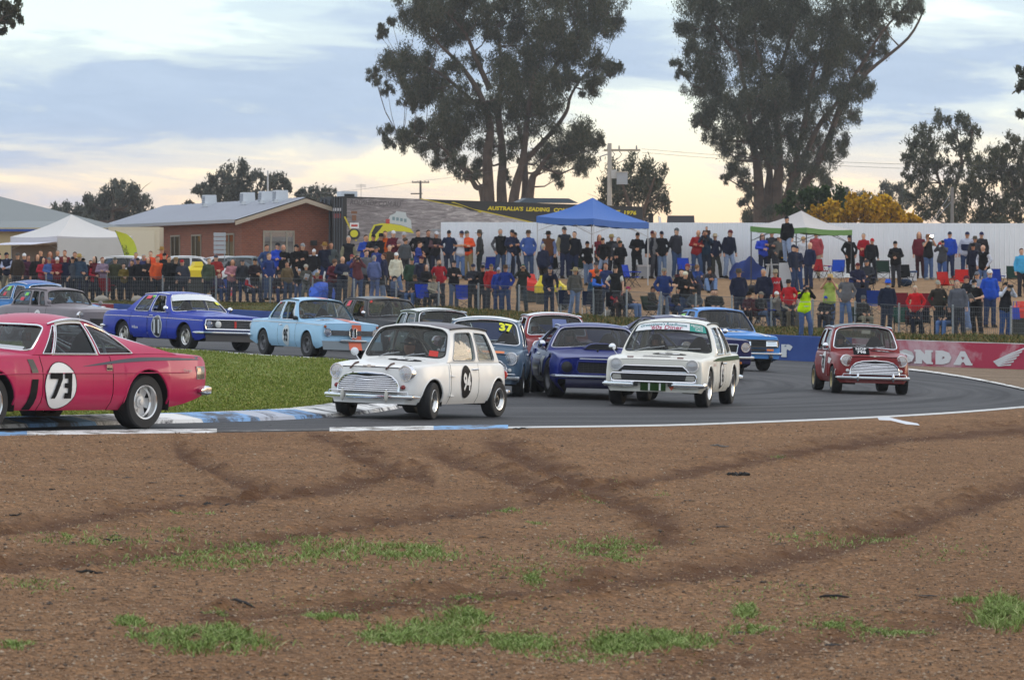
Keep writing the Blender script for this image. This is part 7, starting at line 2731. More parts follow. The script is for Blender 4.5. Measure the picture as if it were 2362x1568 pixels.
for a, b in((-.28,-.02),(.10,.42)):
	c.roof_band(a, b, WHITE)
	c.hood_band(.05,1.2, a*.5, b*.5, WHITE)
for s in(1,-1):
	c.headlight(s*.66,.67,.085, off=.0, ring=.025)
	c.mirror(1.62,.86, s)
gp = [(-.45,.56),(-.48,.73),(.48,.73),(.45,.56)]
g = c.plate(gp,.01, 'grille', BLACK)
c.outline(gp,.015, 'grille_surround', CHROME,.01, g)
c.bumper(.46,.07,.06,.05)
c.lamp(.55,.35,.03,(.7,.2,.02))
c.lamp(-.55,.35,.03,(.7,.2,.02))
c.wheels(MINILITE)
driver(c,(.6,.6,.62),(.03,.03,.05), 'driver in a pale helmet inside the navy coupe with white stripes')
TOR = dict(BM, L=4.4, lean=-.12, wb=2.55, fo=.80, zr=(1.385,1.405,1.37),
A=(1.25,1.44,.68,.93), B=(1.80,1.92,.57), Cc=(3.0,2.92,.55), D=(3.5,3.36,.62,.92), win=[(1.64,2.02,2.40,2.38),(2.5,2.47,3.2,2.9)], doors=[(1.5,2.45),(2.49,3.2)],
top=[(0,.79),(.03,.82),(.2,.85),(1.3,.935),(3.4,.925),(4.3,.87),(4.4,.80)],
sh=[(0,.77),(.03,.80),(.2,.825),(1.3,.865),(3.4,.87),(4.3,.835),(4.4,.77)],
hw=[(0,.76),(.04,.80),(.2,.82),(.6,.83),(3.6,.83),(4.3,.78),(4.4,.72)], bot=[(0,.30),(.3,.24),(3.6,.24),(4.4,.38)], boot=(3.6,4.3), crease=(.74,.012))
c = Car('racing_car', dict(TOR, col=(.065,.29,.74)), POSE['torana'], 'sky blue saloon with rectangular headlights and white bonnet stripes beside the blue wall', G_CARS)
c.body().house(trim=mat('dull_trim',(.15,.14,.14),.4), gm=GLASSD)
gp = [(-.74,.56),(-.76,.64),(-.73,.725),(.73,.725),(.76,.64),(.74,.56)]
g = c.plate(gp,.012, 'grille', BLACK)
c.outline(gp,.02, 'grille_surround', mat('dark_slat',(.06,.06,.06),.4),.014, g)
c.slats(gp,5,.018, mat('dark_slat',(.03,.03,.03),.5), g,.004)
c.plate([(-.035,.59),(-.035,.69),(.035,.69),(.035,.59)],.03, 'badge', CHROME, g)
for s in(1,-1):
	q = [(s*.43,.585),(s*.43,.695),(s*.70,.695),(s*.70,.585)]
	hl = c.plate(q,.03, 'headlight', REFL)
	c.outline(q,.034, 'lamp_surround', CHROME,.012, hl)
	c.plate([(s*.44,.47),(s*.44,.525),(s*.62,.525),(s*.62,.47)],.02, 'indicator', mat('amber_lens',(.75,.2,.01),.25, coat=.5))
c.plate([(-.42,.46),(-.42,.53),(.42,.53),(.42,.46)],.014, 'intake', BLACK)
c.bumper(.41,.06,.05,.06)
c.hood_band(.03,1.15,.42,.50, WHITE)
c.hood_band(.03,1.15,.54,.58, WHITE)
rows = [[c.hood(.72+(.22*a),-.12+.36*b,.008)for a, b in((-1,0),(0, k))]for k in(-1,1)]
mb = MB()
mb.add([c.hood(.72+a,-.12+b,.008)for a, b in((-.2,0),(0,.36),(.2,0),(0,-.36))],[(0,1,2,3)])
o = mb.build('number_panel', WHITE, c.root)
c.hood_text('32',.72,-.12,.15, BLACKV,.04, o, tw=1.5, off=.014)
c.patch(1,-1,.2,.8,.3,.8, mat('green_sticker',(.25,.7,.1),.5))
c.wiper(-.6,.0,.09)
c.wiper(.1,.7,.09)
c.wheels(MINILITE)
c.lamp(.55,.33,.05,(.05,.05,.05), 'tow_box')
driver(c,(.1,.1,.12),(.03,.03,.05), 'driver in a dark helmet inside the sky blue saloon')
# ------------------------------------------------------------------ people
def capsule(mb, a, b, ra, rb, n=10, fy=1.0):
	a, b = Vector(a), Vector(b)
	d = (b-a)
	L_ = max(d.length,1e-4)
	d = d/L_
	pts, rr = [],[]
	for t in(-.95,-.7,-.35):
		pts.append(a+d*ra*t)
		rr.append(ra*math.sqrt(1-t*t))
	for t in(0,.5,1):
		pts.append(a.lerp(b, t))
		rr.append(lerp(ra, rb, t))
	for t in(.35,.7,.95):
		pts.append(b+d*rb*t)
		rr.append(rb*math.sqrt(1-t*t))
	k = len(mb.v)
	mb.tube(pts, rr, n)
	if fy!=1.0:
		for i in range(k, len(mb.v)):
			x, y, z = mb.v[i]
			c = a.lerp(b, min(1, max(0,(Vector((x, y, z))-a).dot(d)/L_)))
			mb.v[i] = (x, c.y+(y-c.y)*fy, z)
def remesh(mb, name, vox, smooth_it=3, extra=None):
	me = bpy.data.meshes.new(name)
	me.from_pydata(mb.v,[], mb.f)
	o = bpy.data.objects.new(name, me)
	COL.objects.link(o)
	m = o.modifiers.new('r', 'REMESH')
	m.mode = 'VOXEL'
	m.voxel_size = vox
	sm = o.modifiers.new('s', 'SMOOTH')
	sm.factor = .5
	sm.iterations = smooth_it
	dg = bpy.context.evaluated_depsgraph_get()
	r = bpy.data.meshes.new_from_object(o.evaluated_get(dg))
	bpy.data.objects.remove(o)
	bpy.data.meshes.remove(me)
	if extra and extra.v:
		v = [tuple(q.co)for q in r.vertices]+extra.v
		k = len(r.vertices)
		f = [tuple(p.vertices)for p in r.polygons]+[tuple(i+k for i in p)for p in extra.f]
		bpy.data.meshes.remove(r)
		r = bpy.data.meshes.new(name)
		r.from_pydata(v,[], f)
	r.name = name
	r.polygons.foreach_set('use_smooth',[True]*len(r.polygons))
	return r
def crease(me, amp):
	n = len(me.vertices)
	co = np.empty(n*3)
	no = np.empty(n*3)
	me.vertices.foreach_get('co', co)
	me.vertices.foreach_get('normal', no)
	co, no = co.reshape(-1,3), no.reshape(-1,3)
	d = np.array([noise.noise(Vector((x*9, y*9, z*16+x*7)))+.5*noise.noise(Vector((x*22, y*22, z*30)))for x, y, z in co])
	me.vertices.foreach_set('co',(co+no*(d*amp)[:, None]).reshape(-1))
	me.update()
	return me
HIP, KNEE, ANK = (.095,0,.93),(.105,-.02,.50),(.115,.03,.09)
POSES = {
'cross':[((-.27,-.03,1.17),(.06,-.20,1.20)),((.27,-.03,1.17),(-.07,-.185,1.16))],
'pocket':[((-.30,.05,1.18),(-.205,-.07,.95)),((.30,.05,1.18),(.205,-.07,.95))],
'side':[((-.25,.03,1.16),(-.25,-.05,.90)),((.25,.03,1.16),(.25,-.05,.90))],
'camera':[((-.25,-.17,1.30),(-.07,-.21,1.57)),((.25,-.17,1.30),(.07,-.21,1.57))],
'hold':[((-.26,.0,1.17),(-.05,-.25,1.13)),((.26,.0,1.17),(.06,-.25,1.10))],
'hip':[((-.36,.08,1.19),(-.18,-.06,1.04)),((.25,.03,1.16),(.25,-.05,.90))],
'back':[((-.26,.08,1.16),(-.05,.15,1.0)),((.26,.08,1.16),(.05,.15,.98))],
'lean':[((-.26,-.16,1.14),(-.19,-.36,.95)),((.26,-.16,1.14),(.15,-.38,.95))],
'sit':[((-.27,.06,.78),(-.12,-.22,.68)),((.27,.06,.78),(.12,-.24,.68))],
'ground':[((-.24,-.18,.46),(-.06,-.38,.50)),((.24,-.18,.46),(.07,-.40,.48))],
'sitcam':[((-.24,-.15,.90),(-.06,-.17,1.12)),((.24,-.15,.90),(.06,-.17,1.12))],
}
def skeleton(pose, var=0):
	J = {}
	if pose in('sit', 'sitcam'):
		J['pel'], J['hip'], J['knee'], J['ank'] = (0,.05,.50),(.10,.02,.50),(.15,-.40,.54),(.14,-.44,.09)
		J['waist'], J['chest'], J['sh'], J['neck'], J['head'] = (0,.08,.64),(0,.10,.88),(.185,.10,.98),(0,.08,1.06),(0,.05,1.17)
	elif pose=='ground':
		J['pel'], J['hip'], J['knee'], J['ank'] = (0,.05,.13),(.10,.02,.13),(.17,-.34,.46),(.13,-.55,.08)
		J['waist'], J['chest'], J['sh'], J['neck'], J['head'] = (0,.07,.28),(0,.02,.52),(.185,.0,.62),(0,-.03,.69),(0,-.06,.80)
	elif pose=='lean':
		J['pel'], J['hip'], J['knee'], J['ank'] = (0,.06,.95), HIP, KNEE, ANK
		J['waist'], J['chest'], J['sh'], J['neck'], J['head'] = (0,.04,1.08),(0,-.06,1.30),(.19,-.09,1.39),(0,-.12,1.47),(0,-.17,1.59)
	else:
		J['pel'], J['hip'], J['knee'], J['ank'] = (0,.01,.96), HIP, KNEE, ANK
		J['waist'], J['chest'], J['sh'], J['neck'], J['head'] = (0,.0,1.09),(0,-.005,1.29),(.165,.01,1.40),(0,.0,1.475),(0,-.02,1.605)
	if var and pose not in('sit', 'sitcam', 'ground'):
		J['pel'], J['chest'], J['head'] = (.03,.01,.95),(-.012,.0,1.285),(-.005 if var==1 else.03,-.035,1.60)
	return J
_pm = {}
def pose_meshes(pose, fat=1.0, var=0):
	k = (pose, fat, var)
	if k in _pm:
		return _pm[k]
	J = skeleton(pose, var)
	V_ = Vector
	def mx(p, s):
		q = V_((p[0]*s, p[1], p[2]))
		if var and p in(HIP, KNEE, ANK):
			q+=V_((.03,0,0))if p is HIP else V_((0,0,0))
			if s<0:
				q+=V_((-.035,-.075,.0))if p is KNEE else(V_((-.075,-.06,0))if p is ANK else V_((0,0,-.012)))
		return q
# ---- body: one continuous surface
	b = MB()
	h = V_(J['head'])
	b.sphere(h+V_((0,.005,.025)),(.078,.098,.102),14,10)
	b.sphere(h+V_((0,-.028,-.045)),(.055,.062,.062),12,8)
	b.sphere(h+V_((0,-.095,-.015)),(.014,.020,.024),8,6)
	for s in(1,-1):
		b.sphere(h+V_((s*.075,.01,-.005)),(.012,.02,.03),8,6)
	capsule(b, V_(J['neck'])+V_((0,0,-.05)), h+V_((0,.01,-.06)),.066,.060)
	capsule(b, J['waist'], J['chest'],.135*fat,.135,12,.74)
	capsule(b, J['pel'], J['waist'],.14,.125*fat,12,.78)
	fing = MB()
	for s,(el, wr)in zip((-1,1), POSES[pose]):
		sh = mx(J['sh'], s)
		capsule(b, V_(J['chest'])+V_((s*.05,0,.05)), sh,.08,.055)
		capsule(b, sh, el,.052,.042)
		capsule(b, el, wr,.042,.030)
		el, wr = V_(el), V_(wr)
		d = (wr-el).normalized()
		palm = wr+d*.055
		capsule(b, wr, palm,.030,.034,8)
		side = d.cross(V_((0,-1,.2))).normalized()
		for q in range(4):
			f0 = palm+side*(.030-.020*q)+d*.02
			f1 = f0+d*(.045-.006*abs(q-1.2))
			f2 = f1+(d*.5+V_((0,-.2,-.6))*.5).normalized()*.030
			fing.tube([f0, f1, f2],[.0095,.009,.007],6)
		th = wr+side*.034
		fing.tube([th, th+side*.018+d*.03, th+side*.012+d*.055],[.011,.010,.008],6)
		hip, kn, an = mx(J['hip'], s), mx(J['knee'], s), mx(J['ank'], s)
		capsule(b, hip, kn,.082,.055)
		capsule(b, kn, an,.055,.038)
		capsule(b, an+V_((0,0,-.04)), an+V_((s*.015,-.15,-.055)),.038,.03)
	body = remesh(b, 'person',.020,3, fing)
# ---- clothes follow the body a little outside it
	tops = {}
	for kind in('long', 'short', 'vest'):
		c = MB()
		g = .028 if kind=='vest' else.016
		capsule(c, J['waist'], V_(J['chest'])+V_((0,0,.02)),.148*fat+g,.142+g,14,.78)
		hem = V_(J['pel']).lerp(V_(J['waist']),-.12 if pose not in('sit', 'ground', 'sitcam')else.3)
		for s in(1,-1):
			capsule(c, V_(hem)+V_((s*.065,0,-.02)), V_(J['waist'])+V_((s*.05,0,0)),.118*fat+g,.11*fat+g,12,1.08)
		capsule(c, hem, J['waist'],.150*fat+g,.148*fat+g,14,.82)
		capsule(c, V_(J['chest'])+V_((0,0,.1)), V_(J['neck'])+V_((0,.005,-.005)),.095,.058)
		nk = V_(J['neck'])+V_((0,-.005,.0))
		c.tube([nk+V_((.068*math.cos(w),.072*math.sin(w),.012*math.sin(w)))for w in np.linspace(0,2*PI,13)[:-1]],.020,6, closed=True)
		for s,(el, wr)in zip((-1,1), POSES[pose]):
			sh, el, wr = mx(J['sh'], s), V_(el), V_(wr)
			capsule(c, V_(J['chest'])+V_((s*.05,0,.05)), sh,.090+g*.5,.060+g*.5)
			if kind=='long':
				capsule(c, sh, el,.066,.056)
				capsule(c, el, el.lerp(wr,.93),.056,.043)
			elif kind=='short':
				capsule(c, sh, sh.lerp(el,.62),.066,.064)
		tops[kind] = crease(remesh(c, {'long':'jacket', 'short':'shirt', 'vest':'vest'}[kind],.024,2),.011)
	c = MB()
	capsule(c, J['pel'], V_(J['pel']).lerp(V_(J['waist']),.5),.150,.140*max(1, fat*.97),14,.82)
	for s in(1,-1):
		hip, kn, an = mx(J['hip'], s), mx(J['knee'], s), mx(J['ank'], s)
		capsule(c, hip, kn,.104,.082)
		capsule(c, kn, an,.080,.074)
	leg = crease(remesh(c, 'trousers',.024,2),.012)
	c = MB()
	for s in(1,-1):
		an = mx(J['ank'], s)
		capsule(c, an+V_((0,.02,-.035)), an+V_((s*.02,-.17,-.05)),.050,.040)
		c.box(an+V_((s*.01,-.07,-.082)),(.09,.27,.03))
	shoe = c.mesh('shoes')
	_pm[k] = (body, tops, leg, shoe, J)
	return _pm[k]
def hat_mesh(kind):
	k = ('hat', kind)
	if k in _pm:
		return _pm[k]
	m = MB()
	if kind in('cap', 'cap_back'):
		rows = [[(.083*math.cos(a)*math.cos(w),.103*math.cos(a)*math.sin(w)+.005,.035+.098*math.sin(a))for w in np.linspace(0,2*PI,17)]for a in np.linspace(0, PI/2,6)]
		m.grid(rows)
		m.grid([[(.075*u*(1-.15*t),-.088-.085*t*(1-.35*u*u),.036-.012*t-.012*u*u)for u in np.linspace(-1,1,7)]for t in(0,.5,1)])
		nm = 'cap'
	elif kind in('brim', 'straw'):
		w_ = .185 if kind=='brim' else.20
		m.lathe([(w_,.03),(w_*.8,.022),(.095,.035),(.088,.10),(.070,.145),(.03,.150),(0,.14)],20, cap=False)
		nm = 'hat'
	elif kind=='beanie':
		m.sphere((0,.008,.045),(.085,.105,.095),14,8)
		nm = 'beanie'
	elif kind=='long':
		m.sphere((0,.018,.03),(.084,.098,.098),14,8)
		capsule(m,(0,.05,.0),(0,.075,-.17),.082,.07,10,.6)
		for s in(1,-1):
			capsule(m,(s*.066,.01,.02),(s*.075,.02,-.13),.035,.03)
		nm = 'hair'
	elif kind=='curly':
		m.sphere((0,.015,.04),(.098,.108,.098),14,8)
		for i in range(26):
			a, b = i*2.4,-.2+1.6*(i%9)/9
			m.sphere((.085*math.cos(a)*math.cos(b),.02+.095*math.sin(a)*math.cos(b)*(1 if math.sin(a)>-.3 else.5),.045+.085*math.sin(b)),.028,6,4)
		nm = 'hair'
	else:
		rows = [[(.083*math.cos(a)*math.cos(w),.010+.102*math.cos(a)*math.sin(w),.026+.106*math.sin(a))for w in np.linspace(0,2*PI,21)for a in(lerp(.10-.50*math.sin(w), PI/2, t),)]for t in np.linspace(0,1,7)]
		m.grid(rows)
		capsule(m,(0,.06,.0),(0,.07,-.045),.058,.045,10,.7)
		nm = 'hair'
	me = m.mesh(nm)
	_pm[k] = me
	return me
_em = MB()
for _s in(1,-1):
	_em.sphere((_s*.031,-.083,.012),(.013,.008,.008),8,5)
EYES = _em.mesh('eyes')
_em = MB()
for _s in(1,-1):
	_em.sphere((_s*.034,-.084,.012),(.030,.012,.020),8,5)
_em.tube([(-.07,-.06,.016),(0,-.094,.016),(.07,-.06,.016)],.006,4)
SHADES = _em.mesh('sunglasses')
_em = MB()
_em.sphere((0,-.055,-.085),(.056,.05,.055),10,7)
BEARD = _em.mesh('beard')
SKINS = ['cb9674', 'd6a382', 'bf8a6e', 'dcb092', 'cda086']
_cm = {}
def cloth(col, kind='cloth'):
	k = (col, kind)
	if k not in _cm:
		_cm[k] = mat(kind, col,.85, vary=.12, scale=14, spec=.2)
	return _cm[k]
def put(me, parent, m, loc=None, name=None, scale=None):
	o = bpy.data.objects.new(name or me.name.split('.')[0], me)
	COL.objects.link(o)
	if parent is not None:
		o.parent = parent
	if not me.materials:
		me.materials.append(None)
	o.material_slots[0].link = 'OBJECT'
	o.material_slots[0].material = m
	if loc is not None:
		o.location = loc
	if scale is not None:
		o.scale = scale
	return o
CONV = {5:lambda x, y:(x*.25145, y*.25145+381.8),6:lambda x, y:(x*.25145+509, y*.25145+381.8),7:lambda x, y:(x*.25145+1060.5, y*.25145+424.2),8:lambda x, y:(x*.3175+1612, y*.3175+424.2)}
def stand_spot(px, ytop, h, lo=None, hi=None):
	k = (px-CX)/FPX
	d0 = 100.
	while d0<175 and d0<FENCEL(k*d0)[0]+.35:
		d0+=.1
	d0 = lo or d0
	d1 = hi or 172.6
	f = lambda d:HZ+(HC-T(k*d, d)-h)*FPX/d-ytop
	a, b = d0, d1
	if f(a)<=0:
		d = a
	elif f(b)>=0:
		d = b
	else:
		for _ in range(40):
			d = (a+b)/2
			if f(d)>0:
				a = d
			else:
				b = d
	return k*d, d, f(d)
PEOPLE = []
rp = random.Random(4)
HEIGHT = {'sit':1.29, 'ground':.92, 'sitcam':1.29, 'lean':1.715}
def person(cr, x, y, pose, label, top, legs, hat=None, face=0, h=None, fat=1.0, sleeve='long', vest=None, shades=False, beard=None, kid=1.0, group=None, lift=0., lo=None, hi=None, bag=None):
	px, py_ = CONV[cr](x, y)
	base = HEIGHT.get(pose,1.73)
	hh = (h or rp.uniform(.955,1.03))*kid
	hatx = {'cap':.0, 'brim':.025, 'straw':.025, 'beanie':.01}.get(hat[0]if hat else None,0)
	X, Y, err = stand_spot(px, py_,(base+hatx)*hh+lift, lo, hi)
	if abs(err)>1 and not lift:
		want = (base+hatx)*hh-(-err)/FPX*Y*-1
		hh2 = hh*(1+(err/FPX*Y)/((base+hatx)*hh))
		hh = min(max(hh2, hh*.86), hh*1.12)
	z = T(X, Y)+lift
	body, tops, leg, shoe, J = pose_meshes(pose, fat, rp.choice((0,1))if pose in('cross', 'pocket', 'side', 'hold', 'camera')and fat<1.12 else 0)
	o = put(body, None, mat('skin', rp.choice(SKINS),.6),(X, Y, z), 'person')
	o.rotation_euler = (R(rp.uniform(-2,4)), R(rp.uniform(-3,3)), R(face+rp.uniform(-22,22)))
	o.scale = (hh*rp.choice((1,-1))*rp.uniform(.94,1.07), hh*rp.uniform(.95,1.06), hh)
	tag(o, label, 'person', group or 'spectators on the bank')
	put(tops['long' if sleeve=='long' else 'short'], o, cloth(top), name='jacket' if sleeve=='long' else 'shirt')
	if vest:
		put(tops['vest'], o, cloth(vest, 'vest_cloth'), name='vest')
	put(leg, o, cloth(legs), name='trousers')
	put(shoe, o, cloth(rp.choice(['14120f', '2a211a', '8b8b88', '1b1b1e'])), name='shoes')
	hd = Vector(J['head'])
	turn = R(rp.uniform(-22,22))
	hz_ = hat[0]if hat else None
	if hz_ in('cap', 'brim', 'straw', 'beanie'):
		q = put(hat_mesh(hz_), o, cloth(hat[1], 'hat_cloth'), hd)
		q = put(hat_mesh('short'), o, cloth(hat[2]if len(hat)>2 else '3a2c22', 'hair_colour'), hd+Vector((0,0,-.02)), 'hair',(.97,.97,.9))
	elif hz_:
		put(hat_mesh(hz_), o, cloth(hat[1], 'hair_colour'), hd)
	put(SHADES if shades else EYES, o, mat('eye_dark',(.02,.016,.014),.4), hd)
	if beard:
		put(BEARD, o, cloth(beard, 'hair_colour'), hd)
	PEOPLE.append((o, X, Y, z, hh, J))
	return o
def held(o, kind, label, col='141416'):
	pose_J = next(p for p in PEOPLE if p[0]is o)
	m = MB()
	if kind=='camera':
		m.box((0,-.27,1.60),(.14,.08,.10))
		m.lathe([(.042,0),(.046,.10),(.046,.13),(.03,.13)],12, axis='Y', c=(0,-.44,1.60))
	elif kind=='compact':
		m.box((0,-.25,1.60),(.13,.035,.08))
		m.lathe([(.025,0),(.025,.03)],10, axis='Y', c=(0,-.295,1.60))
	elif kind=='sitcam':
		m.box((0,-.23,1.15),(.14,.08,.10))
		m.lathe([(.042,0),(.046,.10),(.03,.12)],12, axis='Y', c=(0,-.38,1.15))
	elif kind=='binoculars':
		for s in(-1,1):
			m.lathe([(.022,0),(.03,.10),(.034,.16)],10, axis='Y', c=(s*.035,-.36,1.62))
		m.box((0,-.27,1.62),(.03,.05,.03))
	elif kind=='paper':
		m.box((.02,-.30,1.17),(.22,.012,.30), rot=Matrix.Rotation(.5,3, 'X')@Matrix.Rotation(.3,3, 'Y'))
	elif kind=='bag':
		m.box((.27,-.10,.78),(.30,.13,.36), top=.8)
		m.tube([(.20,-.10,.95),(.22,-.10,1.14),(.32,-.10,1.14),(.34,-.10,.95)],.012,5)
	elif kind=='hat':
		m.lathe([(.18,0),(.09,.01),(.085,.09),(0,.10)],16, c=(0,-.30,1.07))
	elif kind=='stick':
		m.tube([(.28,-.10,1.02),(.34,-.18,.55),(.40,-.24,.02)],.014,6)
	q = m.build({'sitcam':'camera', 'compact':'camera'}.get(kind, kind), mat('held_thing', col,.5), None)
	q.matrix_basis = o.matrix_basis.copy()
	nm = q.name.split('.')[0]
	tag(q, label, nm)
	return q
BK, NV, DN, GY, RD, BL_, MR, KH, BR_, GR, WH = '121215', '1a2038', '3c4f6e', '55565a', 'a01c1c', '1f3f96', '521a24', '8a7c5c', '3f2c20', '2f3a2c', 'c9c9c6'
PJ, LJ = '6c7f9c', '8796b0'
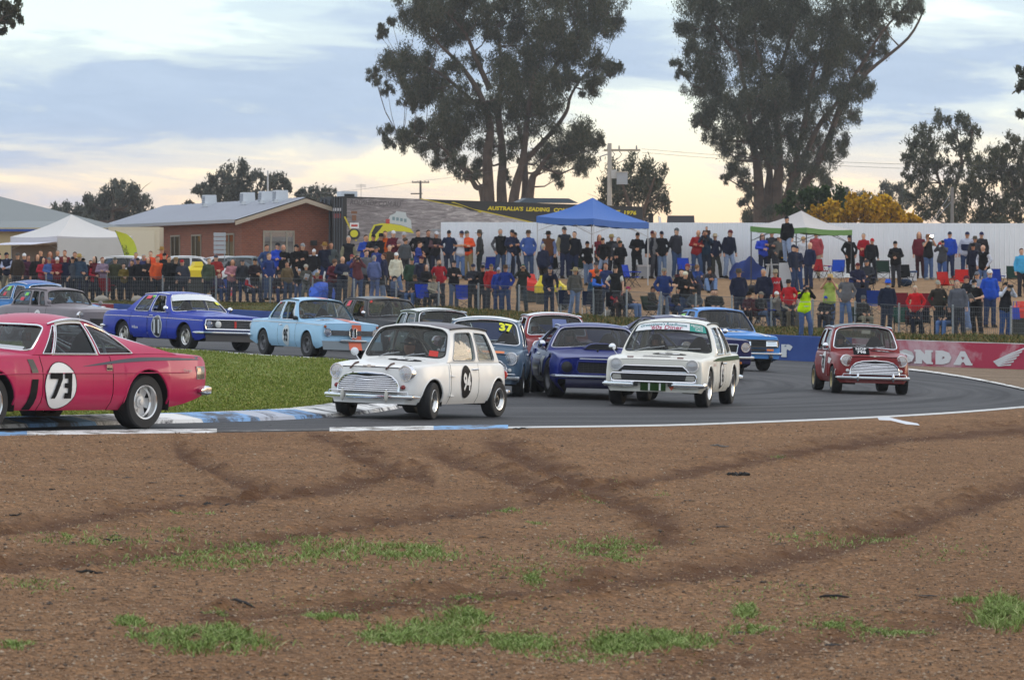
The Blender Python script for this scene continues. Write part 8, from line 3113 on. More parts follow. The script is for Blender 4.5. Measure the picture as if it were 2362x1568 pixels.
exec_people = [

(7,85,422, 'cross', 'man in orange and black work shirt with arms folded by the white fence', 'e0552a', KH,('cap', '55564e'),0, {'vest':None}),
(7,180,418, 'pocket', 'man in dark tartan jacket and wide hat beside the orange shirted man', '38393a', '23282c',('brim', '4a4438'),-60, {}),
(7,375,410, 'pocket', 'grey bearded man in black fleece vest and blue jeans by the fence', GY, DN,('short', '9a9892'),15, {'vest':BK, 'beard':'8a8880'}),
(7,465,418, 'cross', 'man in navy jacket over white shirt with pale jeans and dark cap', '252c44', LJ,('cap', '20242e'),10, {}),
(7,508,442, 'pocket', 'man in dark navy mostly hidden behind the man in pale jeans', '161b2c', '252b3a',('cap', '222222'),20, {}),
(7,635,422, 'pocket', 'stout man in mid blue shirt and brown hat left of the blue shelter', '3f5b9c', DN,('brim', '4a3c30'),10, {'fat':1.18}),
(7,812,430, 'side', 'man in wide black hat, checked shirt and brown vest under the blue shelter', '6b7ba6', '2b3554',('brim', '1a1816'),0, {'vest':'5a3a26', 'fat':1.1, 'beard':'6a5040'}),
(7,772,548, 'side', 'grey haired man in navy jumper seen from behind near the blue shelter', '1b2138', '2a2622',('short', 'a09a8e'),170, {'fat':1.15}),
(7,970,392, 'hip', 'tall man in dark vest with khaki sleeves under the blue shelter', '8c8368', '232c4a',('cap', '3a3a3c', '9a9488'),15, {'vest':'23262e', 'h':1.06}),
(7,1040,402, 'side', 'dark dressed man behind the tall man in the dark vest', '191c24', '27304a',('short', '2a221c'),-10, {}),
(7,1185,526, 'pocket', 'man in black jacket, cap and jeans standing before the white shelter leg', '17191e', PJ,('cap', '20222a'),10, {}),
(7,1280,465, 'pocket', 'red haired woman in maroon top in the shade of the blue shelter', '6a1c26', '2a2a30',('long', '7a3a20'),0, {'h':.95}),
(7,1322,493, 'pocket', 'man in long black coat and pale jeans under the blue shelter', '141518', LJ,('cap', '26231f'),-10, {}),
(7,1410,458, 'side', 'person in tan sun hat at the back of the blue shelter', '26282c', '24262c',('brim', '9a8a5c'),0, {}),
(7,1442,486, 'side', 'grey haired man half hidden behind the man holding white paper', '3c3e44', '24262c',('short', '8a867e'),0, {}),
(7,1470,517, 'hold', 'man in dark jumper and yellow scarf holding white paper', '17181c', '1a1c22',('cap', '2c3a30'),-15, {}),
(7,1622,444, 'hold', 'man in black rain jacket under the right corner of the blue shelter', '15161a', '16171c',('cap', '1c1c20'),0, {}),
(7,1778,372, 'side', 'tall man in black with dark red cap right of the blue shelter', '1a1b26', '191b28',('cap', '4a1c22'),5, {}),
(7,1800,430, 'side', 'white haired person between the two men in black jumpers', '6c6c6e', '3a3a40',('short', 'b8b4ac'),10, {}),
(7,1855,393, 'pocket', 'broad man in black jumper, cap and blue jeans by the fence', '15161b', PJ,('cap', '1f2230'),15, {'fat':1.15}),
(7,1990,393, 'back', 'man in long grey coat and grey flat cap by the fence', '2f3038', DN,('cap', '5a5e60'),10, {}),
(7,2165,418, 'cross', 'bald man in red jumper with folded arms by the fence', '8f1f22', DN, None,0, {}),
(7,2265,428, 'camera', 'man in teal vest holding up the legs of the child on his shoulders', '1d3346', '222a3a',('cap', '5a4434'),-15, {}),
(8,125,358, 'pocket', 'man in navy jacket and beige sun hat beside the man carrying a child', '1c2238', '35342f',('brim', 'b7a88e'),5, {}),
(8,213,332, 'side', 'tall man in navy jacket, dark red cap and pale jeans left of the green shelter', '171c30', LJ,('cap', '5a2228'),15, {}),

(6,420,660, 'pocket', 'man in slate blue jacket beside the man in bright blue by the brick wall', '2f4570', '2a3450',('short', '3a2a20'),20, {}),
(6,505,655, 'cross', 'man in bright blue jacket in front of the brick gable window', '2146b4', '2b3450',('cap', '26282c'),15, {}),
(6,572,708, 'pocket', 'bald bearded man in black jacket in front of the brick gable', '15161a', '2a2c30', None,0, {'beard':'7a726a'}),
(6,690,640, 'cross', 'man in black with folded arms, left one of two by the brick gable', '131317', '22242a',('cap', '232326'),20, {}),
(6,750,616, 'side', 'man in black with black and white cap, right one of two by the brick gable', '131317', '1c1e24',('cap', '8a8a8a'),30, {}),
(6,840,765, 'side', 'man in black jacket and white cap before the silver parked car', '1c1c20', LJ,('cap', 'd0d0d0'),0, {}),
(6,955,615, 'side', 'man in navy and yellow jacket and tan hat by the trailer doors', '1c2236', '24355e',('brim', '8a6a30'),10, {}),
(6,1005,630, 'pocket', 'man in black and white tartan fleece by the trailer doors', '4a5254', '131316',('short', '3a2c20'),10, {'fat':1.1}),
(6,1170,582, 'side', 'tall silver haired man in black vest below the yellow mural car', '8d8a72', '23283a',('short', 'b0aca4'),0, {'vest':'1d1f24', 'h':1.04}),
(6,1318,635, 'cross', 'man in royal blue jumper with folded arms below the mural', '26459c', '23283a',('short', '4a382c'),20, {}),
(6,1395,627, 'cross', 'man in black cap with folded bare arms below the mural car', '1b1c24', '23252c',('cap', '191a1c'),15, {'sleeve':'short'}),
(6,1465,605, 'pocket', 'man in black and yellow jacket and black hat below the mural', '17171a', '1c1d22',('brim', '17171a'),-25, {'vest':'1b1b1e'}),
(6,1527,555, 'side', 'person in orange top seen high against the mural', 'c85a20', '2a2a30',('short', '4a3020'),0, {}),
(6,1597,580, 'cross', 'man in maroon jumper and white cap below the mural engine', '5a1c2c', '2a2c38',('cap', 'cfcfcf'),20, {}),
(6,1670,608, 'pocket', 'man in pale checked shirt and grey cap below the mural engine', 'a89a98', '3a3c42',('cap', 'a8a8a8'),10, {}),
(6,1435,740, 'side', 'man in blue jacket with white and red sleeve stripes, grey cap', '2a3a78', '2a2e3c',('cap', '4a4a4c'),-40, {}),
(6,1535,730, 'side', 'silver haired man in brown jacket in the second row below the mural', '3f352e', '2c2c30',('short', 'a8a29a'),0, {}),
(6,1680,665, 'side', 'woman in grey top below the right end of the mural', '4c5054', '2c2e34',('curly', '4a4038'),30, {}),
(6,1795,697, 'cross', 'man in blue tracksuit top with white stripes and jeans', '22357e', LJ,('short', '3a2c24'),60, {}),
(6,1810,570, 'pocket', 'dark haired man in black, first from the left end of the white fence', '141419', '1c1e26',('short', '241c18'),15, {}),
(6,1885,570, 'pocket', 'man in black jumper, second from the left end of the white fence', '171a24', '1c1e28',('short', '3a3028'),5, {}),
(6,1965,580, 'cross', 'man in dark vest with checked sleeves and white cap by the white fence end', '5c4448', '23283a',('cap', 'c0c2c6'),15, {'vest':'1c1c22'}),
(6,2095,592, 'pocket', 'man in navy fleece with badge and dark cap against the white fence', '1d2a44', '2b3448',('cap', '1c1e26'),15, {}),
(6,2190,592, 'cross', 'stout man in white tee shirt and dark cap by the white fence', 'd0d2da', '5f78a4',('cap', '2a2f48'),10, {'sleeve':'short', 'fat':1.2}),

(6,1115,838, 'hold', 'bald man in navy jumper holding his pale hat before him', '20263c', '2f3440', None,20, {}),
(6,1205,815, 'camera', 'man in blue jacket and red cap raising a camera beside the tartan man', '2b3f74', '9a8a70',('cap', '8a4040'),10, {}),
(6,1255,822, 'camera', 'man in red tartan shirt over white tee raising a camera', '6a3c40', '3b4c70',('cap', '2a2622'),15, {}),
(6,1415,820, 'side', 'grey haired man in blue checked shirt turned away with dark bag', '5a6690', '5a6c98',('short', '8a8680'),150, {'fat':1.1}),
(6,1485,805, 'side', 'man in navy jacket with white shoulder stripe and jeans seen from behind', '1d2440', PJ,('short', '5a3a2c'),-120, {}),
(6,1615,797, 'side', 'woman in cream jacket, white cap and jeans in the middle row', 'cdc9b4', '5a6f92',('cap', 'dcdcd8'),20, {}),
(6,1850,830, 'side', 'woman in navy jacket and navy cap with red badge', '1f2236', '2b2d38',('cap', '4a2030'),30, {}),
(6,1900,908, 'hold', 'brown haired woman in black jacket looking down the slope', '19191c', '24262c',('long', '5a3c2c'),25, {'h':.95}),
(6,2010,858, 'pocket', 'bearded man in red puffer jacket with tartan sleeves', '9a1c26', '26283a',('short', '3a2c24'),10, {'beard':'4a3a30'}),
(6,2140,868, 'cross', 'man in black jumper with folded arms and dark cap beside the red puffer', '15161a', '4c5c74',('cap', '22242a'),10, {'fat':1.1}),
(7,120,733, 'cross', 'man in charcoal jumper with folded arms and navy cap behind the blue chair', '2c2e36', '2a2c34',('cap', '252a40'),10, {}),
(7,198,745, 'pocket', 'man in black leather jacket and black cap at the fence', '16161a', '2c3240',('cap', '1c1a1a'),0, {}),
(7,288,733, 'side', 'man in red top and brown cap looking over the blue jackets', 'a32024', '34343a',('cap', '5c5240'),0, {}),
(7,350,765, 'side', 'man in blue jacket and white and navy cap at the fence', '1c3a8c', '2c4270',('cap', '9aa0b4'),15, {}),
(7,420,740, 'pocket', 'man in blue jacket and brown brimmed hat at the fence', '1b337e', '2c4472',('brim', '54402e'),10, {'fat':1.1}),
(7,560,735, 'camera', 'man in dark green jacket and green cap looking through binoculars', '2a2e2a', '2f3a40',('cap', '2e5040'),0, {}),
(7,822,753, 'lean', 'man in navy jumper and cap leaning on the wire fence', '171c30', '1f2b48',('cap', '3a3f50'),5, {}),
(7,1050,760, 'side', 'old man in grey coat, tan hat and white scarf with a stick', '55544f', '7286a8',('straw', '9a8c68'),0, {'shades':True, 'h':1.0}),
(7,1262,715, 'side', 'man in orange safety vest among the group behind the fence', '3c4a6a', LJ,('cap', '4a4648'),0, {'vest':'f0602c'}),
(7,1275,782, 'hold', 'brown haired woman in bright blue jacket and black vest hugging a child', '3a6cc8', '1a1c22',('curly', '6a4a34'),35, {'vest':'17171b', 'h':.95}),
(7,1232,850, 'side', 'child in teal top held by the woman in bright blue', '24506a', '2a3040',('short', '17120f'),10, {'kid':.72, 'h':1.0}),
(7,1352,722, 'pocket', 'brown haired man in navy jacket beside the orange safety vest', '28355c', '2b3448',('short', '5a3c28'),0, {}),
(7,1435,750, 'hip', 'heavy man in white tee shirt and black vest near the fence', 'c8c8c2', '24262c',('cap', '26241f'),-10, {'vest':'131315', 'sleeve':'short', 'fat':1.2}),
(7,1450,955, 'sit', 'white haired woman in red cardigan seated behind the fence', '93202c', '3c3434',('curly', 'b8b0a0'),20, {}),
(7,1548,955, 'sit', 'woman in pink cap and dark jacket seated with legs out in jeans', '1c1c22', '5f7aa6',('cap', '8f2f54'),45, {}),
(7,1765,960, 'sit', 'man in brown jacket, dark cap and sunglasses seated low', '352e28', '2c2c2e',('cap', '38302e'),45, {'shades':True}),
(7,1875,770, 'pocket', 'man in royal blue jacket, grey cap and pale jeans near the fence', '1f3468', LJ,('cap', '7a7468'),10, {'fat':1.1}),
(7,2022,780, 'cross', 'young man in black tee shirt with folded arms on the slope', '141417', '2c3040',('short', '2a1e16'),10, {'sleeve':'short'}),
(7,2075,800, 'cross', 'woman in black jacket, pale scarf and cream cap on the slope', '151518', '2f4468',('beanie', 'd8d0b8'),40, {}),
(7,2085,733, 'sit', 'person in dark red cap seated behind the woman in the cream cap', '1f1d24', '2c2c34',('cap', '7a3a40'),20, {}),
(7,2182,745, 'ground', 'fair haired boy in blue hooded top sitting on the bank', '25407c', '2c3550',('curly', '7a5c40'),10, {}),
(7,2286,768, 'ground', 'dark haired youth in grey shirt sitting cross legged on the bank', '38363a', '6c84a8',('curly', '231a16'),20, {}),
(7,2010,983, 'sit', 'white haired man in black seated low behind the blue roof', '17181c', '2b4066',('short', 'b8b4aa'),20, {}),
(7,2160,968, 'sit', 'man in grey shirt and wide dark hat seated behind the fence', '4a5055', '2c2f34',('brim', '2f2c26'),10, {'beard':'5a4a3c'}),
(7,2338,978, 'sit', 'dark haired youth in black seated behind the sky blue car', '1d1c1e', '24262c',('short', '2c1e18'),0, {}),

(6,435,805, 'pocket', 'bald man in navy and grey jacket and jeans at the fence', '22356a', DN,('short', '8a6a50'),25, {'fat':1.1}),
(6,330,850, 'hold', 'man in black and red jacket and black cap at the fence', '241c22', '2a2c34',('cap', '1c1a1c'),25, {}),
(6,295,1010, 'sit', 'white haired man in white shirt and red jacket seated at the fence', 'b02a34', '2c3246',('short', 'c0bab0'),20, {'vest':'c4c6d0'}),
(6,545,1005, 'sit', 'person in dark jacket seated beside the man in navy and grey', '26222a', '2f3a58',('cap', '3a3436'),10, {}),
(6,785,910, 'hold', 'grey haired woman in long olive coat with white paper at the fence', '4c4a42', '6a6c6a',('curly', 'a8a294'),20, {}),
(6,705,962, 'lean', 'man in black jacket and black and white cap bending over the fence', '19191e', '4a5c84',('cap', 'a0a0a4'),30, {'kid':.88}),
(6,885,1025, 'sit', 'person in tan hat and brown top seated before the maroon chair', '4a3a30', '33302e',('brim', '8a7a5c'),0, {}),
(6,1605,1055, 'sit', 'man in grey blue shirt and cap seated facing right', '4c5a78', '3c4456',('cap', '22242c'),55, {}),
(6,1782,1055, 'sit', 'man in black jacket, brown hat and jeans seated by the fence', '1c1c20', '44587c',('brim', '4a3c2a'),-20, {}),
(6,1955,1090, 'sit', 'woman in cream jumper and brown sun hat seated at the fence', 'a8a08c', '2a2a30',('brim', '5c4a34'),40, {}),

(5,12,800, 'pocket', 'man in black at the left edge of the crowd', '151519', '2c2c30',('cap', '1c1c1e'),0, {}),
(5,75,795, 'hold', 'man in navy vest and pale sleeves, second from the left edge', 'a8b0c8', '6a6658',('cap', '1f2430'),-30, {'vest':'1b2036'}),
(5,215,805, 'side', 'man in navy jumper and white cap below the marquee awning', '1c2140', '27304c',('cap', 'd4d4d4'),10, {}),
(5,322,815, 'side', 'brown haired woman in black behind the woman in red, below the awning', '1c1a1c', '26262c',('long', '5c3c28'),10, {}),
(5,380,845, 'hold', 'dark haired woman in red top leaning towards the left fence', 'a8283c', '2c2a34',('long', '2a1c18'),25, {'h':.95}),
(5,386,775, 'side', 'man in charcoal at the back below the marquee', '2a2a32', '2a2a30',('short', '4a3c34'),0, {}),
(5,450,790, 'side', 'ginger haired woman at the back below the marquee', '7a2a30', '2c2c34',('long', '8a4a2a'),0, {}),
(5,457,840, 'hold', 'man in faded blue jacket and grey cap at the left fence', '475f96', '2c3348',('cap', '6a6a6c'),15, {'fat':1.1}),
(5,527,840, 'hold', 'person in red and black top and white cap at the left fence', '7a1a26', '3a1c24',('cap', 'dcdcdc'),0, {}),
(5,530,772, 'side', 'grey haired man at the back beside the marquee corner', '3c3c44', '2a2a30',('short', '8a8478'),0, {}),
(5,590,775, 'side', 'man in dark red at the back beside the marquee corner', '6a2028', '2a2a30',('short', '6a4030'),0, {}),
(5,600,828, 'pocket', 'brown haired man in navy coat by the marquee corner', '1a1e36', '1f2436',('short', '6a4a34'),0, {'fat':1.1}),
(5,752,805, 'side', 'person in straw hat before the white car at the left', '3a4a5c', '34343a',('straw', 'a89058'),0, {}),
(5,765,848, 'hold', 'man in black cap and maroon sleeved jacket before the white car', '4a1824', '2c3044',('cap', '18181a'),10, {'vest':'1a1c26'}),
(5,870,830, 'side', 'dark haired woman in maroon before the white car', '5a1e28', '2a2a32',('long', '2a1c16'),-15, {}),
(5,878,885, 'hold', 'girl in red top at the left fence before the white car', '9a2030', '2c2c3a',('long', '4a2c20'),20, {'kid':.86}),
(5,945,840, 'cross', 'man in lilac checked shirt with folded arms before the white car', '8a7688', '3a3a44',('short', '7a4a34'),20, {}),
(5,1010,948, 'side', 'child in mustard top and dark cap at the left fence', '8a6a20', '3a3a40',('cap', '24242a'),20, {'kid':.66, 'h':1.}),
(5,1145,900, 'hold', 'boy in navy and mustard top standing at the left fence', '6a5a28', '2a2c38',('short', '3a2c20'),10, {'kid':.84}),
(5,1228,795, 'side', 'grey haired man in lilac shirt below the yellow banner', '6a6078', '3a3a40',('short', '7a746c'),0, {}),
(5,1214,868, 'side', 'man in dark jacket over white shirt below the yellow banner', '1c1c24', '2a2c34',('short', '3a2a20'),0, {}),
(5,1316,813, 'side', 'silver haired man in violet blue jacket before the brick building', '34365c', '24262e',('short', 'a09a90'),10, {'fat':1.1}),
(5,1385,785, 'side', 'person in orange safety shirt before the brick building door', 'e0502a', '2c2c34',('short', '5a4030'),0, {}),
(5,1430,830, 'side', 'man in orange and navy shirt behind the black jackets', 'd85a2c', '24262e',('short', '6a4a38'),20, {}),
(5,1497,742, 'side', 'person in straw hat and orange top standing highest in the left crowd', 'd8502a', '2c2c34',('straw', '9a7a40'),0, {}),
(5,1492,800, 'pocket', 'man in black beret and wide black jacket at the left fence', '131317', '1c1e24',('beanie', '131315'),10, {'fat':1.2}),
(5,1550,832, 'side', 'man in black jacket with yellow shoulder flash at the left fence', '17171b', '1c1c22',('short', '4a3a2c'),20, {'vest':'1a1a1e'}),
(5,1612,838, 'hold', 'man in black cape and tan hat beside the yellow flag box', '141418', '1c1c22',('brim', '8a7450'),20, {'fat':1.15}),
(5,1998,820, 'hold', 'man in red fleece and grey cap right of the yellow flag box', '8a2422', '2c2e38',('cap', '3a3c48'),15, {'fat':1.15}),
(5,2012,990, 'sit', 'man in violet grey jumper seated below the man in red fleece', '3c3850', '34466c',('short', '7a5c48'),20, {}),
(5,148,800, 'side', 'man in brown coat and cap beside the marquee awning post', '3a3028', '2a2a30',('cap', '4a4640'),0, {}),
(5,268,822, 'hold', 'woman in plum jacket between the white cap and the brown haired woman', '4a2438', '2c2c34',('short', '5a3c2c'),15, {'h':.95}),
(5,672,836, 'side', 'man in grey fleece and dark cap right of the navy coat at left', '484c54', '2a2c34',('cap', '22242a'),10, {}),
(5,690,792, 'side', 'man in black at the back between marquee corner and straw hat', '18181c', '26262c',('short', '4a3a30'),0, {}),
(5,822,868, 'hold', 'boy in navy hooded top left of the girl in red at the left fence', '232a48', '2c2e38',('short', '4a3020'),10, {'kid':.85}),
(5,1068,842, 'side', 'man in olive jacket and cap behind the children at the left fence', '3c3e2c', '2a2c30',('cap', '5a5648'),10, {}),
(5,1275,846, 'pocket', 'man in black fleece between the white shirt and the violet jacket', '141418', '22242c',('cap', '1c1c20'),15, {}),
(5,1350,842, 'cross', 'woman in black coat left of the orange and navy shirt', '1a181c', '22222a',('long', '3a2a22'),10, {'h':.95}),
(5,1690,862, 'side', 'youth in red cap behind the left of the yellow marshal box', '3a3c48', '2a2c34',('cap', 'a02028'),0, {'h':.94}),
(5,1905,846, 'side', 'man in grey green jacket just right of the yellow marshal box', '46503f', '2c3038',('short', '6a5a4a'),0, {}),
(5,2120,862, 'hold', 'woman in pale pink jacket beside the red and white marker post', 'b07a80', '34384a',('long', '6a4a34'),10, {'h':.95}),
(5,2230,858, 'side', 'man in dark grey coat left of the black and red jacket at the fence', '2c2e34', '2c3a58',('cap', '3c3c40'),15, {}),
(6,620,880, 'side', 'man in tan jacket between the bald navy jacket and the bending man', '6a5a42', '34445f',('short', '4a3c30'),20, {}),
(6,1020,860, 'hold', 'woman in maroon fleece left of the bald man with the pale hat', '5c2430', '2c3450',('curly', '6a5040'),20, {'h':.95}),
(6,1335,775, 'side', 'man in grey hooded top behind the red tartan shirt', '5c5f66', '2c2f3a',('short', '2c221c'),10, {}),
(6,1735,845, 'side', 'man in green anorak left of the navy cap with red badge', '2c4434', '2f3646',('cap', '3a4a3c'),10, {}),

(8,470,360, 'hold', 'long haired woman in bright blue jacket and black scarf under the green shelter', '2a45b4', '1c2034',('long', '5a3a26'),0, {'h':.97}),
(8,527,338, 'cross', 'man in grey shirt with folded arms under the green shelter', '35363c', '2a2a30',('short', '4a3228'),0, {}),
(8,586,363, 'hip', 'woman in grey jacket and white stetson under the green shelter', '60605c', '3a3c44',('brim', 'd8d8d6'),0, {}),
(8,605,320, 'side', 'man in pale cap at the back of the green shelter', '4a4c52', '2a2a30',('cap', 'b8b8b4'),0, {}),
(8,603,430, 'cross', 'man in black and yellow jacket with folded arms and blue cap', '1a1a1c', '2a3450',('cap', '2c3c7a'),30, {}),
(8,692,440, 'side', 'man in navy jacket and navy cap with his back half turned', '1d2438', '2c3a58',('cap', '1d2234'),60, {}),
(8,730,450, 'hold', 'man in dark blue coat and cap gesturing beside the bald man', '262c42', '2c4470',('cap', '232a40'),-50, {}),
(8,795,425, 'side', 'bald man in navy jumper under the right of the green shelter', '1c2542', '26304c', None,-30, {}),
(8,845,345, 'side', 'man in salmon shirt and cream trousers right of the green shelter', 'a84a50', 'b0a894',('short', '2a1e18'),10, {'h':1.03}),
(8,757,385, 'side', 'fair haired person in white tee under the green shelter', 'c4c4c8', '2a2a30',('curly', 'a88a5c'),0, {'h':.95}),
(8,1105,372, 'pocket', 'man in black with black cap right of the red and blue chairs', '121215', '17171b',('cap', '18181b'),0, {}),
(8,1200,358, 'hold', 'grey haired man in red jumper behind a big dark camera', '9a1c28', '2a2a30',('short', '9a968c'),0, {}),
(8,1250,395, 'side', 'youth in red cap and black jacket right of the man in red', '17171b', '1c1c22',('cap', 'b0202c'),0, {'h':.95}),
(8,1435,415, 'hold', 'man in black jacket and cap holding a small camera at his chest', '131417', '34343a',('cap', '151518'),0, {'fat':1.15}),
(8,1610,348, 'side', 'fair haired woman in long maroon dress coat by the white fence', '641f2c', '3a1c24',('long', '8a5a3c'),15, {'fat':1.1}),
(8,1672,365, 'camera', 'man in wide hat and black vest firing a camera flash', '8a8478', '4a5f86',('brim', '6a4c38'),0, {'vest':'1b1b1f', 'sleeve':'short'}),
(8,1770,410, 'camera', 'man in grey jumper and black cap raising a red camera', '44464c', '3d5484',('cap', '1d1d20'),-10, {'fat':1.1}),
(8,1820,347, 'side', 'tall man in bright blue jacket and dark cap by the white fence', '2148ae', '222c4c',('cap', '22273a'),-10, {'h':1.03}),
(8,1938,347, 'side', 'man in white and navy banded jumper and navy cap', 'b8bccc', '2c4068',('cap', '20284a'),-10, {'vest':None, 'h':1.02}),
(8,2002,377, 'side', 'man in grey felt hat between the banded jumper and the black shirt', '3a3a40', '2a2a30',('brim', '5a554c'),0, {}),
(8,1994,430, 'side', 'woman in navy coat and black hat in front of the banded jumper', '1b1d30', '1c1e2c',('brim', '18181c'),-10, {'h':.95}),
(8,2048,348, 'side', 'man in charcoal shirt and navy cap, last of the group by the fence', '2c2b2f', '2a2c36',('cap', '22284a'),0, {'h':1.02}),
(8,2066,442, 'pocket', 'bald man in black vest and white sleeves with pale jeans', 'c4c8d4', '566c94', None,-20, {'vest':'131316'}),
(8,2354,468, 'side', 'person in pale blue jacket cut off at the right edge', '4aa4d0', '2c2c34',('short', '4a3a30'),0, {}),
(8,1160,575, 'sit', 'man in navy jacket and red cap seated left of the man in grey', '22243c', '2a2c38',('cap', '5c2228'),10, {}),
(8,1216,550, 'sit', 'man in charcoal jacket and cap seated in the middle of the bank', '303238', '26282e',('cap', '3a3c40'),0, {'fat':1.15}),

(8,300,612, 'side', 'man in long navy coat and felt hat above the sky blue car', '1a2038', '1c2238',('brim', '4c443a'),0, {'fat':1.1}),
(8,477,615, 'side', 'silver haired man in navy coat beside the red lettered shirt', '191e34', '1c2238',('short', '9c988e'),-10, {'fat':1.1}),
(8,562,617, 'side', 'man in red shirt with black sleeves, sun hat and sunglasses', '17171b', '2a2c34',('straw', '9a9078'),0, {'vest':'a8202a', 'shades':True}),
(8,660,690, 'pocket', 'woman in red jacket and dark brimmed hat beside the photographer in yellow', 'b81e26', '2a2a30',('brim', '2f2a28'),0, {'shades':True, 'h':.95}),
(8,115,778, 'sit', 'short haired man in dark olive seated above the sky blue car', '2c2b26', '2a2a2c',('short', '4a3426'),0, {}),
(8,370,812, 'sit', 'person in black hat and maroon top seated at the fence', '4a1c28', '2a2a30',('brim', '1c1a1a'),0, {}),
(8,465,803, 'sit', 'man in dark jacket, tweed cap and jeans seated at the fence', '26282a', '54688c',('cap', '7a7468'),30, {}),
(8,580,781, 'sitcam', 'person in white cap and beige jacket seated with camera raised', '8c867a', '5c5648',('cap', 'd8d8d4'),30, {}),
(8,667,781, 'sit', 'old man in cream jacket and grey cap seated beside the photographer', 'a8a090', '564f42',('cap', '6a6c6c'),20, {}),
(8,940,652, 'camera', 'man in straw hat and lime patterned shirt raising a camera', 'a8b85c', '4a6a9c',('straw', 'c0a468'),0, {'sleeve':'short', 'fat':1.15}),
(8,1060,648, 'pocket', 'man in grey jumper, white hat and jeans behind the fence', '66666a', '54709e',('brim', 'cfcfcc'),15, {'fat':1.1}),
(8,925,818, 'sit', 'man in bright blue cap and black jacket seated at the fence', '17171b', '2a2a30',('cap', '2548b8'),-10, {'shades':True}),
(8,1190,823, 'sit', 'man in grey sun hat and dark jacket seated low behind the red car', '2c2a28', '8a8470',('brim', '5a5c5e'),10, {'beard':'8a8478'}),
(8,1360,690, 'side', 'white bearded man in navy raincoat and blue sun hat', '1c2438', '1f2840',('brim', '2f62c8'),20, {'beard':'c0bcb4'}),
(8,1588,737, 'pocket', 'white haired woman in scarlet jacket between the maroon chairs', 'c81c24', '2a2c38',('short', 'c0b4a0'),-15, {'h':.95}),
(8,1565,840, 'sit', 'fair haired woman in navy with pink scarf seated at the fence', '1f2138', '20222e',('curly', 'a08a64'),10, {}),
(8,1750,698, 'pocket', 'man in brown jacket and pale cap behind the seated man in jeans', '34302a', '2a2c34',('cap', '9a9688'),0, {'fat':1.1}),
(8,1815,843, 'sit', 'man in brown hat, dark jacket and pale jeans seated at the fence', '201f24', '56709c',('brim', '3c3224'),-45, {}),
(8,1895,698, 'side', 'grey haired man in grey half hidden by the man with red shoulders', '5a5c64', '3a3c44',('short', '8a847a'),0, {}),
(8,1945,663, 'cross', 'man in black shirt with red shoulders, folded arms and pale jeans', '17181e', '7288ac',('cap', '5a2430'),-45, {'vest':None, 'sleeve':'short'}),
(8,2020,635, 'cross', 'man in pale grey jacket and grey cap resting on his arms', '8a90a0', '3a3c44',('cap', '6c6e74'),0, {'shades':True}),
(8,2025,693, 'hold', 'man with white beard, black shirt and cap holding a booklet', '141518', '17171c',('cap', '191a1e'),-20, {'sleeve':'short', 'beard':'b8b4ac', 'fat':1.15}),
(8,2115,620, 'side', 'tall bearded man in bright blue jacket and white cap at the right', '1f4cb4', '2a3a5c',('cap', 'd8d8d8'),-10, {'beard':'b0aaa0', 'fat':1.1, 'h':1.03}),
(8,2225,713, 'camera', 'person in black hat and dark vest with white sleeves raising a camera', 'c0c4d0', '2f4c80',('cap', '1c1a18'),20, {'vest':'1b1c22'}),
]
made = {}
for cr, x, y, pose, lab, top, legs, hat, face, kw in exec_people:
	kw = {k:v for k, v in kw.items()if v is not None}
	made[lab] = person(cr, x, y, pose, lab, top, legs, hat, face,**kw)
def who(s):
	return next(o for l, o in made.items()if s in l)
c_ = who('holding up the legs')
cp = next(p for p in PEOPLE if p[0]is c_)
body, tops, leg, shoe, J = pose_meshes('ground')
kid_ = put(body, None, mat('skin', SKINS[1],.6),(cp[1], cp[2]+.05, cp[3]+1.36*cp[4]), 'person')
kid_.scale = (.62,.62,.62)
kid_.rotation_euler = (0,0, R(-10))
tag(kid_, 'small child in brown jacket riding on a man\'s shoulders against the sky', 'person', 'spectators on the bank')
put(tops['long'], kid_, cloth('3a2420'), name='jacket')
put(leg, kid_, cloth('26262c'), name='trousers')
put(shoe, kid_, cloth('1b1b1e'), name='shoes')
put(hat_mesh('short'), kid_, cloth('241a14', 'hair_colour'), Vector(J['head']))
put(EYES, kid_, mat('eye_dark',(.02,.016,.014),.4), Vector(J['head']))
tall = person(8,645,234, 'side', 'man in black jumper and cap standing on a crate above the crowd', '14151a', LJ,('cap', '1f2026'),-30, h=1.0, lift=1.05, lo=158.5, hi=161)
tX, tY, tz_ = tall.location
o = MB().box((0,0,.52),(.62,.45,1.04)).build('crate', mat('white_cooler',(.55,.56,.58),.5))
o.location = (tX, tY, tz_-1.04)
tag(o, 'pale crate under the feet of the man raised above the crowd', 'crate')
k_ = (1612+768*.3175-CX)/FPX
d_ = next(d for d in np.arange(110,140,.05)if d>WALLL(k_*d)[0]+1.0)
vp = person(8,770,733, 'camera', 'photographer in fluorescent yellow vest standing in front of the wire fence', '15161a', '4a5f88',('cap', '1d2030'),15, vest='c8f000', h=1.0, lo=d_, hi=FENCEL(k_*132)[0]-.3)
cv = MB()
Jv = skeleton('camera')
band_m = mat('reflective_band',(.55,.58,.6),.35, metal=.3)
for z, rx, ry in((1.02,.178,.145),(1.16,.170,.135)):
	cv.tube([(rx*math.cos(w), ry*math.sin(w), z)for w in np.linspace(0,2*PI,25)[:-1]],.014,5, closed=True, flat=1.0)
cv.build('reflective_band', band_m, vp, kind=None)
held(vp, 'camera', 'black camera raised by the photographer in the fluorescent vest')
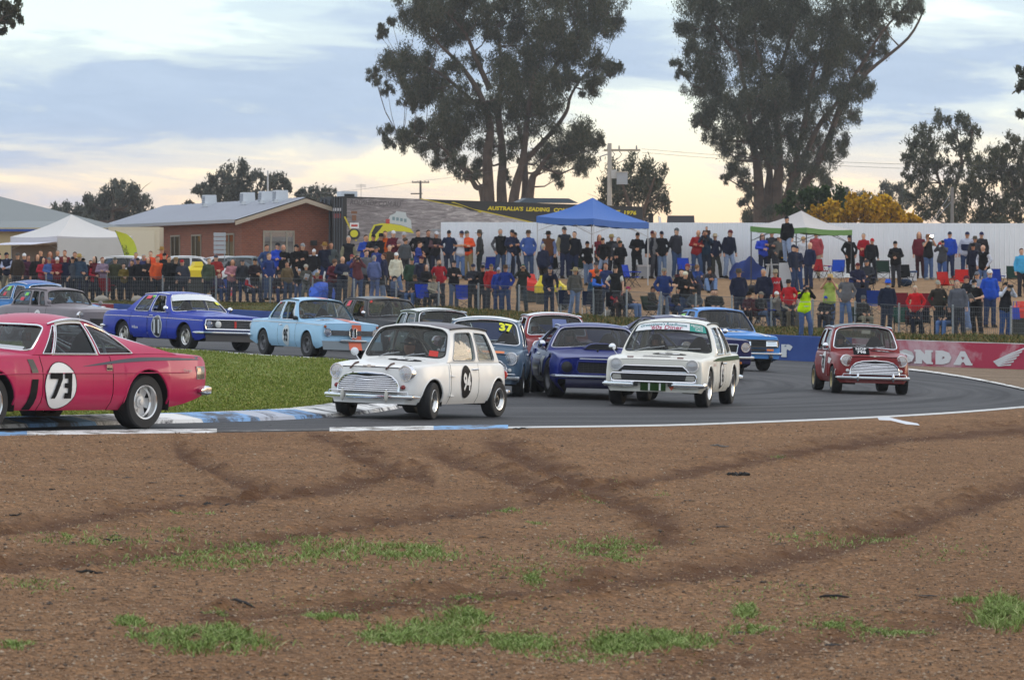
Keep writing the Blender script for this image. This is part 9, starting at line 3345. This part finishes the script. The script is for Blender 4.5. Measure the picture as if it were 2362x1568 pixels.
for s, kd, lab, col in(('looking through binoculars', 'binoculars', 'dark binoculars raised by the man in the green cap', '141416'),('firing a camera flash', 'camera', 'black camera firing its flash before the wide hatted man', '141416'),('raising a red camera', 'compact', 'small red camera raised by the man in grey jumper', 'b01420'),
('lime patterned', 'compact', 'small dark camera raised by the man in straw hat', '141416'),('white sleeves raising', 'camera', 'dark camera raised beside the blue shoulder bag', '141416'),('holding white paper', 'paper', 'white sheet of paper held by the man in yellow scarf', 'd4d6da'),('holding a booklet', 'paper', 'grey booklet held by the white bearded man in black', '7a7c80'),
('holding his pale hat', 'hat', 'pale hat held by the bald man in navy jumper', '9a9488'),('with a stick', 'stick', 'dark walking stick of the old man in grey coat', '241f1c'),('red tartan shirt over', 'camera', 'black camera raised by the man in red tartan shirt', '141416'),('red cap raising a camera', 'compact', 'small camera raised by the man in blue jacket', '26262a'),
('olive coat', 'paper', 'white folded paper in the hands of the grey haired woman', 'd0d2d6'),('turned away with dark bag', 'bag', 'big dark bag at the side of the man in checked shirt', '131316'),('seated with camera raised', 'sitcam', 'dark camera raised by the seated person in white cap', '18181a'),('holding a small camera', 'paper', 'small dark camera case held at the chest of the man in black', '18181b')):
	q = held(who(s), kd, lab, col)
	if s=='holding a small camera':
		q.name, q['category'] = 'camera_case', 'camera case'
		q.scale = tuple(v*1.0 for v in q.scale)
fl = who('firing a camera flash')
m = bpy.data.materials.new('flash_tube')
m.use_nodes = True
m.node_tree.nodes['Principled BSDF'].inputs['Emission Color'].default_value = (1,.97,.85,1)
m.node_tree.nodes['Principled BSDF'].inputs['Emission Strength'].default_value = 60
cam_fl = next(o for o in COL.objects if o.get('label', '').startswith('black camera firing'))
fm_ = MB().box((0,-.335,1.68),(.09,.03,.05)).build('flash', m, cam_fl)
q = held(who('white sleeves raising'), 'bag', 'bright blue shoulder bag hanging beside the raised camera', '1c3cb0')
q.name, q['category'] = 'shoulder_bag', 'bag'
us = who('red shirt with black sleeves')
vs, fs = text_geo('USA',.02)
MB().add([(x*.10,-.148-.012*math.cos(x*1.2),1.30+y*.075)for x, y in vs], fs).build('shirt_lettering', mat('white_print',(.5,.5,.52),.5), us, smooth=False)
for s, z, col, rx, ry in(('white and navy banded',1.15, '20284a',.185,.148),('black and yellow jacket with',1.19, 'c89a20',.0,0),):
	if rx:
		mb = MB()
		for dz in(0,.03,.06,.09,-.03,-.06,-.09,-.12):
			mb.tube([(rx*math.cos(w), ry*math.sin(w), z+dz)for w in np.linspace(0,2*PI,21)[:-1]],.018,5, closed=True)
		mb.build('jumper_band', cloth(col), who(s))
	else:
		mb = MB()
		for(el, wr), sg in zip(POSES['cross'],(-1,1)):
			e, w = Vector(el), Vector(wr)
			mb.tube([e.lerp(w,.1)+Vector((0,-.058,.0)), e.lerp(w,.85)+Vector((0,-.05,0))],.018,5)
		mb.build('sleeve_stripe', cloth(col), who(s), kind=None)
ow = who('orange and black work shirt')
mb = MB()
for k in range(7):
	mb.tube([(.172*math.cos(w),.14*math.sin(w),.98+.03*k)for w in np.linspace(0,2*PI,21)[:-1]],.020,5, closed=True)
mb.build('shirt_hem', cloth('1a1c26'), ow)
# ------------------------------------------------------------------ folding chairs and other things on the bank
_ch = {}
def chair_meshes():
	if _ch:
		return _ch
	m = MB()
	m.grid([[(lerp(-.26,.26, u), lerp(-.24,.22, t),.44-.04*math.sin(PI*u)-.02*t)for u in np.linspace(0,1,7)]for t in np.linspace(0,1,5)])
	m.grid([[(lerp(-.26,.26, u), lerp(-.24,.22, t),.425-.04*math.sin(PI*u)-.02*t)for u in np.linspace(0,1,7)]for t in np.linspace(0,1,5)])
	_ch['seat'] = m.mesh('seat')
	m = MB()
	m.grid([[(lerp(-.27,.27, u),.22+.14*t+.03*math.sin(PI*u),.42+.50*t)for u in np.linspace(0,1,7)]for t in np.linspace(0,1,6)])
	m.grid([[(lerp(-.27,.27, u),.235+.14*t+.03*math.sin(PI*u),.42+.50*t)for u in np.linspace(0,1,7)]for t in np.linspace(0,1,6)])
	_ch['backrest'] = m.mesh('backrest')
	for i,(a, b)in enumerate((((-.27,-.26,0),(-.27,.24,.62)),((.27,-.26,0),(.27,.24,.62)),((-.27,.26,0),(-.27,-.25,.62)),((.27,.26,0),(.27,-.25,.62)))):
		_ch['leg%d'%i] = MB().tube([a, b],.011,6).mesh('leg')
	for i, s in enumerate((-1,1)):
		_ch['arm%d'%i] = MB().tube([(s*.29,-.27,.62),(s*.29,.25,.64)],[.022,.022],6).mesh('armrest')
		_ch['post%d'%i] = MB().tube([(s*.27,.24,.40),(s*.27,.36,.93)],.011,6).mesh('back_post')
	_ch['brace'] = MB().tube([(-.27,-.24,.03),(.27,.24,.40)],.009,5).tube([(.27,-.24,.03),(-.27,.24,.40)],.009,5).mesh('brace')
	return _ch
def camp_chair(cr, x, y, col, label, face=0, frame='1a1a1c'):
	px, py_ = CONV[cr](x, y)
	X, Y, e = stand_spot(px, py_,.93)
	r = empty('camp_chair',(X, Y, T(X, Y)), R(face), label, 'folding chair', 'folding chairs on the bank')
	fm_ = mat('chair_frame', frame,.4, metal=.4)
	for k, me in chair_meshes().items():
		fab = k in('seat', 'backrest')or k.startswith('arm')
		put(me, r, cloth(col, 'chair_fabric')if fab else fm_)
	r.scale = (.92,.92,.92)
for a in((7,40,905, '1f45c8', 'bright blue folding chair at the fence left of the charcoal jumper',170),(7,255,625, '1f3f9c', 'blue folding chair standing by the white fence',-30),(7,880,645, '17171a', 'black folding chair below the tall man in dark vest',30),(7,1085,615, '1f3428', 'dark green folding chair beside the tall man in dark vest',0),
(7,1580,722, '1c3fa8', 'big blue folding chair facing right under the blue shelter',60),(7,2072,660, '1c3fa8', 'blue folding chair between the grey coat and the red jumper',20),(8,890,530, '9a1c22', 'red folding chair right of the cream trousers',30),(8,1000,535, '1f4cb0', 'blue folding chair with raised back right of the green shelter',-20),
(8,1340,540, '24382e', 'green folding chair behind the man holding a small camera',0),(8,1510,570, '17171a', 'black folding chair right of the man holding a small camera',20),(8,1805,622, 'b02420', 'orange red folding chair behind the red camera man',30),(8,1905,605, 'b82420', 'orange red folding chair between the two groups at right',-10),
(8,2160,600, '1c3a94', 'blue folding chair right of the black vest man',10),(8,2290,580, '1f3a30', 'dark green folding chair at the right end of the bank',0),(8,1200,740, '24304a', 'navy folding chair with grey piping before the seated men',170),(8,1280,755, '1c3c8c', 'blue folding chair beside the navy one in mid bank',170),
(8,1468,772, '6a1420', 'maroon folding chair left of the scarlet jacket',0),(8,1660,775, '6a1420', 'maroon folding chair right of the scarlet jacket',0),(8,1480,890, '1c4a3c', 'green folding chair low at the fence left of the pink scarf',0),(8,1835,805, '1d3a30', 'dark green folding chair behind the brown hat at the fence',0),
(6,902,985, '6a1420', 'maroon folding chair below the silver car',20),(6,1872,1190, '1f45c8', 'bright blue chair at the fence beside the cream jumper',160),(7,970,1090, '1f2a48', 'white framed folding chair left of the old man in grey coat',180, 'c8c8c8'),(7,1190,1095, '1f2a48', 'white framed folding chair right of the old man in grey coat',180, 'c8c8c8'),(7,1405,1110, '20202a', 'white framed folding chair below the woman in red cardigan',180, 'c8c8c8'),
(5,990,1120, '8a1c28', 'red folding chair at the left fence below the white car',160),(8,610,930, '1f3c9c', 'blue folding chair under the seated pair beside the photographer',0),(8,1620,1000, '20222c', 'dark folding chair under the woman with pink scarf',0),(5,2080,1090, '2c4a94', 'blue folding chair below the red and white marker post',30)):
	camp_chair(*a)
n_ = 0
for(o, X, Y, z, hh, J)in list(PEOPLE):
	if abs(J['pel'][2]-.50)<.01:
		r = empty('camp_chair',(X, Y, z), o.rotation_euler.z, None, 'folding chair', 'folding chairs on the bank')
		r['label'] = 'folding chair under the '+' '.join(w for w in o['label'].split()[:9])
		r.scale = (hh, hh, hh)
		col = ['22283c', '2a2a2e', '24382e', '4a1a22', '20346c'][n_%5]
		n_+=1
		for k, me in chair_meshes().items():
			fab = k in('seat', 'backrest')or k.startswith('arm')
			put(me, r, cloth(col, 'chair_fabric')if fab else mat('chair_frame', '1a1a1c',.4, metal=.4))
def flag_box(cr, x, y, w, col, label, face, h=.62, tilt=0.):
	px, py_ = CONV[cr](x, y)
	X, Y, e = stand_spot(px, py_,1.0)
	zt = HC+(HZ-py_)/FPX*Y
	mb = MB()
	mb.box((0,0,-h*.78),(w, w*.8, h*.44))
	mb.box((0,0,-h*.44),(w*.92, w*.74, h*.30), top=.55)
	mb.box((0,0,-h*.16),(w*.40, w*.5, h*.30), top=.7)
	o = mb.build('flag_box', mat('moulded_plastic', col,.5), None, smooth=False)
	o.location = (X, Y, zt)
	o.rotation_euler = (0, R(tilt), R(face))
	tag(o, label, 'marshal box', 'plastic marshal boxes at the fence')
	st = MB()
	gz = T(X, Y)-zt
	st.box((0,0,(gz-h)/2),(w*.8, w*.6, abs(gz+h)+.02))
	st.build('stand', mat('dark_box',(.03,.035,.03),.7), o, smooth=False)
	return o
flag_box(5,1810,880,1.05, 'e0c81c', 'yellow plastic marshal box with raised handle at the left fence',20,.62)
flag_box(7,655,825,.62, 'd02a1c', 'red plastic marshal box beside the man with binoculars',30,.62,8)
flag_box(7,755,838,.48, 'd8c41c', 'yellow plastic marshal box beside the leaning man, left one',10,.62)
flag_box(7,905,890,.40, 'd8c41c', 'small yellow plastic marshal box beside the leaning man, right one',-20,.36,-12)
flag_box(8,2345,850,.70, 'd03018', 'orange red plastic marshal box at the right edge',20,.50)
px, y_ = CONV[6](100,935)
X, Y, e = stand_spot(px, y_,1.1)
mp = empty('marker_post',(X, Y, T(X, Y)),0, 'red and white banded marker post at the left fence', 'marker post')
for i in range(5):
	MB().tube([(0,0,.22*i),(0,0,.22*i+.22)],.055,10).build('band', mat('marker_red',(.62,.08,.09),.5)if i%2==0 else mat('marker_pale',(.65,.45,.45),.5), mp)
px, y_ = CONV[6](930,1150)
X, Y, e = stand_spot(px, y_,.75)
um = empty('umbrella',(X, Y, T(X, Y)+.36), R(30), 'bright blue open umbrella lying on its side behind the fence', 'umbrella')
um.rotation_euler = (R(62), R(25),0)
for k in range(8):
	a0, a1 = 2*PI*k/8,2*PI*(k+1)/8
	MB().grid([[Vector((.52*math.sin(b)*math.cos(lerp(a0, a1, t)),.52*math.sin(b)*math.sin(lerp(a0, a1, t)),.45*math.cos(b)-.1-.02*math.sin(PI*t)))for t in np.linspace(0,1,4)]for b in np.linspace(.02,1.25,6)]).build('panel', mat('umbrella_blue',(.03,.12,.62),.6), um)
MB().tube([(0,0,-.5),(0,0,.42)],.01,5).build('shaft', STEEL, um)
px, y_ = CONV[8](390,548)
X, Y, e = stand_spot(px, y_,.8)
mb = MB()
rg = random.Random(3)
mb.grid([[(lerp(-.9,.55, u),.25*math.sin(u*9+t*3)*.3+lerp(-.1,.2, t),.80*(1-t)*(1-.6*abs(2*u-1)**2)*(1+.15*math.sin(u*14))+.02)for u in np.linspace(0,1,22)]for t in np.linspace(0,1,10)])
mb.grid([[(lerp(-.9,.55, u),.45+.05*math.sin(u*9),.78*(1-t)*(1-.6*abs(2*u-1)**2))for u in np.linspace(0,1,22)]for t in np.linspace(0,1,5)])
o = mb.build('tarpaulin', mat('blue_tarp',(.03,.075,.32),.5))
o.location = (X, Y, T(X, Y))
tag(o, 'heap of blue tarpaulin left of the green shelter group', 'tarpaulin')
px, y_ = CONV[8](580,582)
X, Y, e = stand_spot(px, y_,.78)
tb = empty('folding_table',(X, Y, T(X, Y)), R(5), 'white folding table frame behind the black and yellow jacket', 'table')
wt = mat('white_plastic',(.62,.63,.64),.5)
MB().box((0,0,.76),(.95,.5,.04)).build('tabletop', wt, tb)
for sx in(-1,1):
	for sy in(-1,1):
		MB().tube([(sx*.40, sy*.2,.75),(sx*.52, sy*.22,0)],.028,6).build('leg', wt, tb)
px, y_ = CONV[7](1690,710)
X, Y, e = stand_spot(px, y_,.55)
cb = empty('cooler_box',(X, Y, T(X, Y)), R(10), 'grey cooler box on the ground under the right of the blue shelter', 'cooler')
MB().box((0,0,.22),(.6,.4,.44)).build('body', mat('cooler_grey',(.30,.30,.31),.6), cb, smooth=False)
MB().box((0,0,.48),(.63,.43,.08)).build('lid', mat('cooler_lid',(.45,.42,.42),.6), cb, smooth=False)
px, y_ = CONV[8](1530,630)
X, Y, e = stand_spot(px, y_,.4)
cb = empty('cooler_box',(X, Y, T(X, Y)), R(-8), 'white cooler box with blue lid by the white fence at right', 'cooler')
MB().box((0,0,.16),(.55,.36,.32)).build('body', mat('cooler_white2',(.6,.6,.62),.6), cb, smooth=False)
MB().box((0,0,.36),(.58,.39,.07)).build('lid', mat('cooler_blue',(.06,.16,.40),.6), cb, smooth=False)
for cr, x, y, col, lab in((8,1070,870, '8a8a84', 'grey metal bucket behind the fence above the red car'),(8,1500,680, '24344c', 'dark blue bag lying by the white fence'),(8,320,545, '26304c', 'navy bag on the ground left of the tarpaulin'),(8,390,725, '24242a', 'dark bag on the ground right of the long navy coat'),(8,2400,700, '2a2a2e', 'black bag at the right end of the bank'),(8,600,910, '1f3a9c', 'blue bag under the seated pair at the fence')):
	px, y_ = CONV[cr](x, y)
	X, Y, e = stand_spot(px, y_,.32)
	mb = MB()
	if 'bucket' in lab:
		mb.lathe([(.13,0),(.17,.32),(.16,.32),(.12,.02)],16)
		mb.tube([(-.17,0,.32),(-.1,0,.42),(.1,0,.42),(.17,0,.32)],.008,5)
		nm = 'bucket'
	else:
		mb.sphere((0,0,.13),(.27,.16,.15),14,8)
		mb.tube([(-.12,0,.24),(-.06,0,.34),(.06,0,.34),(.12,0,.24)],.012,5)
		nm = 'bag'
	o = mb.build(nm, cloth(col, 'bag_cloth'))
	o.location = (X, Y, T(X, Y))
	tag(o, lab, nm)
for px, w, lab in((236,.55, 'pale rounded rock at the fence left of royal blue car 11, left one'),(320,.5, 'pale rounded rock at the fence left of royal blue car 11, right one'),(1405,.45, 'tan rock behind the fence between blue jackets and leaning man')):
	k = (px-CX)/FPX
	X = k*158
	for _ in range(4):
		X = k*FENCEL(X)[0]
	Y = FENCEL(X)[0]-(.5 if px<1000 else-.6)
	mb = MB()
	mb.sphere((0,0,.08),(w/2, w/2.6,.16),10,7)
	rg = random.Random(px)
	mb.v = [(x*rg.uniform(.85,1.1), y, z*rg.uniform(.85,1.1))for x, y, z in mb.v]
	o = mb.build('rock', mat('pale_rock',(.34,.30,.25),.9, vary=.2, scale=5))
	o.location = (X, Y, T(X, Y))
	tag(o, lab, 'rock')
# ------------------------------------------------------------------ parked cars behind the crowd
HATCH = dict(L=4.1, wb=2.5, fo=.82, tr=.31, tw=.19, track=1.45, rr=.19, sill=.22, sr=.07, bf=.10, br=.08, R=.35, tum=.10, cage=False,
top=[(0,.66),(.05,.74),(.3,.84),(1.1,.98),(3.6,1.0),(4.0,.95),(4.1,.8)], sh=[(0,.64),(.05,.72),(.3,.80),(1.1,.90),(3.4,.96),(4.0,.92),(4.1,.78)],
hw=[(0,.70),(.06,.78),(.25,.83),(.6,.85),(3.5,.85),(4.0,.80),(4.1,.74)],
A=(1.0,1.3,.74,.97), B=(1.75,1.95,.56), Cc=(3.4,3.3,.56), D=(3.95,3.85,.70,.98), zr=(1.40,1.44,1.38), crown=.05, win=[(1.55,2.0,2.35,2.32),(2.42,2.39,3.4,3.1)], doors=[(1.35,2.38),(2.42,3.35)], bonnet=(.05,.95), wsm=(.04,.05,.06), rwm=(.08,.08,.1))
SUV = dict(HATCH, L=4.6, wb=2.75, fo=.85, tr=.38, tw=.24, track=1.55, rr=.22, R=.44, sill=.36, top=[(0,.92),(.05,1.02),(.3,1.10),(1.2,1.18),(4.2,1.2),(4.6,1.1)], sh=[(0,.90),(.05,1.0),(.3,1.06),(1.2,1.12),(4.2,1.15),(4.6,1.05)],
hw=[(0,.78),(.06,.84),(.25,.89),(.6,.92),(4.2,.92),(4.6,.86)], A=(1.15,1.4,.80,1.18), B=(1.75,1.92,.66), Cc=(4.15,4.05,.66), D=(4.45,4.38,.78,1.18), zr=(1.74,1.78,1.72), win=[(1.62,1.95,2.5,2.48),(2.58,2.56,3.3,3.28),(3.4,3.38,4.2,4.0)], doors=[(1.45,2.54),(2.58,3.4)])
def parked(px, s, spec, col, head, label, gm=GLASSD, open_=False):
	p = P3(px, s,640)
	c = Car('parked_car', dict(spec, col=col),(p.x, p.y, head, T(p.x, p.y)), label, 'cars parked behind the crowd', 'parked car')
	c.body().house(trim=None, gm=gm, rail=True)
	c.wheels((5,(.4,.4,.41), False,.04,.4))
	for sg in(1,-1):
		c.plate([(sg*.42, c.SH(0)-.16),(sg*.42, c.SH(0)-.03),(sg*.70, c.SH(0)-.03),(sg*.70, c.SH(0)-.16)],.012, 'headlight', REFL)
		c.lamp(sg*.66, c.SH(c.L-.1)-.14,.07,(.5,.02,.01), 'tail_lamp', rear=True)
	c.plate([(-.35,.5),(-.38,.62),(.38,.62),(.35,.5)],.012, 'grille', BLACK)
	c.bumper(.40,.2,.06,.05, wrap=.3, m=c.paint)
	c.bumper(.45,.2,.06,.05, wrap=.3, rear=True, m=c.paint)
	return c
parked(452,56.5, HATCH,(.62,.62,.62),12, 'white hatchback behind the yellow marshal box')
parked(405,54.2, HATCH,(.10,.012,.014),160, 'dark maroon small car before the brick building windows')
parked(556,56.0, HATCH,(.045,.075,.085),-108, 'dark teal car facing the track behind the left crowd')
c = parked(548,53.6, HATCH,(.66,.67,.68),4, 'white hatchback with raised tailgate behind the dark teal car')
tg = MB()
tg.grid([[(c.x0-3.5-t*.95+.02, y,1.42+t*.34+.04*math.sin(PI*t))for y in np.linspace(-.55,.55,7)]for t in np.linspace(0,1,6)])
tg.build('tailgate', c.paint, c.root)
parked(722,57.2, HATCH,(.40,.42,.45),-100, 'silver hatchback behind the man in white cap')
parked(262,57.0, HATCH,(.60,.60,.59),165, 'white small car below the yellow feather banner')
parked(318,53.0, HATCH,(.10,.26,.46),12, 'pale blue car roof before the brick building end')
o = MB().box((0,0,.7),(1.7,.5,1.4)).build('packing_crate', mat('plywood',(.36,.25,.14),.8, vary=.1, scale=3))
p_ = P3(357,56.5,640)
o.location = (p_.x, p_.y, T(p_.x, p_.y))
tag(o, 'tan plywood crate before the brick building door', 'crate')
# ------------------------------------------------------------------ evening air
hz_m = bpy.data.materials.new('evening_haze')
hz_m.use_nodes = True
_nt = hz_m.node_tree
_nt.nodes.clear()
_o = nd(_nt, 'ShaderNodeOutputMaterial')
_v = nd(_nt, 'ShaderNodeVolumePrincipled', inp={'Color':(.86,.90,.95,1), 'Density':.0002, 'Anisotropy':.2})
_nt.links.new(_v.outputs[0],_o.inputs['Volume'])
haze = MB().box((0,255,16.5),(1400,730,39)).build('haze', hz_m, None, smooth=False)
tag(haze, kind='stuff')
